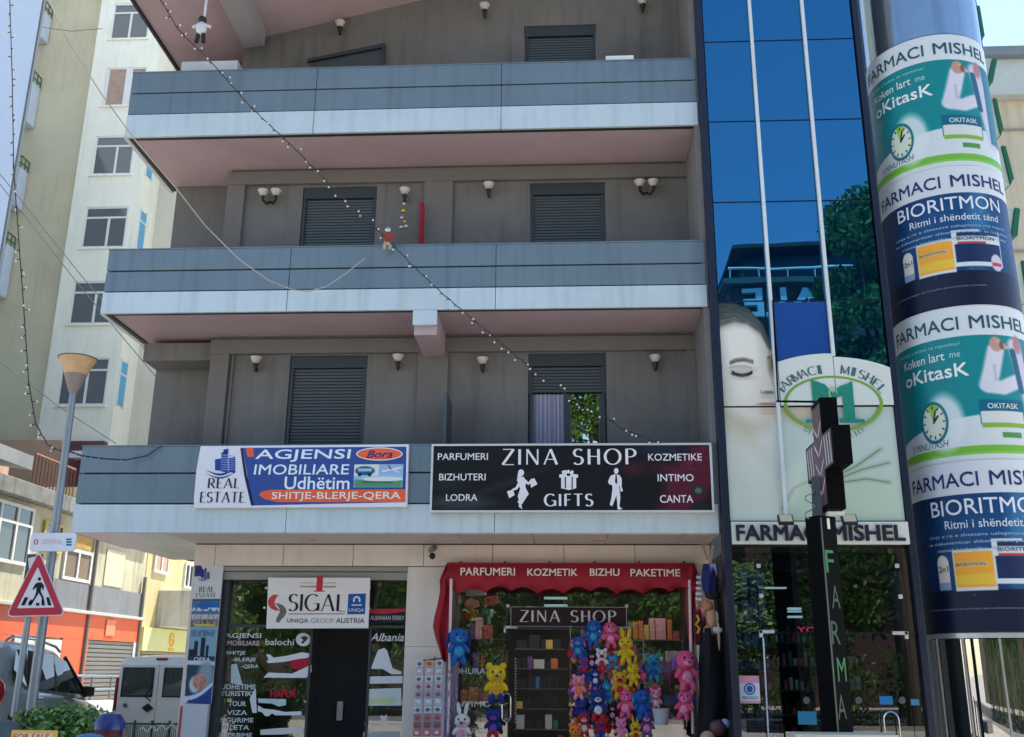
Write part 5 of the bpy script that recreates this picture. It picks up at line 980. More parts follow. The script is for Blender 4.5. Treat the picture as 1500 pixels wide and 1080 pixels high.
MB().box(c4[3].x - .03, c4[2].x - .02, 1.10, 1.19, .15, c4[3].z - .02).build('cabinet', mat('cabinet_white', (188, 188, 190), .5, var=.06), vb, bevel=.006)
MB().box(c4[3].x - .035, c4[3].x + .0, 1.095, 1.19, .15, c4[3].z - .05).build('red_edge', mat('red_edge', (170, 60, 66), .5), vb)
# ---- security camera
p = P(634, 800, 1.0); kc = T('security_camera', 'small dark security camera under the soffit between the two shops', 'camera', (p.x, 1.1, p.z))
MB().tube([(p.x, 1.14, 3.44), (p.x, 1.0, 3.40)], .02, 8).build('bracket', WHITE, kc); MB().tube([(p.x + .02, 1.06, 3.42), (p.x - .01, .88, 3.36)], [.045, .045], 12).build('housing', mat('cam_grey', (120, 112, 110), .4), kc); MB().ball((p.x, .98, 3.29), .048, n=12).build('lens', BLK, kc, smooth=True)

# ================================================================== WALL LAMPS ON THE BALCONIES
LB = mat('lamp_bronze', (44, 40, 38), .45, metal=.5); LG = mat('lamp_opal', (196, 188, 180), .35, var=.12, scale=12)
def wall_lamp(px, py, Y, label, double=False, tulip=1.):
    p = P(px, py, Y - .14); t = T('wall_lamp', label, 'wall lamp', (p.x, Y, p.z), 'wall lamps on the balconies')
    MB().lathe([(.001, -.03), (.05, -.02), (.055, 0)], (0, 0, 0), 14).xf(Matrix.Translation((p.x, Y - .005, p.z - .08)) @ Matrix.Rotation(R(90), 4, 'X')).build('wall_plate', LB, t, smooth=True)
    for s in ((-.11, .11) if double else (0,)):
        MB().tube([(p.x, Y - .02, p.z - .10), (p.x + s * .5, Y - .09, p.z - .17), (p.x + s, Y - .14, p.z - .12), (p.x + s, Y - .14, p.z - .05)], [.016, .02, .022, .03], 8).build('arm', LB, t, smooth=True)
        MB().lathe([(.02, -.05), (.055, -.03), (.075, .01), (.095, .05), (.085, .05), (.04, -.02)], (p.x + s, Y - .14, p.z), 16).build('lamp_shade', LG, t, smooth=True)
    if not double: MB().lathe([(.001, -.19), (.02, -.17), (.035, -.1), (.05, -.06), (.001, -.05)], (p.x, Y - .14, p.z), 12).build('finial', LB, t, smooth=True)
for a in ((375, 528, 1.2, 'single opal wall lamp left of the closed shutter on the lowest balcony'), (583, 525, 1.2, 'single opal wall lamp right of the closed shutter on the lowest balcony'), (707, 529, 1.2, 'single opal wall lamp left of the half open shutter on the lowest balcony'), (960, 526, 1.2, 'single opal wall lamp right of the half open shutter on the lowest balcony'),
          (395, 283, 1.2, 'twin wall lamp left of the shutters on the middle balcony', True), (593, 281, 1.2, 'single wall lamp above the hanging gold baubles on the middle balcony'), (716, 273, 1.2, 'single wall lamp right of the red pole on the middle balcony'), (947, 269, 1.2, 'twin wall lamp at the right end of the middle balcony', True),
          (498, 36, 1.2, 'wall lamp under the sloping roof near the clipped door of the top balcony'), (710, 11, 1.2, 'wall lamp left of the shutter on the top balcony'), (941, 3, 1.2, 'wall lamp at the right end of the top balcony')): wall_lamp(*a)
# ---- things on the balconies
q = pbox(265, 89, 348, 104, .3); MB().box(q[0], q[1], .3, .9, 10.7, q[3]).build('white_box', mat('ac_white', (196, 200, 206), .5), tag=dict(label='long white box standing at the left end of the top balcony', cat='box'), bevel=.02)
q = pbox(887, 85, 928, 92, .1); MB().box(q[0], q[1], .03, .16, 10.99, q[3]).build('white_plank', WHITE, tag=dict(label='short white plank lying on the top balcony coping', cat='plank'), bevel=.01)
a, b = P(619, 297, 1.0), P(619, 366, 1.0); rp = MB(); rp.tube([(a.x - .02, 1.0, a.z), (a.x, 1.0, a.z - .1), (a.x - .01, 1.0, b.z - .6)], [.03, .04, .045], 10); rp.build('rolled_parasol', mat('red_cloth', (150, 22, 44), .8, var=.2, scale=20), tag=dict(label='rolled red parasol standing against the middle balcony wall', cat='parasol'), smooth=True)
ho = T('bauble_chain', 'chain of gold and silver baubles hanging under a wall lamp', 'ornament', (P(592, 300, 1.0).x, 1.0, P(592, 335, 1.0).z))
GD = mat('gold_bauble', (200, 170, 90), .25, metal=.7); SV = mat('silver_bauble', (190, 190, 186), .25, metal=.7)
for i, (x, y, r, mt) in enumerate(((592, 299, .035, SV), (591, 309, .045, GD), (589, 319, .04, SV), (593, 325, .035, GD), (588, 333, .04, SV), (595, 332, .045, SV))): p = P(x, y, 1.0); MB().ball((p.x, 1.0, p.z), r, n=12).build('bauble', mt, ho, smooth=True)
def ornament(px, py, Y, lab, cols, s):
    p = P(px, py, Y); t = T('hanging_ornament', lab, 'ornament', (p.x, Y, p.z)); X0, Z0 = p.x, p.z
    MB().ball((X0, Y, Z0 + .16 * s), .07 * s, n=12).build('head', cols[0], t, smooth=True); MB().ball((X0, Y, Z0), .09 * s, (1, .8, 1.4), 12).build('body', cols[1], t, smooth=True)
    for k in (-1, 1): MB().tube([(X0 + k * .06 * s, Y, Z0 + .06 * s), (X0 + k * .15 * s, Y, Z0 + .02 * s)], .03 * s, 6).build('arm', cols[1], t); MB().tube([(X0 + k * .04 * s, Y, Z0 - .1 * s), (X0 + k * .06 * s, Y, Z0 - .26 * s)], .035 * s, 6).build('leg', cols[2], t)
    return t
ornament(568, 348, -.15, 'small red and silver ornament hung on the string of lights above the middle parapet', (SV, mat('cloth_red2', (150, 60, 50), .8), mat('cloth_cream', (170, 160, 130), .8)), .75)
ornament(295, 42, -.9, 'white and black ornament hanging under the sloping roof corner', (BLK, mat('cloth_white', (206, 204, 208), .8), BLK), .95)
MB().tube([tuple(P(303, -4, -.9)), tuple(P(299, 28, -.9))], .02, 6).build('ornament_cord', mat('cloth_white', ()), tag=dict(label='white cord that holds the ornament under the sloping roof', cat='cord'))
p = P(647, 650, .9); m = MB(); a0, a1, a2 = P(640, 600, 1.1), P(651, 566, .5), P(652, 655, .5)
m.extr([(-1.83, 1.12, 3.95), (-1.83, .45, 3.95), (-1.83, .45, P(651, 575, .45).z), (-1.83, 1.12, P(641, 592, 1.12).z)], (.04, 0, 0)); m.build('divider_panel', mat('divider_grey', (64, 76, 84), .4), apt)
# ================================================================== TOY AND GIFT SHOP FRONT
GX = 1.30; ts = T('gift_shop_front', 'glazed gift shop front with a dark open doorway and a brown name board', 'shop front', (0, GX, .15))
TL, TRR = -1.78, 1.84; DX0, DX1 = P(745, 980, GX).x, P(832, 980, GX).x; HZ = P(790, 921, GX).z
FS = mat('frame_silver', (150, 150, 150), .35, metal=.6)
for a, b, c, d in ((TL, DX0 - .01, .15, 2.95), (DX1 + .012, TRR, .15, HZ - .005), (DX0, P(918, 900, GX).x, HZ, 2.95), (P(918, 900, GX).x + .01, TRR, HZ, 2.95)): MB().quad(a, b, c, d, GX).build('glass_pane', SG1, ts, recalc=False)
m = MB(); m.box(TL, TRR, GX - .02, GX + .02, 2.95, 3.0).box(DX0 - .02, P(918, 900, GX).x + .02, GX - .014, GX + .014, HZ - .012, HZ + .012); m.build('frame', FD, ts)
m = MB(); m.quad(TL, TRR, .15, 3.1, 4.6)
for x in (TL, TRR): m.poly([(x, GX, .15), (x, 4.6, .15), (x, 4.6, 3.1), (x, GX, 3.1)])
m.build('interior_wall', mat('room_mid', (96, 94, 92), .9, var=.3), ts); MB().box(TL, TRR, GX + .03, 4.6, 3.02, 3.1).build('interior_ceiling', mat('room_pale', (120, 118, 112), .8), ts); MB().box(TL, TRR, GX + .03, 4.6, .1, .149).build('interior_floor', mat('room_pale', ()), ts)
def fixture(x, y, s=.035, par=ts, nm='glass_clamp', Y=GX - .03): p = P(x, y, Y); return MB().box(p.x - s, p.x + s, Y - .012, Y + .012, p.z - s, p.z + s).build(nm, mat('clamp_chrome', (206, 206, 206), .25, metal=.4), par, bevel=.004)
for x, y in ((744, 860), (916, 860), (744, 888), (918, 888)): fixture(x, y, .022)
for (a, b, c, d, e2, f) in ((738, 917, 758, 921, 0, 0), (738, 917, 741, 927, 0, 0), (906, 917, 924, 921, 0, 0), (921, 917, 924, 929, 0, 0)): q = pbox(a, b, c, d, GX - .03); MB().box(q[0], q[1], GX - .05, GX - .02, q[2], q[3]).build('door_hinge', mat('clamp_chrome', ()), ts, bevel=.003)
# strip lights inside, added fill panels above, shelves with stock
for px, py in ((814, 876), (814, 887)): q = pbox(px - 17, py - 1.6, px + 17, py + 1.6, 3.0); MB().box(q[0], q[1], 3.0, 3.12, q[2], q[3]).build('strip_light', mat('lit_strip', (176, 206, 206), .4, emit=.25), ts)
for x_ in (-1.0, .1, 1.2): MB().box(x_ - .5, x_ + .5, 1.7, 1.85, 2.98, 3.015).build('ceiling_light_or_fill', mat('hidden_fill_glow', (255, 246, 232), .4, emit=5.0), ts)  # unseen glowing panels added to brighten the window display
SH = mat('shelf_grey', (92, 92, 94), .5)
m = MB()
for k in range(6): m.box(DX0 + .02, DX1 - .02, 2.6, 2.95, .5 + k * .3, .515 + k * .3)
for k in range(4): m.box(TL + .1, DX0 - .15, 2.2, 2.6, .7 + k * .48, .715 + k * .48); m.box(DX1 + .2, TRR - .1, 2.2, 2.6, .7 + k * .48, .715 + k * .48)
m.build('shelf', SH, ts)
BC = [mat('stock_%d' % i, c, .6, var=.1) for i, c in enumerate(((180, 60, 80), (60, 110, 160), (210, 150, 160), (60, 120, 80), (200, 170, 90), (190, 190, 190), (110, 70, 130), (40, 44, 50), (206, 110, 60)))]
m = MB()
for (xa, xb_, ys, z0, dz, n) in ((TL + .1, DX0 - .2, 2.3, .715, .48, 4), (DX1 + .2, TRR - .1, 2.3, .715, .48, 4), (DX0 + .05, DX1 - .05, 2.7, .515, .3, 6)):
    for k in range(n):
        x = xa
        while x < xb_ - .1:
            w_ = rng.uniform(.06, .2); h = rng.uniform(.1, dz * .7); ci = int(rng.integers(0, 9)) if ys < 2.5 else (7 if rng.random() < .7 else int(rng.integers(0, 9))); m.box(x, x + w_ * .85, ys - .08, ys + .1, z0 + k * dz, z0 + k * dz + h, ci); x += w_
m.build('stock', BC, ts, tag=dict(kind='stuff'))
# gift bags and heart boxes hung high in the left window
F2 = zf(640, 820, 10.8)
def hang(pts, c, nm, Y=1.42, d=.08, par=ts): m = MB(); pp = [F2(x, y, Y) for x, y in pts]; m.prism([(p.x, p.z) for p in pp], Y, Y + d); return m.build(nm, mat('paper_%02x%02x%02x' % c, c, .6, var=.12, scale=5), par, bevel=.01)
hang([(420, 800), (640, 790), (650, 860), (540, 1000), (440, 940)], (196, 84, 34), 'orange_bag'); hang([(700, 780), (870, 770), (880, 900), (790, 960), (720, 900)], (34, 120, 84), 'green_bag'); hang([(440, 660), (560, 600), (640, 640), (680, 740), (560, 780), (430, 760)], (206, 120, 132), 'pink_bag')
hang([(740, 600), (960, 570), (980, 700), (880, 740), (760, 720)], (168, 40, 64), 'red_box'); hang([(455, 470), (775, 460), (775, 560), (455, 575)], (196, 190, 196), 'white_panel', 1.5); hang([(310, 380), (430, 350), (430, 520), (330, 530)], (24, 92, 90), 'teal_bag', 1.38, .05)
for x, y, c in ((860, 850, (206, 206, 196)), (820, 960, (176, 200, 190)), (350, 640, (190, 160, 166)), (340, 900, (150, 160, 154))): hang([(x - 25, y - 70), (x + 25, y - 70), (x + 25, y + 60), (x - 25, y + 60)], c, 'white_tube', 1.36, .05)
# window lettering
H = zf(590, 900, 5.769); Yg = GX - .006
for s, b in (('DHURATA', (440, 456, 796, 506)), ('INTIMO', (430, 734, 742, 782)), ('LODRA', (560, 960, 760, 1006))): words(ts, 'window_lettering', s, zb(H, *b, Yg), Yg, (206, 214, 214), bold=.02)
# name board over the door
q = pbox(749, 890, 917, 917.5, 1.2); nbd = T('shop_name_board', 'dark brown ZINA SHOP board above the open shop doorway', 'sign', ((q[0] + q[1]) / 2, 1.2, q[2])); panelsign(nbd, q, 1.2, mat('brown_board', (48, 30, 30), .5, var=.06, spec=.15), FS, .008, .02)
words(nbd, 'lettering', 'ZINA SHOP', (q[0] + .12, q[1] - .14, q[2] + .055, q[3] - .04), 1.196, (206, 190, 186), pen=DISP)
# door handle: a long steel loop
def loop(x0, y0, x1, y1, Y, par, nm='door_handle', r=.012):
    a, b = P(x0, y1, Y), P(x1, y0, Y); w_ = (b.x - a.x) / 2; cx = (a.x + b.x) / 2
    pts = [(cx - w_, Y, a.z + w_)] + [(cx - w_ * math.cos(t), Y, b.z - w_ + w_ * math.sin(t)) for t in np.linspace(0, math.pi, 9)] + [(cx + w_ * math.cos(t), Y, a.z + w_ - w_ * math.sin(t)) for t in np.linspace(0, math.pi, 9)]
    return MB().tube(pts, r, 8).build(nm, CHR, par, smooth=True)
loop(735, 1016, 748, 1057, GX - .09, ts)
# ---- red awning
RC = mat('red_canvas', (156, 18, 36), .75, var=.14, scale=3, bump=.3, bscale=200)
aw = T('shop_awning', 'red canvas awning with scalloped edge and white words around the shop window', 'awning', (0, .85, 2.6)); YA = .85
G2 = zf(590, 730, 3.125)
a, b = P(655, 826, YA), P(1018, 826, YA); N = 140; top = a.z; m = MB(); xs = np.linspace(a.x, b.x, N)
def scal(x): t = (x - a.x) / (b.x - a.x) * 9.5; return P(800, 869, YA).z + .075 * abs(math.cos(t * math.pi)) ** .8 - .02 * math.sin(t * 2)
m.v = [(x, YA + .012 * math.sin(i * .33), top) for i, x in enumerate(xs)] + [(x, YA + .02 * math.sin(i * .33), P(800, 850, YA).z) for i, x in enumerate(xs)] + [(x, YA + .035 * math.sin(i * .4 + 1), scal(x)) for i, x in enumerate(xs)]
m.f = [(r * N + i, r * N + i + 1, (r + 1) * N + i + 1, (r + 1) * N + i) for r in range(2) for i in range(N - 1)]; m.m = [0] * len(m.f)
vo = m.build('valance', RC, aw, smooth=True, angle=80); sm = vo.modifiers.new('solid', 'SOLIDIFY'); sm.thickness = .006
MB().extr([(a.x, YA, top), (b.x, YA, top), (b.x, 1.165, top + .03), (a.x, 1.165, top + .03)], (0, 0, .02)).build('roof_sheet', RC, aw)
Yw = YA - .04
for s, b4 in (('PARFUMERI', (264, 318, 514, 354)), ('KOZMETIK', (570, 322, 800, 356)), ('BIZHU', (856, 322, 992, 356)), ('PAKETIME', (1042, 324, 1270, 358))): words(aw, 'lettering', s, zb(G2, *b4, Yw), Yw, (224, 206, 192), bold=.04)
def curtain(L_, Rr, nm):                      # left/right outline in pixels, folded cloth
    m = MB(); K = 14; n = len(L_)
    for j in range(n):
        for k in range(K + 1):
            s = k / K; x = L_[j][0] * (1 - s) + Rr[j][0] * s; y = L_[j][1] * (1 - s) + Rr[j][1] * s; Y = YA + .02 + .05 * math.sin(s * 9 + j * .35) ; p = P(x, y, Y); m.v.append(tuple(p))
    m.f = [(j * (K + 1) + k, j * (K + 1) + k + 1, (j + 1) * (K + 1) + k + 1, (j + 1) * (K + 1) + k) for j in range(n - 1) for k in range(K)]; m.m = [0] * len(m.f)
    o = m.build(nm, RC, aw, smooth=True, angle=80); s2 = o.modifiers.new('solid', 'SOLIDIFY'); s2.thickness = .012
curtain([(655, 827), (650, 838), (645, 850), (645, 866), (641, 885), (636, 905), (634, 918), (638, 935), (643, 950), (648, 970), (651, 990)], [(664, 827), (663, 838), (660, 850), (660, 866), (659, 885), (658, 905), (657, 918), (657, 935), (656, 950), (655, 970), (654, 990)], 'side_curtain')
curtain([(1006, 827), (1004, 840), (1004, 855), (1005, 875), (1006, 900), (1009, 930), (1012, 960)], [(1018, 827), (1022, 838), (1021, 855), (1019, 875), (1020, 900), (1019, 930), (1015, 960)], 'side_curtain')
PK = mat('pole_pinkwhite', (216, 196, 194), .5)
for x0, x1, y0, y1 in ((661, 656, 848, 1075), (1010, 1015, 850, 1075)): MB().tube([tuple(P(x0, y0, YA - .03)), tuple(P(x1, y1, YA - .03))], .021, 8).build('pole', PK, aw, smooth=True)
for i in range(6): p = P(673 + i * 66, 824, 1.0); MB().ball((p.x, 1.15, p.z + .02), .015, n=8).build('hook', BLK, aw)

# ================================================================== SOFT TOYS (plain bears, rabbits and ducks)
PL = {k: mat('plush_' + k, c, .95, var=.28, scale=26, bump=1.0, bscale=160) for k, c in dict(blue=(30, 92, 170), deep=(24, 48, 130), pink=(226, 84, 128), rose=(236, 140, 170), yellow=(228, 190, 30), orange=(226, 120, 50), red=(184, 30, 40), teal=(60, 150, 190), white=(214, 210, 206), black=(26, 24, 28), purple=(120, 70, 150), brown=(150, 96, 60), gold=(216, 160, 40)).items()}
EYEM = mat('bead_eye', (10, 10, 12), .1)
proto = {}
def toy(kind, c1, c2, c3, ear='round'):
    key = (kind, c1, c2, c3, ear)
    if key in proto: return proto[key]
    t = T('soft_toy', 'x', 'soft toy', (0, 0, 0)); A_, B_, C_ = PL[c1], PL[c2], PL[c3]
    MB().ball((0, 0, .30), .17, (1, .82, 1.15), 14).build('body', A_, t, local=True, smooth=True); MB().ball((0, -.085, .29), .12, (1, .6, 1.1), 12).build('belly', B_, t, local=True, smooth=True)
    MB().ball((0, -.02, .62), .20, (1.08, .9, .95), 16).build('head', A_, t, local=True, smooth=True); MB().ball((0, -.17, .565), .085, (1.15, .8, .8), 12).build('muzzle', B_, t, local=True, smooth=True); MB().ball((0, -.24, .585), .03, (1.3, .8, .9), 8).build('nose', C_ if C_ != A_ else EYEM, t, local=True, smooth=True)
    for s in (-1, 1):
        if ear == 'round': MB().ball((s * .15, .0, .79), .075, (1, .55, 1), 10).build('ear', A_, t, local=True, smooth=True)
        elif ear == 'long': MB().ball((s * .10, .0, .92), .17, (.34, .28, 1.1), 10, rot=Matrix.Rotation(R(s * 10), 3, 'Y')).build('ear', A_, t, local=True, smooth=True)
        elif ear == 'droop': MB().ball((s * .23, .0, .56), .14, (.38, .3, 1.1), 10, rot=Matrix.Rotation(R(-s * 14), 3, 'Y')).build('ear', C_, t, local=True, smooth=True)
        MB().ball((s * .085, -.185, .665), .026, (1, .6, 1.15), 8).build('eye', EYEM, t, local=True, smooth=True)
        MB().ball((s * .17, -.06, .37), .13, (.48, .48, 1), 10, rot=Matrix.Rotation(R(s * -38), 3, 'Y')).build('arm', A_, t, local=True, smooth=True)
        MB().ball((s * .10, -.10, .12), .13, (.55, .7, .95), 10, rot=Matrix.Rotation(R(s * -16), 3, 'Y')).build('leg', C_ if kind == 2 else A_, t, local=True, smooth=True)
    proto[key] = t; return t
def place(px0, py0, px1, py1, Y, lab, spec, rz=0, tilt=0):
    q = pbox(px0, py0, px1, py1, Y); first = spec not in proto_used; t = toy(*spec)
    h = (q[3] - q[2]) * (1.28 if px1 - px0 < 34 else 1.08); s = h / (1.02 if spec[4] == 'long' else .86)
    if not first: t = dup(t)
    proto_used.add(spec); t.location = ((q[0] + q[1]) / 2, Y, q[2]); t.rotation_euler = (0, R(tilt), R(rz)); t.scale = (s,) * 3; t['label'] = lab; t['group'] = 'soft toys hung at the gift shop'
proto_used = set()
B1 = (1, 'blue', 'teal', 'deep', 'droop'); PK1 = (1, 'pink', 'rose', 'purple', 'droop'); YL = (1, 'yellow', 'yellow', 'gold', 'round'); YLng = (1, 'yellow', 'gold', 'brown', 'long'); 
for a in (
 (650, 921, 692, 975, .7, 'large blue soft toy with drooping ears at the top left of the shop window', B1, 20),
 (711, 984, 742, 1032, .9, 'yellow and blue soft toy hanging in front of the shop door edge', (2, 'yellow', 'gold', 'deep', 'round'), 8),
 (858, 915, 882, 948, .95, 'blue soft toy at the top of the toy rack beside the pink one', B1, -12), (881, 918, 907, 951, .95, 'pink soft toy at the top of the toy rack', PK1, 10),
 (836, 938, 858, 966, .95, 'blue soft toy at the left edge of the toy rack, second row', (1, 'blue', 'teal', 'pink', 'droop'), -8),
 (903, 934, 931, 975, .93, 'long eared yellow soft toy at the upper right of the toy rack', YLng, -8), (916, 972, 938, 1006, .93, 'second long eared yellow soft toy just below the first', (1, 'yellow', 'yellow', 'brown', 'long'), 10),
 (859, 958, 875, 982, .96, 'small pink and black soft toy near the top of the toy rack', (1, 'black', 'rose', 'black', 'round')), (874, 957, 889, 984, .9, 'small red and white soft toy in the middle of the rack top', (2, 'white', 'red', 'red', 'round')),
 (887, 966, 906, 993, .95, 'red and blue soft toy with cream face on the rack', (2, 'teal', 'red', 'brown', 'round')), (862, 980, 882, 1008, .93, 'dark blue and white soft toy in the middle of the rack', (1, 'deep', 'white', 'blue', 'long')),
 (896, 991, 920, 1026, .9, 'yellow bear wearing a red top on the toy rack', (2, 'gold', 'red', 'gold', 'round')), (837, 996, 858, 1026, .93, 'orange and pink soft toy at the left edge of the rack', (1, 'rose', 'orange', 'orange', 'round')),
 (858, 1004, 880, 1026, .95, 'small pale pink soft toy left of the rack middle', (1, 'rose', 'white', 'pink', 'long')), (880, 1008, 899, 1032, .96, 'small light blue soft toy in the rack middle', (1, 'teal', 'blue', 'blue', 'round')),
 (864, 1019, 888, 1057, .88, 'navy and white soft toy in the lower middle of the rack', (2, 'deep', 'white', 'red', 'round')), (904, 1017, 930, 1053, .88, 'pink soft toy in the lower row beside a blue one', (1, 'pink', 'rose', 'blue', 'droop'), -14),
 (928, 1018, 952, 1056, .88, 'blue soft toy in the lower row beside the pale basket', (1, 'blue', 'blue', 'teal', 'droop'), 14), (944, 966, 970, 1000, 1.15, 'round blue soft toy behind the boxes in the right window', (1, 'teal', 'blue', 'blue', 'round')),
 (985, 954, 1024, 1014, .6, 'big pink soft toy hanging by the right pole of the awning', PK1, 14), (982, 1011, 1018, 1056, .6, 'second big pink soft toy hanging below the first at the right pole', (1, 'pink', 'rose', 'deep', 'droop'), -16, 8),
 (901, 1058, 919, 1085, .86, 'small rosy soft toy at the very bottom of the rack', (1, 'rose', 'rose', 'purple', 'round')), (920, 1058, 942, 1090, .86, 'bright yellow soft toy at the very bottom of the rack', (1, 'yellow', 'red', 'brown', 'long'), 0),
 (832, 1068, 854, 1100, .84, 'orange soft toy cut by the bottom edge at the rack', (1, 'orange', 'gold', 'orange', 'round')), (842, 1030, 862, 1058, .92, 'dark blue soft toy with red legs at the lower left of the rack', (2, 'deep', 'deep', 'red', 'round')),
 (888, 1035, 906, 1058, .95, 'black soft toy with pink face low on the rack', (1, 'black', 'rose', 'rose', 'round')), (949, 1015, 972, 1042, .95, 'pink and white soft toy wrapped in clear foil above the pale basket', (1, 'rose', 'white', 'red', 'round')),
 (664, 1046, 690, 1092, .75, 'white long eared rabbit soft toy at the foot of the shop window', (1, 'white', 'rose', 'white', 'long')),
 (848, 966, 862, 992, .97, 'small purple and red soft toy left of the rack top', (2, 'purple', 'red', 'deep', 'round')), (845, 1050, 866, 1080, .9, 'red soft toy at the lower left of the rack', (1, 'red', 'white', 'deep', 'round')), (870, 1056, 890, 1086, .88, 'crimson and blue soft toy at the foot of the rack', (2, 'red', 'deep', 'blue', 'round')),
 (712, 1046, 733, 1082, .9, 'dark blue soft toy with red feet in front of the door edge', (2, 'deep', 'purple', 'red', 'round')), (880, 1000, 896, 1018, .97, 'small green-blue soft toy tucked behind the yellow bear', (1, 'teal', 'white', 'orange', 'long')),
 (938, 1048, 956, 1082, .9, 'small purple soft toy below the pale basket', (1, 'purple', 'rose', 'purple', 'round'))): place(*a)
# the wire rack that carries the toys
rk = T('toy_rack', 'tall wire rack behind the hanging soft toys right of the doorway', 'rack', (.5, 1.05, .15)); m = MB(); q = pbox(836, 918, 944, 1080, 1.05)
for i in range(7): x = q[0] + (q[1] - q[0]) * i / 6; m.tube([(x, 1.05, .15), (x, 1.05, q[3])], .006, 5)
for i in range(12): z = .2 + (q[3] - .2) * i / 11; m.tube([(q[0], 1.05, z), (q[1], 1.05, z)], .005, 5)
m.build('wire_grid', FS, rk); m = MB()
for i in range(150):
    x = rng.uniform(q[0], q[1]); z = rng.uniform(.9, q[3] - .1) ; c_ = int(rng.integers(0, 8)); r_ = rng.uniform(.025, .055)
    if z > 2.0 and x > q[1] - .35: continue
    m.ball((x, 1.0 - rng.uniform(0, .03), z), r_, (1, .7, 1.2), 8, c_); m.ball((x, .98, z + r_ * 1.5), r_ * .7, (1, .8, .9), 7, c_)
m.build('keyring_toys', [PL[k] for k in ('blue', 'pink', 'red', 'deep', 'purple', 'white', 'orange', 'black')], rk, smooth=True, tag=dict(kind='stuff'))
q = pbox(955, 1038, 982, 1062, .8); MB().lathe([(.001, 0), (.09, 0), (.125, q[3] - q[2]), (.115, q[3] - q[2]), (.085, .02)], ((q[0] + q[1]) / 2, .8, q[2]), 20).build('basket', mat('basket_grey', (166, 170, 174), .7, var=.1), tag=dict(label='pale grey cloth basket beside the pink wrapped toy', cat='basket'), smooth=True)
t = T('box_stack', 'stacked lilac toy boxes behind the glass right of the toy rack', 'boxes', (1.1, 1.5, 1.2)); 
for (a, b, c, d, cc) in ((938, 968, 984, 984, (150, 120, 170)), (940, 985, 982, 996, (120, 96, 150)), (976, 954, 1000, 970, (206, 204, 200))): q = pbox(a, b, c, d, 1.45); MB().box(q[0], q[1], 1.42, 1.6, q[2], q[3]).build('box', mat('lilac_%02x' % cc[0], cc, .5), t, bevel=.006)
# ---- earring and hair clip rack left of the shop window
er = T('card_rack', 'tall white rack of small carded hair clips against the pier', 'display rack', (-2.0, .8, .15)); Ye = .78; J = zf(590, 900, 5.769)
RW = mat('rack_white', (186, 184, 188), .5); q = zb(J, 108, 400, 350, 1090, Ye); MB().box(q[0] - .01, q[1] + .01, Ye + .02, Ye + .05, .15, q[3]).build('back_panel', RW, er); p0 = P(656, 966, Ye + .3)
MB().hexa([(q[1] + .01, Ye, .15), (q[1] + .17, Ye + .2, .15), (q[1] + .16, Ye + .22, .15), (q[1], Ye + .03, .15)], [(q[1] + .01, Ye, q[3]), (q[1] + .17, Ye + .2, q[3]), (q[1] + .16, Ye + .22, q[3]), (q[1], Ye + .03, q[3])]).build('side_panel', mat('rack_side', (126, 108, 132), .6, var=.3, scale=20), er)
MB().tube([tuple(P(618, 968, Ye)), tuple(P(654, 964, Ye + .1))], .01, 6).tube([tuple(P(637, 968, Ye)), tuple(P(637, 962, Ye))], .008, 6).build('top_bar', BLK, er)
CC = [(196, 196, 202), (190, 176, 180), (206, 200, 196), (176, 180, 184), (170, 150, 160), (186, 196, 196), (196, 200, 206), (150, 120, 124), (150, 90, 96), (206, 90, 104)]; cache = {}
for i in range(10):
    for j in range(3):
        y = 418 + i * 65 + (j * -2); x = 142 + j * 84 - i * 2.5; b4 = zb(J, x - 32, y - 28, x + 32, y + 28, Ye)
        cc = (222, 150, 84) if (i, j) == (0, 1) else CC[i]; key = cc
        if key not in cache:
            o = MB().box(b4[0], b4[1], Ye - .008, Ye, b4[2], b4[3]).build('card', mat('card_%02x%02x%02x' % cc, cc, .4), er); cache[key] = (o, (b4[0], b4[2])); 
        else:
            o0, r0 = cache[key]; o = o0.copy(); col.objects.link(o); o.parent = er; o.location = (b4[0] - r0[0], 0, b4[2] - r0[1])
        MB().ball(((b4[0] + b4[1]) / 2, Ye - .02, (b4[2] + b4[3]) / 2), .032, (1, .5, .8), 8).build('clip', mat('clip_%d' % (i % 4), ((120, 90, 100), (206, 206, 210), (90, 96, 110), (176, 60, 76))[i % 4], .4), er, smooth=True)
m = MB()
for i in range(60): a = rng.uniform(0, 1); z = rng.uniform(.3, q[3] - .05); m.box(q[1] + .02 + a * .13, q[1] + .045 + a * .13, Ye + .0 + a * .16 - .01, Ye + .02 + a * .16, z, z + .05)
m.build('hanging_trinkets', mat('trinket', (150, 130, 160), .5, var=.5, scale=40), er, tag=dict(kind='stuff'))
tw_ = T('trinket_strip', 'narrow vertical strip of small grey trinkets hung at the doorway', 'strip', (P(753, 1000, 1.1).x, 1.1, 1)); m = MB()
for i in range(22): p = P(755, 966 + i * 4.4, 1.1); m.ball((p.x, 1.1, p.z), .018, (1, 1, .8), 6)
m.build('trinkets', mat('trinket_grey', (130, 130, 140), .4), tw_, tag=dict(kind='stuff'))
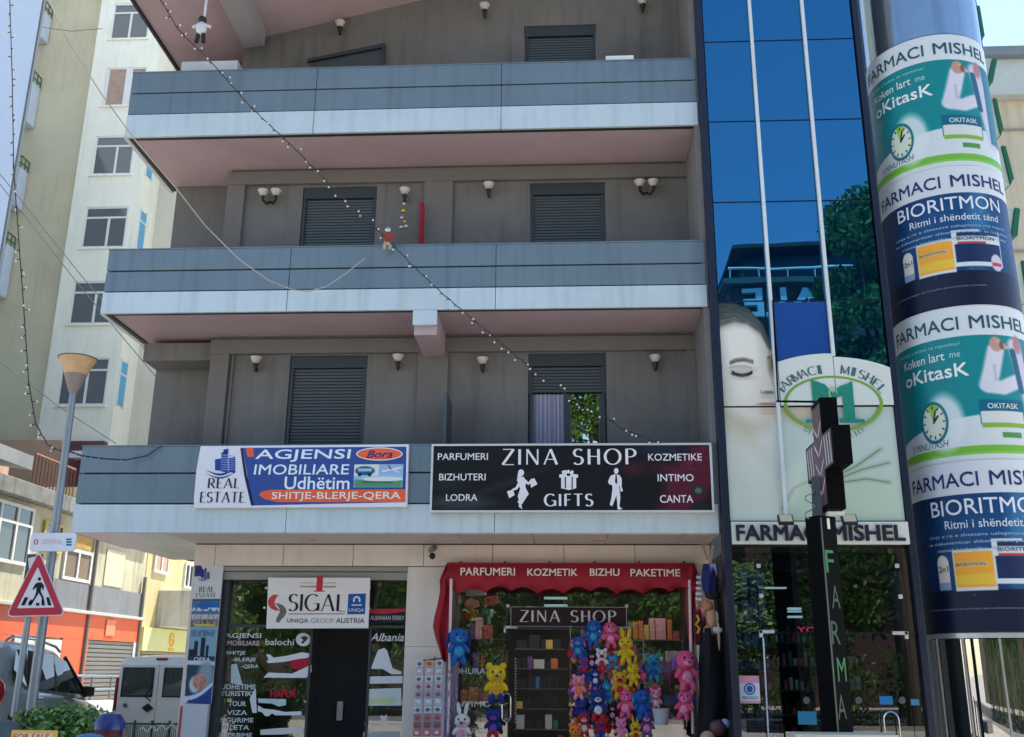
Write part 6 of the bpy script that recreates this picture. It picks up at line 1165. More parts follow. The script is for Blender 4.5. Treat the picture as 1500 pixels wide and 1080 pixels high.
# ---- clothes and dolls hung beside the right pier
def cloth(lab, pts, Y, c, d=.1, nm='garment', cat='garment', fold=.03):
    m = MB(); K = 10; n = len(pts)
    for (l, r_, y) in pts:
        for k in range(K + 1): s = k / K; p = P(l + (r_ - l) * s, y, Y - d * math.sin(math.pi * s) + fold * math.sin(s * 14 + y * .05)); m.v.append(tuple(p))
    m.f = [(j * (K + 1) + k, j * (K + 1) + k + 1, (j + 1) * (K + 1) + k + 1, (j + 1) * (K + 1) + k) for j in range(n - 1) for k in range(K)]; m.m = [0] * len(m.f)
    o = m.build(nm, mat('cloth_%02x%02x%02x' % c, c, .9, var=.25, scale=9, bump=.5, bscale=120), tag=dict(label=lab, cat=cat), smooth=True, angle=80); s2 = o.modifiers.new('solid', 'SOLIDIFY'); s2.thickness = .02
cloth('long black garment hanging beside the pink soft toys', [(1030, 1044, 920), (1026, 1050, 940), (1024, 1056, 958), (1023, 1058, 985), (1024, 1059, 1015), (1022, 1059, 1045), (1020, 1058, 1085)], .7, (20, 20, 26), .16)
cloth('dark blue patterned bag hanging at the top of the right pier', [(1030, 1048, 826), (1028, 1050, 838), (1027, 1053, 850), (1029, 1052, 864), (1034, 1048, 872)], .72, (34, 44, 110), .14, 'bag', 'bag')
cloth('maroon garment with gold print beside the awning curtain', [(1016, 1030, 890), (1015, 1033, 905), (1016, 1034, 925), (1019, 1028, 945)], .74, (84, 24, 34), .08)
dl = T('hanging_bag_doll', 'tan leather bag with white scarf hung beneath the dark blue bag', 'bag', (P(1040, 900, .7).x, .7, P(1040, 930, .7).z))
def dball(x, y, r, c, nm, sc=(1, 1, 1)): p = P(x, y, .62); MB().ball((p.x, .64, p.z), r, sc, 12).build(nm, mat('doll_%02x%02x%02x' % c, c, .7, var=.15), dl, smooth=True)
dball(1037, 888, .08, (196, 130, 90), 'tan_flap'); dball(1043, 905, .11, (206, 150, 110), 'tan_pouch', (.7, .6, 1.3)); dball(1038, 925, .09, (190, 130, 96), 'tan_pouch', (.8, .6, 1)); dball(1049, 905, .07, (216, 210, 196), 'scarf', (.6, .6, 1.4)); dball(1050, 923, .06, (222, 222, 222), 'scarf_knot', (1.4, .6, .8)); dball(1053, 930, .06, (210, 180, 140), 'strap', (.35, .4, 3.6)); dball(1044, 872, .09, (24, 26, 26), 'dark_fur', (1.2, .6, .7))
m = MB()
for i in range(5): p = P(1023 - i * .3, 846 + i * 8, .8); m.box(p.x - .03, p.x + .05, .78, .8, p.z - .018, p.z + .018)
m.build('striped_cloth', mat('stripe_white', (210, 210, 216), .8), tag=dict(label='white stripes of a cloth beside the dark blue bag', cat='cloth', kind='stuff'))
q = P(1021, 915, .66); m = MB(); m.tube([(q.x, .64, q.z - .12), (q.x + .03, .64, q.z - .05), (q.x - .02, .64, q.z), (q.x + .03, .64, q.z + .06), (q.x, .64, q.z + .13)], .018, 6); m.build('gold_ornament', mat('gold_print', (214, 164, 50), .4), tag=dict(label='zigzag gold ornament on the maroon garment', cat='ornament'))
for i, (x, y, r, c) in enumerate(((1052, 1066, .12, (96, 60, 60)), (1037, 1082, .11, (200, 160, 130)), (1062, 1060, .07, (170, 190, 214)))):
    p = P(x, y, .5); MB().ball((p.x, .5, p.z), r, (1, 1, .9), 14).build('bag', mat('bagpile_%d' % i, c, .6, var=.4, scale=18), tag=dict(label=('patterned brown bag', 'beige bag', 'pale blue bag')[i] + ' in the pile at the foot of the right pier', cat='bag'), smooth=True)
pp = [P(1041, 788, .9), P(1030, 800, .9), P(1036, 820, .85), P(1044, 800, .9), P(1040, 826, .8)]; MB().tube([tuple(p) for p in pp], .02, 6).build('cord_bundle', mat('tan_cord', (176, 150, 130), .8), tag=dict(label='loose tan straps hanging from the soffit at the right pier', cat='straps'), smooth=True)
# ================================================================== PHARMACY FRONT UNDER THE TOWER
ph = T('glazed_shopfront', 'dark glazed pharmacy front with blue shelves behind the glass', 'shop front', (3.35, 0, .15)); GY = -.06
DG = glass('pharmacy_glass', (.42, .52, .56), (1, 1, 1), 1.6, .005, wave=.02, minr=.13); K = zf(1030, 780, 3.6)
hx = zb(K, 300, 100, 400, 530, GY); HZp = hx[2]; dl0, dl1 = P(1117, 1000, GY).x, P(1332, 1000, GY).x; mx0 = P(1240, 1000, GY).x
for a, b, c, d in ((2.19, dl0, .15, 3.3), (dl0 + .01, mx0, .15, HZp), (mx0 + .01, dl1, .15, HZp), (dl0 + .01, mx0, HZp + .01, 3.3), (mx0 + .01, 4.53, HZp + .01, 3.3), (dl1 + .01, 4.53, .15, HZp)): MB().quad(a, b, c, d, GY).build('glass_pane', DG, ph, recalc=False)
m = MB(); m.quad(2.19, 4.53, .15, 3.32, 3.4); [m.poly([(x, .0, .15), (x, 3.4, .15), (x, 3.4, 3.32), (x, 0, 3.32)]) for x in (2.195, 4.525)]; m.build('interior_wall', mat('ph_wall', (44, 54, 60), .8, var=.2), ph); MB().box(2.19, 4.53, 0, 3.4, 3.24, 3.3).build('interior_ceiling', mat('ph_floor', (70, 76, 78), .6), ph); MB().box(2.19, 4.53, 0, 3.4, .152, .16).build('interior_floor', mat('ph_floor', ()), ph)
for x, y in ((1111, 829), (1115, 873), (1314, 829), (1319, 874)): fixture(x, y, .026, ph, 'glass_clamp', GY - .02)
for (a, b, c, d) in ((1112, 923, 1134, 928), (1112, 923, 1117, 934), (1307, 925, 1330, 930), (1325, 925, 1330, 936)): q = pbox(a, b, c, d, GY - .03); MB().box(q[0], q[1], GY - .045, GY - .02, q[2], q[3]).build('door_hinge', mat('clamp_chrome', ()), ph, bevel=.003)
MB().tube([tuple(P(1118, 935, GY - .02)), tuple(P(1126, 1085, GY - .02))], .01, 6).build('door_edge', mat('edge_white', (200, 206, 208), .4), ph); MB().box(2.19, 4.53, -.04, .0, HZp - .02, HZp + .02).build('transom', NAVY, ph)
loop(1298, 1043, 1315, 1095, GY - .07, ph)
BL = [mat('ph_blue%d' % i, c, .5, var=.1) for i, c in enumerate(((24, 84, 160), (20, 60, 130), (60, 130, 190), (150, 170, 180), (60, 150, 140)))]
m = MB()
for k, (y0, y1) in enumerate(((832, 872), (874, 910), (918, 946), (962, 980), (1032, 1060), (1062, 1080))):
    for j in range(4): x = 2.23 + j * .115; za, zb_ = P(1080, y1, .3).z, P(1080, y0, .3).z; m.box(x, x + .09, .25, .4, za, za + (zb_ - za) * rng.uniform(.7, 1), int(rng.integers(0, 3)))
m.build('blue_stock', BL[:3], ph); m = MB()
for y in (911, 948, 982, 1028, 1061): z = P(1080, y, .3).z; m.box(2.2, 2.72, .2, .5, z - .02, z)
m.build('shelf', mat('ph_shelf', (60, 90, 120), .4), ph)
m = MB()
for k in range(6):
    for j in range(26):
        x = 2.3 + j * .085; z = .35 + k * .36; m.box(x, x + rng.uniform(.03, .07), 2.6, 2.75, z, z + rng.uniform(.08, .22), int(rng.integers(0, 7)))
m.build('stock', [mat('phs_%d' % i, c, .5) for i, c in enumerate(((190, 196, 196), (120, 150, 140), (60, 110, 90), (190, 90, 110), (80, 130, 170), (206, 206, 200), (40, 60, 60)))], ph, tag=dict(kind='stuff')); m = MB()
for k in range(6): m.box(2.25, 4.5, 2.5, 2.9, .33 + k * .36, .345 + k * .36)
m.build('shelf', mat('ph_shelf2', (80, 96, 96), .5), ph)
LT = mat('lit_panel', (206, 236, 250), .4, emit=.35)
for (a, b, c, d) in ((450, 396, 518, 406), (450, 412, 520, 420), (450, 440, 524, 450), (900, 398, 972, 408), (330, 288, 440, 296), (276, 436, 320, 446)): q = zb(K, a, b, c, d, 2.0); MB().box(q[0], q[1], 2.0, 2.1, q[2], q[3]).build('ceiling_light_or_fill', LT, ph)
MB().box(2.2, 4.52, .28, .31, 3.02, 3.24).build('added_baffle', NAVY, ph)  # dark board added to hide the fill panels behind it
for x_ in (2.9, 4.0): MB().box(x_ - .4, x_ + .4, .33, .45, 3.2, 3.235).build('fill_panel', mat('hidden_fill_cool', (226, 240, 255), .4, emit=3.0), ph)  # unseen glowing panels added to lift the pharmacy interior
words(ph, 'neon_lettering', 'YO', zb(K, 496, 498, 596, 530, 1.2), 1.2, 0, bold=.03, mi_mat=mat('neon_pink', (220, 30, 110), .4, emit=.5))
m = MB(); m.poly([tuple(K(x, y, GY + .04)) for x, y in [(290, 500)] + [(342 + 54 * math.cos(t), 500 - 54 * math.sin(t)) for t in np.linspace(math.pi, 0, 12)]]); m.build('half_round_sticker', ink((24, 70, 60)), ph, recalc=False)
m = MB(); m.poly([tuple(K(x, y, .5)) for x, y in ((220, 100), (300, 170), (236, 190), (236, 250), (304, 300), (262, 330), (236, 300), (218, 200))]); m.build('pink_display', mat('pink_display', (110, 60, 76), .6), ph)
for cx in (545, 630, 820, 1050): MB().poly([tuple(K(cx + 18 * math.cos(t), 886 + 20 * math.sin(t), GY - .004)) for t in np.linspace(0, 6.28, 16)[:-1]]).build('round_sticker', ink((90, 96, 96)), ph, recalc=False)
MB().quad(*zb(K, 500, 944, 598, 1014, GY - .004), GY - .004).build('blue_notice', ink((50, 130, 160)), ph, recalc=False); MB().quad(*zb(K, 930, 864, 1000, 908, GY - .004), GY - .004).build('cyan_notice', ink((40, 120, 180)), ph, recalc=False); MB().quad(*zb(K, 1096, 880, 1140, 912, GY - .004), GY - .004).build('cyan_notice', ink((70, 140, 180)), ph, recalc=False)
q = zb(K, 192, 756, 298, 902, GY - .01); nt_ = T('window_poster', 'small white and pink poster with a blue round emblem on the pharmacy glass', 'poster', ((q[0] + q[1]) / 2, GY - .01, q[2]))
MB().box(q[0], q[1], GY - .014, GY - .008, q[2], q[3]).build('sheet', ink((206, 206, 212)), nt_); MB().quad(q[0], q[1], q[3] - .09, q[3], GY - .016).build('pink_header', ink((214, 150, 164)), nt_, recalc=False); MB().quad(q[0], q[1], q[2], q[2] + .03, GY - .016).build('pink_footer', ink((214, 150, 164)), nt_, recalc=False)
cx, cz = (q[0] + q[1]) / 2, q[2] + (q[3] - q[2]) * .52; MB().poly([(cx + .075 * math.cos(t), GY - .017, cz + .075 * math.sin(t)) for t in np.linspace(0, 6.28, 24)[:-1]]).build('round_emblem', ink((30, 90, 160)), nt_, recalc=False); ringpts(cx, cz, .055, .055, .012, GY - .019, 0, 360, 20).build('emblem_ring', ink((206, 214, 224)), nt_, recalc=False)
words(nt_, 'lettering', 'PROTECT', (q[0] + .03, q[1] - .03, q[2] + .05, q[2] + .085), GY - .017, (50, 130, 160), bold=.03)
# ================================================================== LED POST AND CROSS
pa, pb = P(1192, 900, -1.3), P(1240, 900, -1.3); px_ = (pa.x + pb.x) / 2; zt = P(1216, 756, -1.3).z
lpst = T('display_post', 'tall black post with scrolling green letters in front of the pharmacy', 'led sign', (px_, -1.3, 0)); ang = R(33)
def rotz(mb): return mb.xf(Matrix.Translation((px_, -1.2, 0)) @ Matrix.Rotation(ang, 4, 'Z'))
BP = mat('post_black', (9, 10, 12), .6, var=.1, scale=3, spec=.06)
hwid = .14; rotz(MB().box(-hwid, hwid, -.12, .12, .3, zt)).build('housing', BP, lpst, bevel=.008); rotz(MB().box(-.04, .04, -.04, .04, -.1, .3)).build('foot', BP, lpst)
m = MB()
LEDG = mat('led_green', (18, 104, 44), .4, emit=.06); LEDD = mat('led_green_dim', (14, 60, 32), .4, emit=.02)
for i, ch in enumerate('FARMACI'):
    z = zt - .45 - i * .42; t2 = text2d(ch, .0); m1 = MB(); put(m1, t2, (-.08 + (.03 if i % 2 else -.02), .06 + (.03 if i % 2 else -.02), z - .24, z + .03), -.124); rotz(m1).build('led_letter', LEDG if i in (0, 3, 5) else LEDD, lpst, recalc=False)
m = rotz(MB().box(-hwid + .005, -hwid + .03, -.126, -.121, .3, zt - .03)).build('edge_strip', mat('edge_dark', (40, 60, 50), .3), lpst)
rotz(MB().box(-.02, .02, -.13, -.12, zt - .16, zt - .03)).build('white_tag', WHITE, lpst)
MB().tube([tuple(P(1200, 700, -1.2)), tuple(P(1202, 760, -1.2))], .1, 4).build('mast', mat('mast_green', (40, 52, 54), .5), lpst)
# the plus shaped cross stands edge on, its lit face towards the left
cc = P(1216, 668, -1.35); cr_ = T('led_cross', 'black cross shaped light box with a pink and white striped face above the display post', 'led sign', (cc.x, -1.35, cc.z)); k = .235; a3 = .70
pts = [(-k, -a3), (k, -a3), (k, -k), (a3, -k), (a3, k), (k, k), (k, a3), (-k, a3), (-k, k), (-a3, k), (-a3, -k), (-k, -k)]
def cx_(mb): return mb.xf(Matrix.Translation((cc.x, -1.35, cc.z)) @ Matrix.Rotation(R(90), 4, 'Z'))
cx_(MB().prism([(x, z) for x, z in pts], -.08, .13)).build('housing', BP, cr_, bevel=.008)
fm = mat('led_face', (236, 220, 228), .35, var=.3, scale=7); fp = mat('led_face_red', (150, 50, 80), .35, var=.3, scale=9)
for (s, nm) in ((1, 'lit_face'),):
    mm = MB(); sc_ = .90; mm.poly([(x * sc_, .134, z * sc_ * 1.0) for x, z in pts]); cx_(mm).build(nm, mat('led_dark', (84, 60, 74), .35), cr_, recalc=False)
    mm = MB(); mr_ = MB()
    for i in range(11):
        t0 = -.62 + i * .12
        for sgn in (-1, 1):
            a = [(sgn * .02, t0), (sgn * .20, t0 + .16), (sgn * .20, t0 + .20), (sgn * .02, t0 + .045)]
            if max(abs(z) for _, z in a) < .64: (mm if i % 2 else mr_).poly([(x, .137, z) for x, z in a])
    for x in (-.6, -.48, -.36, .3, .42, .54): mm.poly([(x, .137, -.19), (x + .04, .137, -.19), (x + .08, .137, .18), (x + .04, .137, .18)])
    cx_(mm).build('white_stripes', fm, cr_, recalc=False); cx_(mr_).build('red_stripes', fp, cr_, recalc=False)
m = MB().box(-.06, .06, -.1, .1, -.745, -.705); cx_(m).build('end_cap', WHITE, cr_)
m = MB(); m.tube([tuple(P(1138, 588, -.25)), tuple(P(1212, 589, -1.0))], .016, 6); m.build('support_arm', BP, cr_); m = MB(); m.tube([tuple(P(1132, 440, -.2)), tuple(P(1140, 588, -.25))], .012, 6); m.build('support_rod', BP, cr_)
m = MB(); pts_ = [P(1186 + 8 * math.sin(i * 1.3), 712 + i * 5, -1.2 + .05 * math.cos(i * 1.7)) for i in range(11)]; m.tube([tuple(p) for p in pts_], .009, 5); m.build('cable', mat('cable_grey', (150, 150, 150), .5), cr_, smooth=True)
q = pbox(1165, 1076.5, 1318, 1100, -1.9); MB().box(q[0], q[1], -1.9, -1.4, q[2], q[3]).build('low_canopy', mat('canopy_cream', (214, 206, 180), .5), tag=dict(label='flat cream top of a low stand below the display post', cat='stand'), bevel=.006)

# ================================================================== ROUND CORNER WITH POSTERS
CXc, CYc, RC_ = 5.735, .4, .87; rc = T('round_corner_tower', 'round metal corner tower to the right of the blue glass carrying four posters', 'building', (CXc, CYc, 0))
MT = mat('tower_metal', (150, 172, 186), .16, metal=.85, var=.10, scale=1.2, streak=.25)
def cyl(z0, z1, r, n=72): return MB().lathe([(.001, z0), (r, z0), (r, z1), (.001, z1)], (CXc, CYc, 0), n)
cyl(10.98, 14.5, RC_).build('metal_cladding', MT, rc, smooth=True); cyl(2.16, 10.97, RC_ - .01).build('drum', mat('drum_grey', (160, 166, 168), .5), rc, smooth=True)
cyl(.1, 2.12, RC_ - .03).build('glass_base', glass('base_glass', (.2, .25, .25), (1, 1, 1), 1.5, .01, base=(.03, .035, .03), opaque=.6, minr=.4, wave=.15), rc, smooth=True)
m = MB()
for i in range(12): a = R(i * 30 + 10); m.box(CXc + (RC_ - .012) * math.cos(a) - .012, CXc + (RC_ - .012) * math.cos(a) + .012, CYc + (RC_ - .012) * math.sin(a) - .012, CYc + (RC_ - .012) * math.sin(a) + .012, .1, 2.14)
m.build('glass_joint', FS, rc); cyl(2.13, 2.19, RC_ + .01).build('rim', mat('rim_steel', (190, 190, 190), .3, metal=.5), rc, smooth=True)
A0, SP = -100., 175.                          # posters wrap from -100 deg to +75 deg about the street side
m = MB(); a = R(A0 - 2); m.box(CXc + (RC_ + .0) * math.sin(a) - .03, CXc + RC_ * math.sin(a) + .03, CYc - RC_ * math.cos(a) - .04, CYc - RC_ * math.cos(a) + .03, .1, 14.4); m.build('steel_strip', mat('strip_steel', (170, 184, 192), .3, metal=.5), rc)
a = R(82); MB().tube([(CXc + (RC_ + .02) * math.sin(a), CYc - (RC_ + .02) * math.cos(a), .1), (CXc + (RC_ + .02) * math.sin(a), CYc - (RC_ + .02) * math.cos(a), 14.4)], .035, 8).build('dark_edge', NAVY, rc)
def cm(z0, z1, dd=.0):
    def f(u, v, d): t = R(A0 + SP * u); r = RC_ + .012 + dd + d; return (CXc + r * math.sin(t), CYc - r * math.cos(t), z0 + (z1 - z0) * v)
    return f
def wordc(par, s, u0, u1, v0, v1, c, z, k=1, **kw): return words(par, kw.pop('nm', 'lettering'), s, (u0, u1, v0, v1), 0, c, mapf=lambda x, y, d: cm(*z, dd=.004 + .001 * k)(x, y, d), **kw)
def teal(U, V):
    im = base(U, (12, 120, 128)); im = over(im, ell(U, V, .45, .5, .6, .5, 1) * .25, (30, 150, 150)); im = over(im, V > .80, (206, 212, 216))
    wv = .20 + .09 * np.sin((U - .1) * 3.0); im = over(im, np.clip((wv - V) / .01, 0, 1), (202, 210, 212)); im = over(im, rect(U, V, -1, 2, .03, .085) , (110, 176, 60)); im = over(im, rect(U, V, -1, 2, .03, .045) * .5, (150, 200, 90))
    im = over(im, ell(U, V, .33, .25, .095, .185, .35) * .9, (214, 222, 222)); im = over(im, ell(U, V, .275, .262, .076, .138, .05), (14, 104, 120)); im = over(im, ell(U, V, .275, .262, .063, .116, .05), (206, 214, 196))
    im = over(im, ell(U, V, .275, .262, .063, .116, .05) * (np.abs(U - .277) < .022 * (V - .262) / .12 + .004) * (V > .265), (140, 190, 40))
    for k in range(12): a = R(k * 30); im = over(im, stroke(U, V / 1.0, [(.275 + .050 * math.sin(a), .262 + .090 * math.cos(a)), (.275 + .058 * math.sin(a), .262 + .106 * math.cos(a))], .0045), (50, 60, 60))
    im = over(im, stroke(U, V, [(.275, .262), (.29, .34)], .005), (20, 40, 60)); im = over(im, stroke(U, V, [(.275, .262), (.30, .30)], .006), (20, 40, 60))
    # shirt sleeve, tie and hand of the man drinking
    im = over(im, stroke(U, V, [(.62, .70), (.585, .56), (.56, .47)], .045, .4), (206, 204, 214)); im = over(im, stroke(U, V, [(.565, .46), (.63, .45), (.72, .50)], .045, .4), (204, 202, 212)); im = over(im, stroke(U, V, [(.60, .60), (.60, .50)], .008, 1) * .5, (160, 160, 176))
    im = over(im, ell(U, V, .625, .74, .035, .05, .3), (186, 140, 126)); im = over(im, stroke(U, V, [(.64, .76), (.68, .72)], .012), (196, 156, 140)); im = over(im, ell(U, V, .655, .735, .012, .03, .4), (120, 84, 76))
    im = over(im, stroke(U, V, [(.74, .74), (.78, .5), (.82, .2)], .05, .5), (196, 190, 206)); im = over(im, stroke(U, V, [(.72, .70), (.735, .55), (.745, .44)], .02, .4), (40, 90, 120)); im = over(im, ell(U, V, .76, .75, .03, .06, .5), (170, 120, 120)); im = over(im, rect(U, V, .80, 1.1, .2, .8), (30, 110, 124))
    im = over(im, rect(U, V, .50, .735, .215, .375), (14, 96, 124)); im = over(im, rect(U, V, .505, .73, .215, .30), (206, 208, 206)); im = over(im, rect(U, V, .505, .73, .195, .225), (130, 170, 60)); im = over(im, rect(U, V, .595, .70, .13, .165), (80, 140, 70)); return im
def navy(U, V):
    im = base(U, (14, 34, 72)); im = over(im, ell(U, V, .55, .55, .4, .35, 1) * .7, (20, 84, 140)); im = over(im, ell(U, V, .62, .6, .06, .4, 1, -6) * .4, (90, 160, 196)); im = over(im, V < .24, (14, 24, 50)); im = over(im, V > .80, (204, 210, 216))
    sp = (vnoise(U * 1.2, V, 62, 11) > .93) & (V < .8) & (V > .2); im = over(im, sp * .5, (120, 170, 210))
    im = over(im, rect(U, V, .20, .265, .26, .40), (206, 200, 196)); im = over(im, ell(U, V, .232, .40, .033, .05, .1), (214, 204, 196)); im = over(im, rect(U, V, .20, .265, .245, .29), (130, 150, 176))
    im = over(im, rect(U, V, .29, .48, .235, .475), (206, 208, 206)); im = over(im, rect(U, V, .295, .475, .255, .46), (232, 160, 50)); im = over(im, rect(U, V, .295, .475, .27, .33), (226, 184, 60)); im = over(im, rect(U, V, .305, .45, .375, .40), (206, 190, 150))
    im = over(im, rect(U, V, .475, .74, .27, .53), (206, 212, 216)); im = over(im, rect(U, V, .485, .735, .30, .43), (26, 44, 84)); im = over(im, rect(U, V, .50, .66, .485, .515) , (30, 50, 90)); im = over(im, rect(U, V, .62, .735, .49, .53), (20, 60, 110)); im = over(im, ell(U, V, .70, .30, .035, .06, .2), (196, 190, 206)); im = over(im, rect(U, V, .67, .73, .275, .30), (190, 60, 70)); im = over(im, rect(U, V, .50, .65, .43, .445), (176, 60, 60)); return im
ZS = [(8.76, 10.96), (6.60, 8.745), (4.43, 6.585), (2.20, 4.415)]
LBL = ['teal poster with a clock and drinking man, topmost on the round tower', 'navy poster with yellow and blue medicine boxes, second from the top of the round tower', 'teal poster with a clock and drinking man, third from the top of the round tower', 'navy poster with yellow and blue medicine boxes, lowest on the round tower']
for i, z in enumerate(ZS):
    pz = (z[0], z[1]); t = T('wrapped_poster', LBL[i], 'poster', (CXc, CYc - RC_, z[0]))
    tl = i % 2 == 0; raster(t, 'print', (0, 1, 0, 1), 0, .0035, teal if tl else navy, mapf=cm(*pz))
    hc = (40, 84, 96) if tl else (34, 54, 104)
    wordc(t, 'FARMACI', .055, .455, .845, .935, hc, pz, bold=.03); wordc(t, 'MISHEL', .505, .86, .845, .935, hc, pz, bold=.03)
    if tl:
        wordc(t, 'Dhimbje e kokes te mposhte?', .07, .45, .735, .765, (150, 200, 200), pz); wordc(t, 'Koken lart', .115, .37, .655, .715, (214, 226, 226), pz, bold=.02); wordc(t, 'me', .395, .445, .665, .695, (170, 206, 206), pz); wordc(t, 'OKITASK'.lower().replace('ok', 'oK', 1) if False else 'oKitasK', .115, .475, .535, .625, (226, 232, 232), pz, bold=.04)
        wordc(t, '5 MINUTASH', .11, .34, .095, .14, (60, 90, 104), pz, shear=.2); wordc(t, 'OKITASK', .54, .70, .315, .35, (206, 222, 222), pz, bold=.03, nm='small_lettering')
    else:
        wordc(t, 'BIORITMON', .20, .78, .68, .775, (218, 224, 232), pz, bold=.012); wordc(t, 'Ritmi i shëndetit tënd', .27, .75, .60, .65, (206, 216, 226), pz, bold=.015)
        for k, (a, b, s) in enumerate(((.17, .80, 'Unja e re e shtesave ushqimore me veprim'), (.16, .82, 'te dokumentuar shkencerisht per te rregulluar'), (.21, .80, 'ritmet biologjike dhe sistemin imunitar'))): wordc(t, s, a, b, .545 - k * .042, .57 - k * .042, (160, 186, 206), pz, nm='small_lettering')
        wordc(t, 'BIORITMON', .50, .70, .455, .48, (40, 60, 100), pz, bold=.02, nm='small_lettering'); wordc(t, '2n1', .207, .26, .35, .385, (70, 50, 60), pz, bold=.04, nm='small_lettering'); wordc(t, 'BIORITMON', .305, .44, .378, .396, (120, 90, 40), pz, bold=.02, nm='small_lettering'); wordc(t, 'Konsultohuni me mjekun ose farmacistin para perdorimit te produktit', .10, .62, .125, .14, (120, 140, 160), pz, nm='small_lettering')
# metal ring at the poster joints and dark gasket
for z in (8.752, 6.592, 4.422): cyl(z - .004, z + .004, RC_ + .016).build('joint_ring', WHITE, rc, smooth=True)

# ================================================================== RIGHT EDGE
GE = mat('green_edge', (16, 104, 72), .4); GF = mat('light_box_white', (190, 200, 190), .5, var=.06)
for i, (x, y, r_, h, w_) in enumerate(((1432, 35, 0, 52, 14), (1446, 105, -18, 42, 22), (1457, 172, 3, 55, 17), (1470, 243, 4, 58, 20), (1479, 327, -14, 48, 26), (1496, 412, 0, 60, 26))):
    Y = .9; p = P(x, y, Y); s = (P(x, y - h / 2, Y).z - P(x, y + h / 2, Y).z) / 2; ws = (P(x + w_ / 2, y, Y).x - P(x - w_ / 2, y, Y).x) / 2
    t = T('green_light_box', 'green edged white light box, %s down the right side of the round tower' % ('topmost', 'second', 'third', 'fourth', 'fifth', 'lowest visible')[i], 'light box', (p.x, Y, p.z), 'green edged light boxes on the round tower')
    b = MB().prism([(-ws, -s * .8), (ws * .3, -s * .98), (ws * .3, s * .98), (-ws, s * .85)], 0, .22); b.xf(Matrix.Translation(p) @ Matrix.Rotation(R(-r_), 4, 'Y')); b.build('box_face', GF, t, bevel=.01)
    b = MB().prism([(ws * .32, -s), (ws * .7, -s * .8), (ws, -s * .72), (ws * .9, s * .95), (ws * .32, s)], -.03, .25); b.xf(Matrix.Translation(p) @ Matrix.Rotation(R(-r_), 4, 'Y')); b.build('green_rim', GE, t, bevel=.006)
    MB().tube([(p.x - ws, Y + .1, p.z), (p.x - ws - .35, Y + .1, p.z)], .02, 6).build('bracket', FD, t)
rbd = T('cream_building', 'cream rendered building with a grey cornice at the right edge', 'building', (11, 9, 0)); q = P(1452, 85, 8.5); CB = mat('cream_old', (206, 194, 168), .85, var=.12, scale=.5, streak=.2)
zc = q.z; z2 = P(1480, 148, 8.5).z; MB().box(6.9, 16, 8.5, 14, -1, z2).build('wall', CB, rbd); MB().box(6.8, 16, 8.2, 14, z2 + .003, zc - .25).build('cornice', mat('cornice_grey', (186, 192, 190), .8, var=.12), rbd); MB().box(6.7, 16, 8.0, 14, zc - .247, zc).build('roof_edge', mat('roof_edge_grey', (120, 130, 136), .7), rbd)
for y in (192, 370): z = P(1490, y, 8.5).z; MB().box(6.9, 16, 8.44, 8.498, z, z + .05).build('string_line', mat('line_grey', (150, 146, 136), .8), rbd)

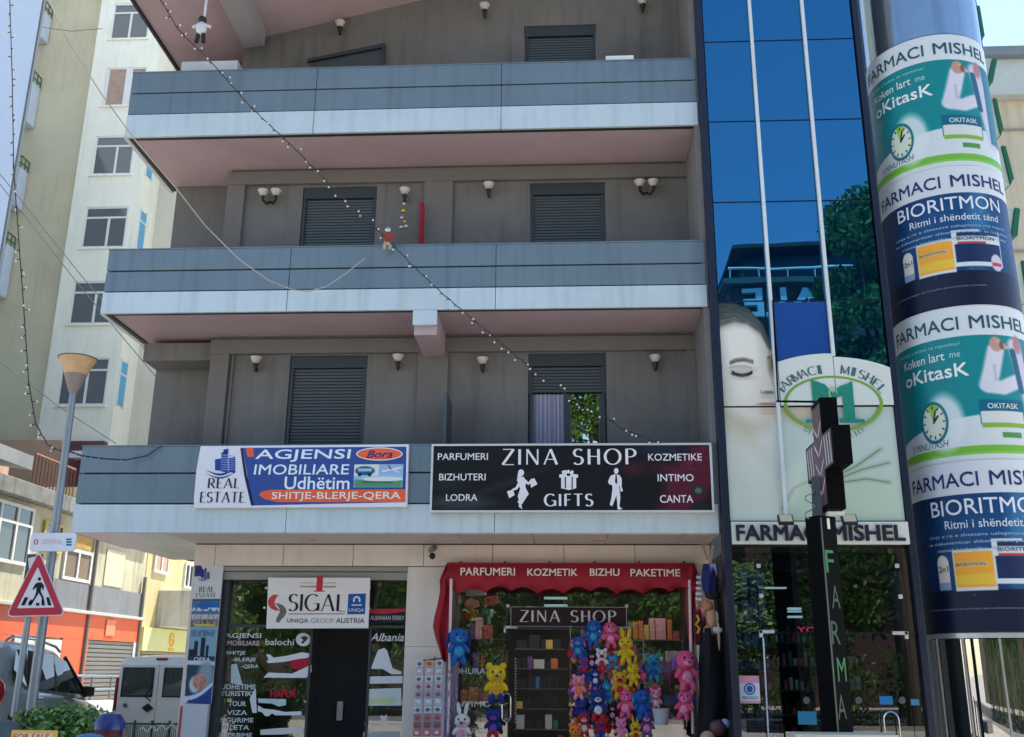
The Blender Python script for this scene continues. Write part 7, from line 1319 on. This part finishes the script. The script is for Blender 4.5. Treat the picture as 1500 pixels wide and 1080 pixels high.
# ================================================================== STRINGS OF LIGHTS AND CABLES
COR = mat('cord_dark', (52, 48, 52), .7); BU = mat('bulb_clear', (226, 214, 206), .2, emit=.0); SK = mat('socket_dark', (40, 40, 46), .6)
def light_string(lab, pts, n, r=.008, sag=.0, bl=.045, white_from=0., scale=1.):
    W = [P(x, y, Y) for x, y, Y in pts]; D = [0]
    for a, b in zip(W[:-1], W[1:]): D.append(D[-1] + (b - a).length)
    def at(t):
        d = t * D[-1]
        for i in range(len(W) - 1):
            if d <= D[i + 1] + 1e-9: s = (d - D[i]) / (D[i + 1] - D[i]); return W[i].lerp(W[i + 1], s)
        return W[-1]
    c = [at(i / 160) + Vector((0, 0, .006 * math.sin(i * 1.7))) for i in range(161)]; t = T('light_string', lab, 'string lights', tuple(W[len(W) // 2]))
    MB().tube([tuple(q) for q in c], r, 5).build('cord', COR, t, smooth=True)
    base_ = None
    for i in range(n):
        q = at((i + .5 + rng.uniform(-.3, .3)) / n); a = rng.uniform(0, 6.28); dv = Vector((math.cos(a) * .9, rng.uniform(-.4, .4), math.sin(a) * .7 - .3)).normalized() * bl * scale
        s = MB().tube([tuple(q), tuple(q + dv)], .007 * scale, 5).build('socket', SK, t)
        MB().ball(q + dv * 1.3, .016 * scale, (1, 1, 1), 6).build('bulb', BU, t, smooth=True)
light_string('long string of small bulbs running from the top left down to the black sign', [(228, -12, -1.9), (262, 45, -1.8), (310, 92, -1.6), (368, 158, -1.4), (432, 218, -1.2), (500, 288, -1.0), (552, 336, -.8), (568, 350, -.7), (600, 385, -.6), (650, 432, -.5), (710, 482, -.4), (778, 540, -.35), (832, 580, -.3), (872, 600, -.3), (910, 628, -.25), (968, 650, -.2)], 74, scale=1.0)
light_string('dark string of small bulbs hanging down the left edge to the street lamp', [(14, -12, -1.0), (18, 120, -1.1), (20, 250, -1.2), (28, 360, -1.2), (36, 470, -1.3), (42, 560, -1.3), (52, 620, -1.4), (70, 652, -1.45), (92, 662, -1.5)], 46, scale=1.1)
light_string('short dark string sagging from the lamp pole to the lowest balcony', [(92, 658, -1.45), (120, 668, -1.0), (150, 672, -.5), (185, 674, -.1), (215, 668, -.05), (236, 654, -.03)], 10, r=.010, bl=.015, scale=.5)
def cable(lab, pts, r, mt): MB().tube([tuple(P(*p)) for p in pts], r, 6).build('cable', mt, tag=dict(label=lab, cat='cable'), smooth=True)
import_pts = [(66, -12, -2.2), (100, 62, -2.0), (150, 140, -1.6), (200, 208, -1.2), (262, 281, -.6), (300, 330, -.45), (350, 380, -.4), (395, 412, -.35), (430, 425, -.32), (452, 427, -.3), (478, 420, -.28), (505, 402, -.2), (535, 378, -.1)]
cable('thin pale rope looping from the top left down over the middle balcony', import_pts, .009, mat('rope_grey', (176, 166, 160), .8))
WC = mat('wire_dark', (96, 96, 92), .7)
for i, (a, b, Y) in enumerate((((0, 255), (240, 545), 9), ((0, 270), (235, 560), 9.2), ((60, 40), (150, 42), 15), ((0, 530), (170, 650), 10))): cable('thin overhead wire crossing the %s' % ('tower block, upper of two', 'tower block, lower of two', 'tower top beside the pale rope', 'tower foot below the windows')[i], [(a[0], a[1], Y), ((a[0] + b[0]) / 2, (a[1] + b[1]) / 2 + 5, Y), (b[0], b[1], Y)], .012, WC)
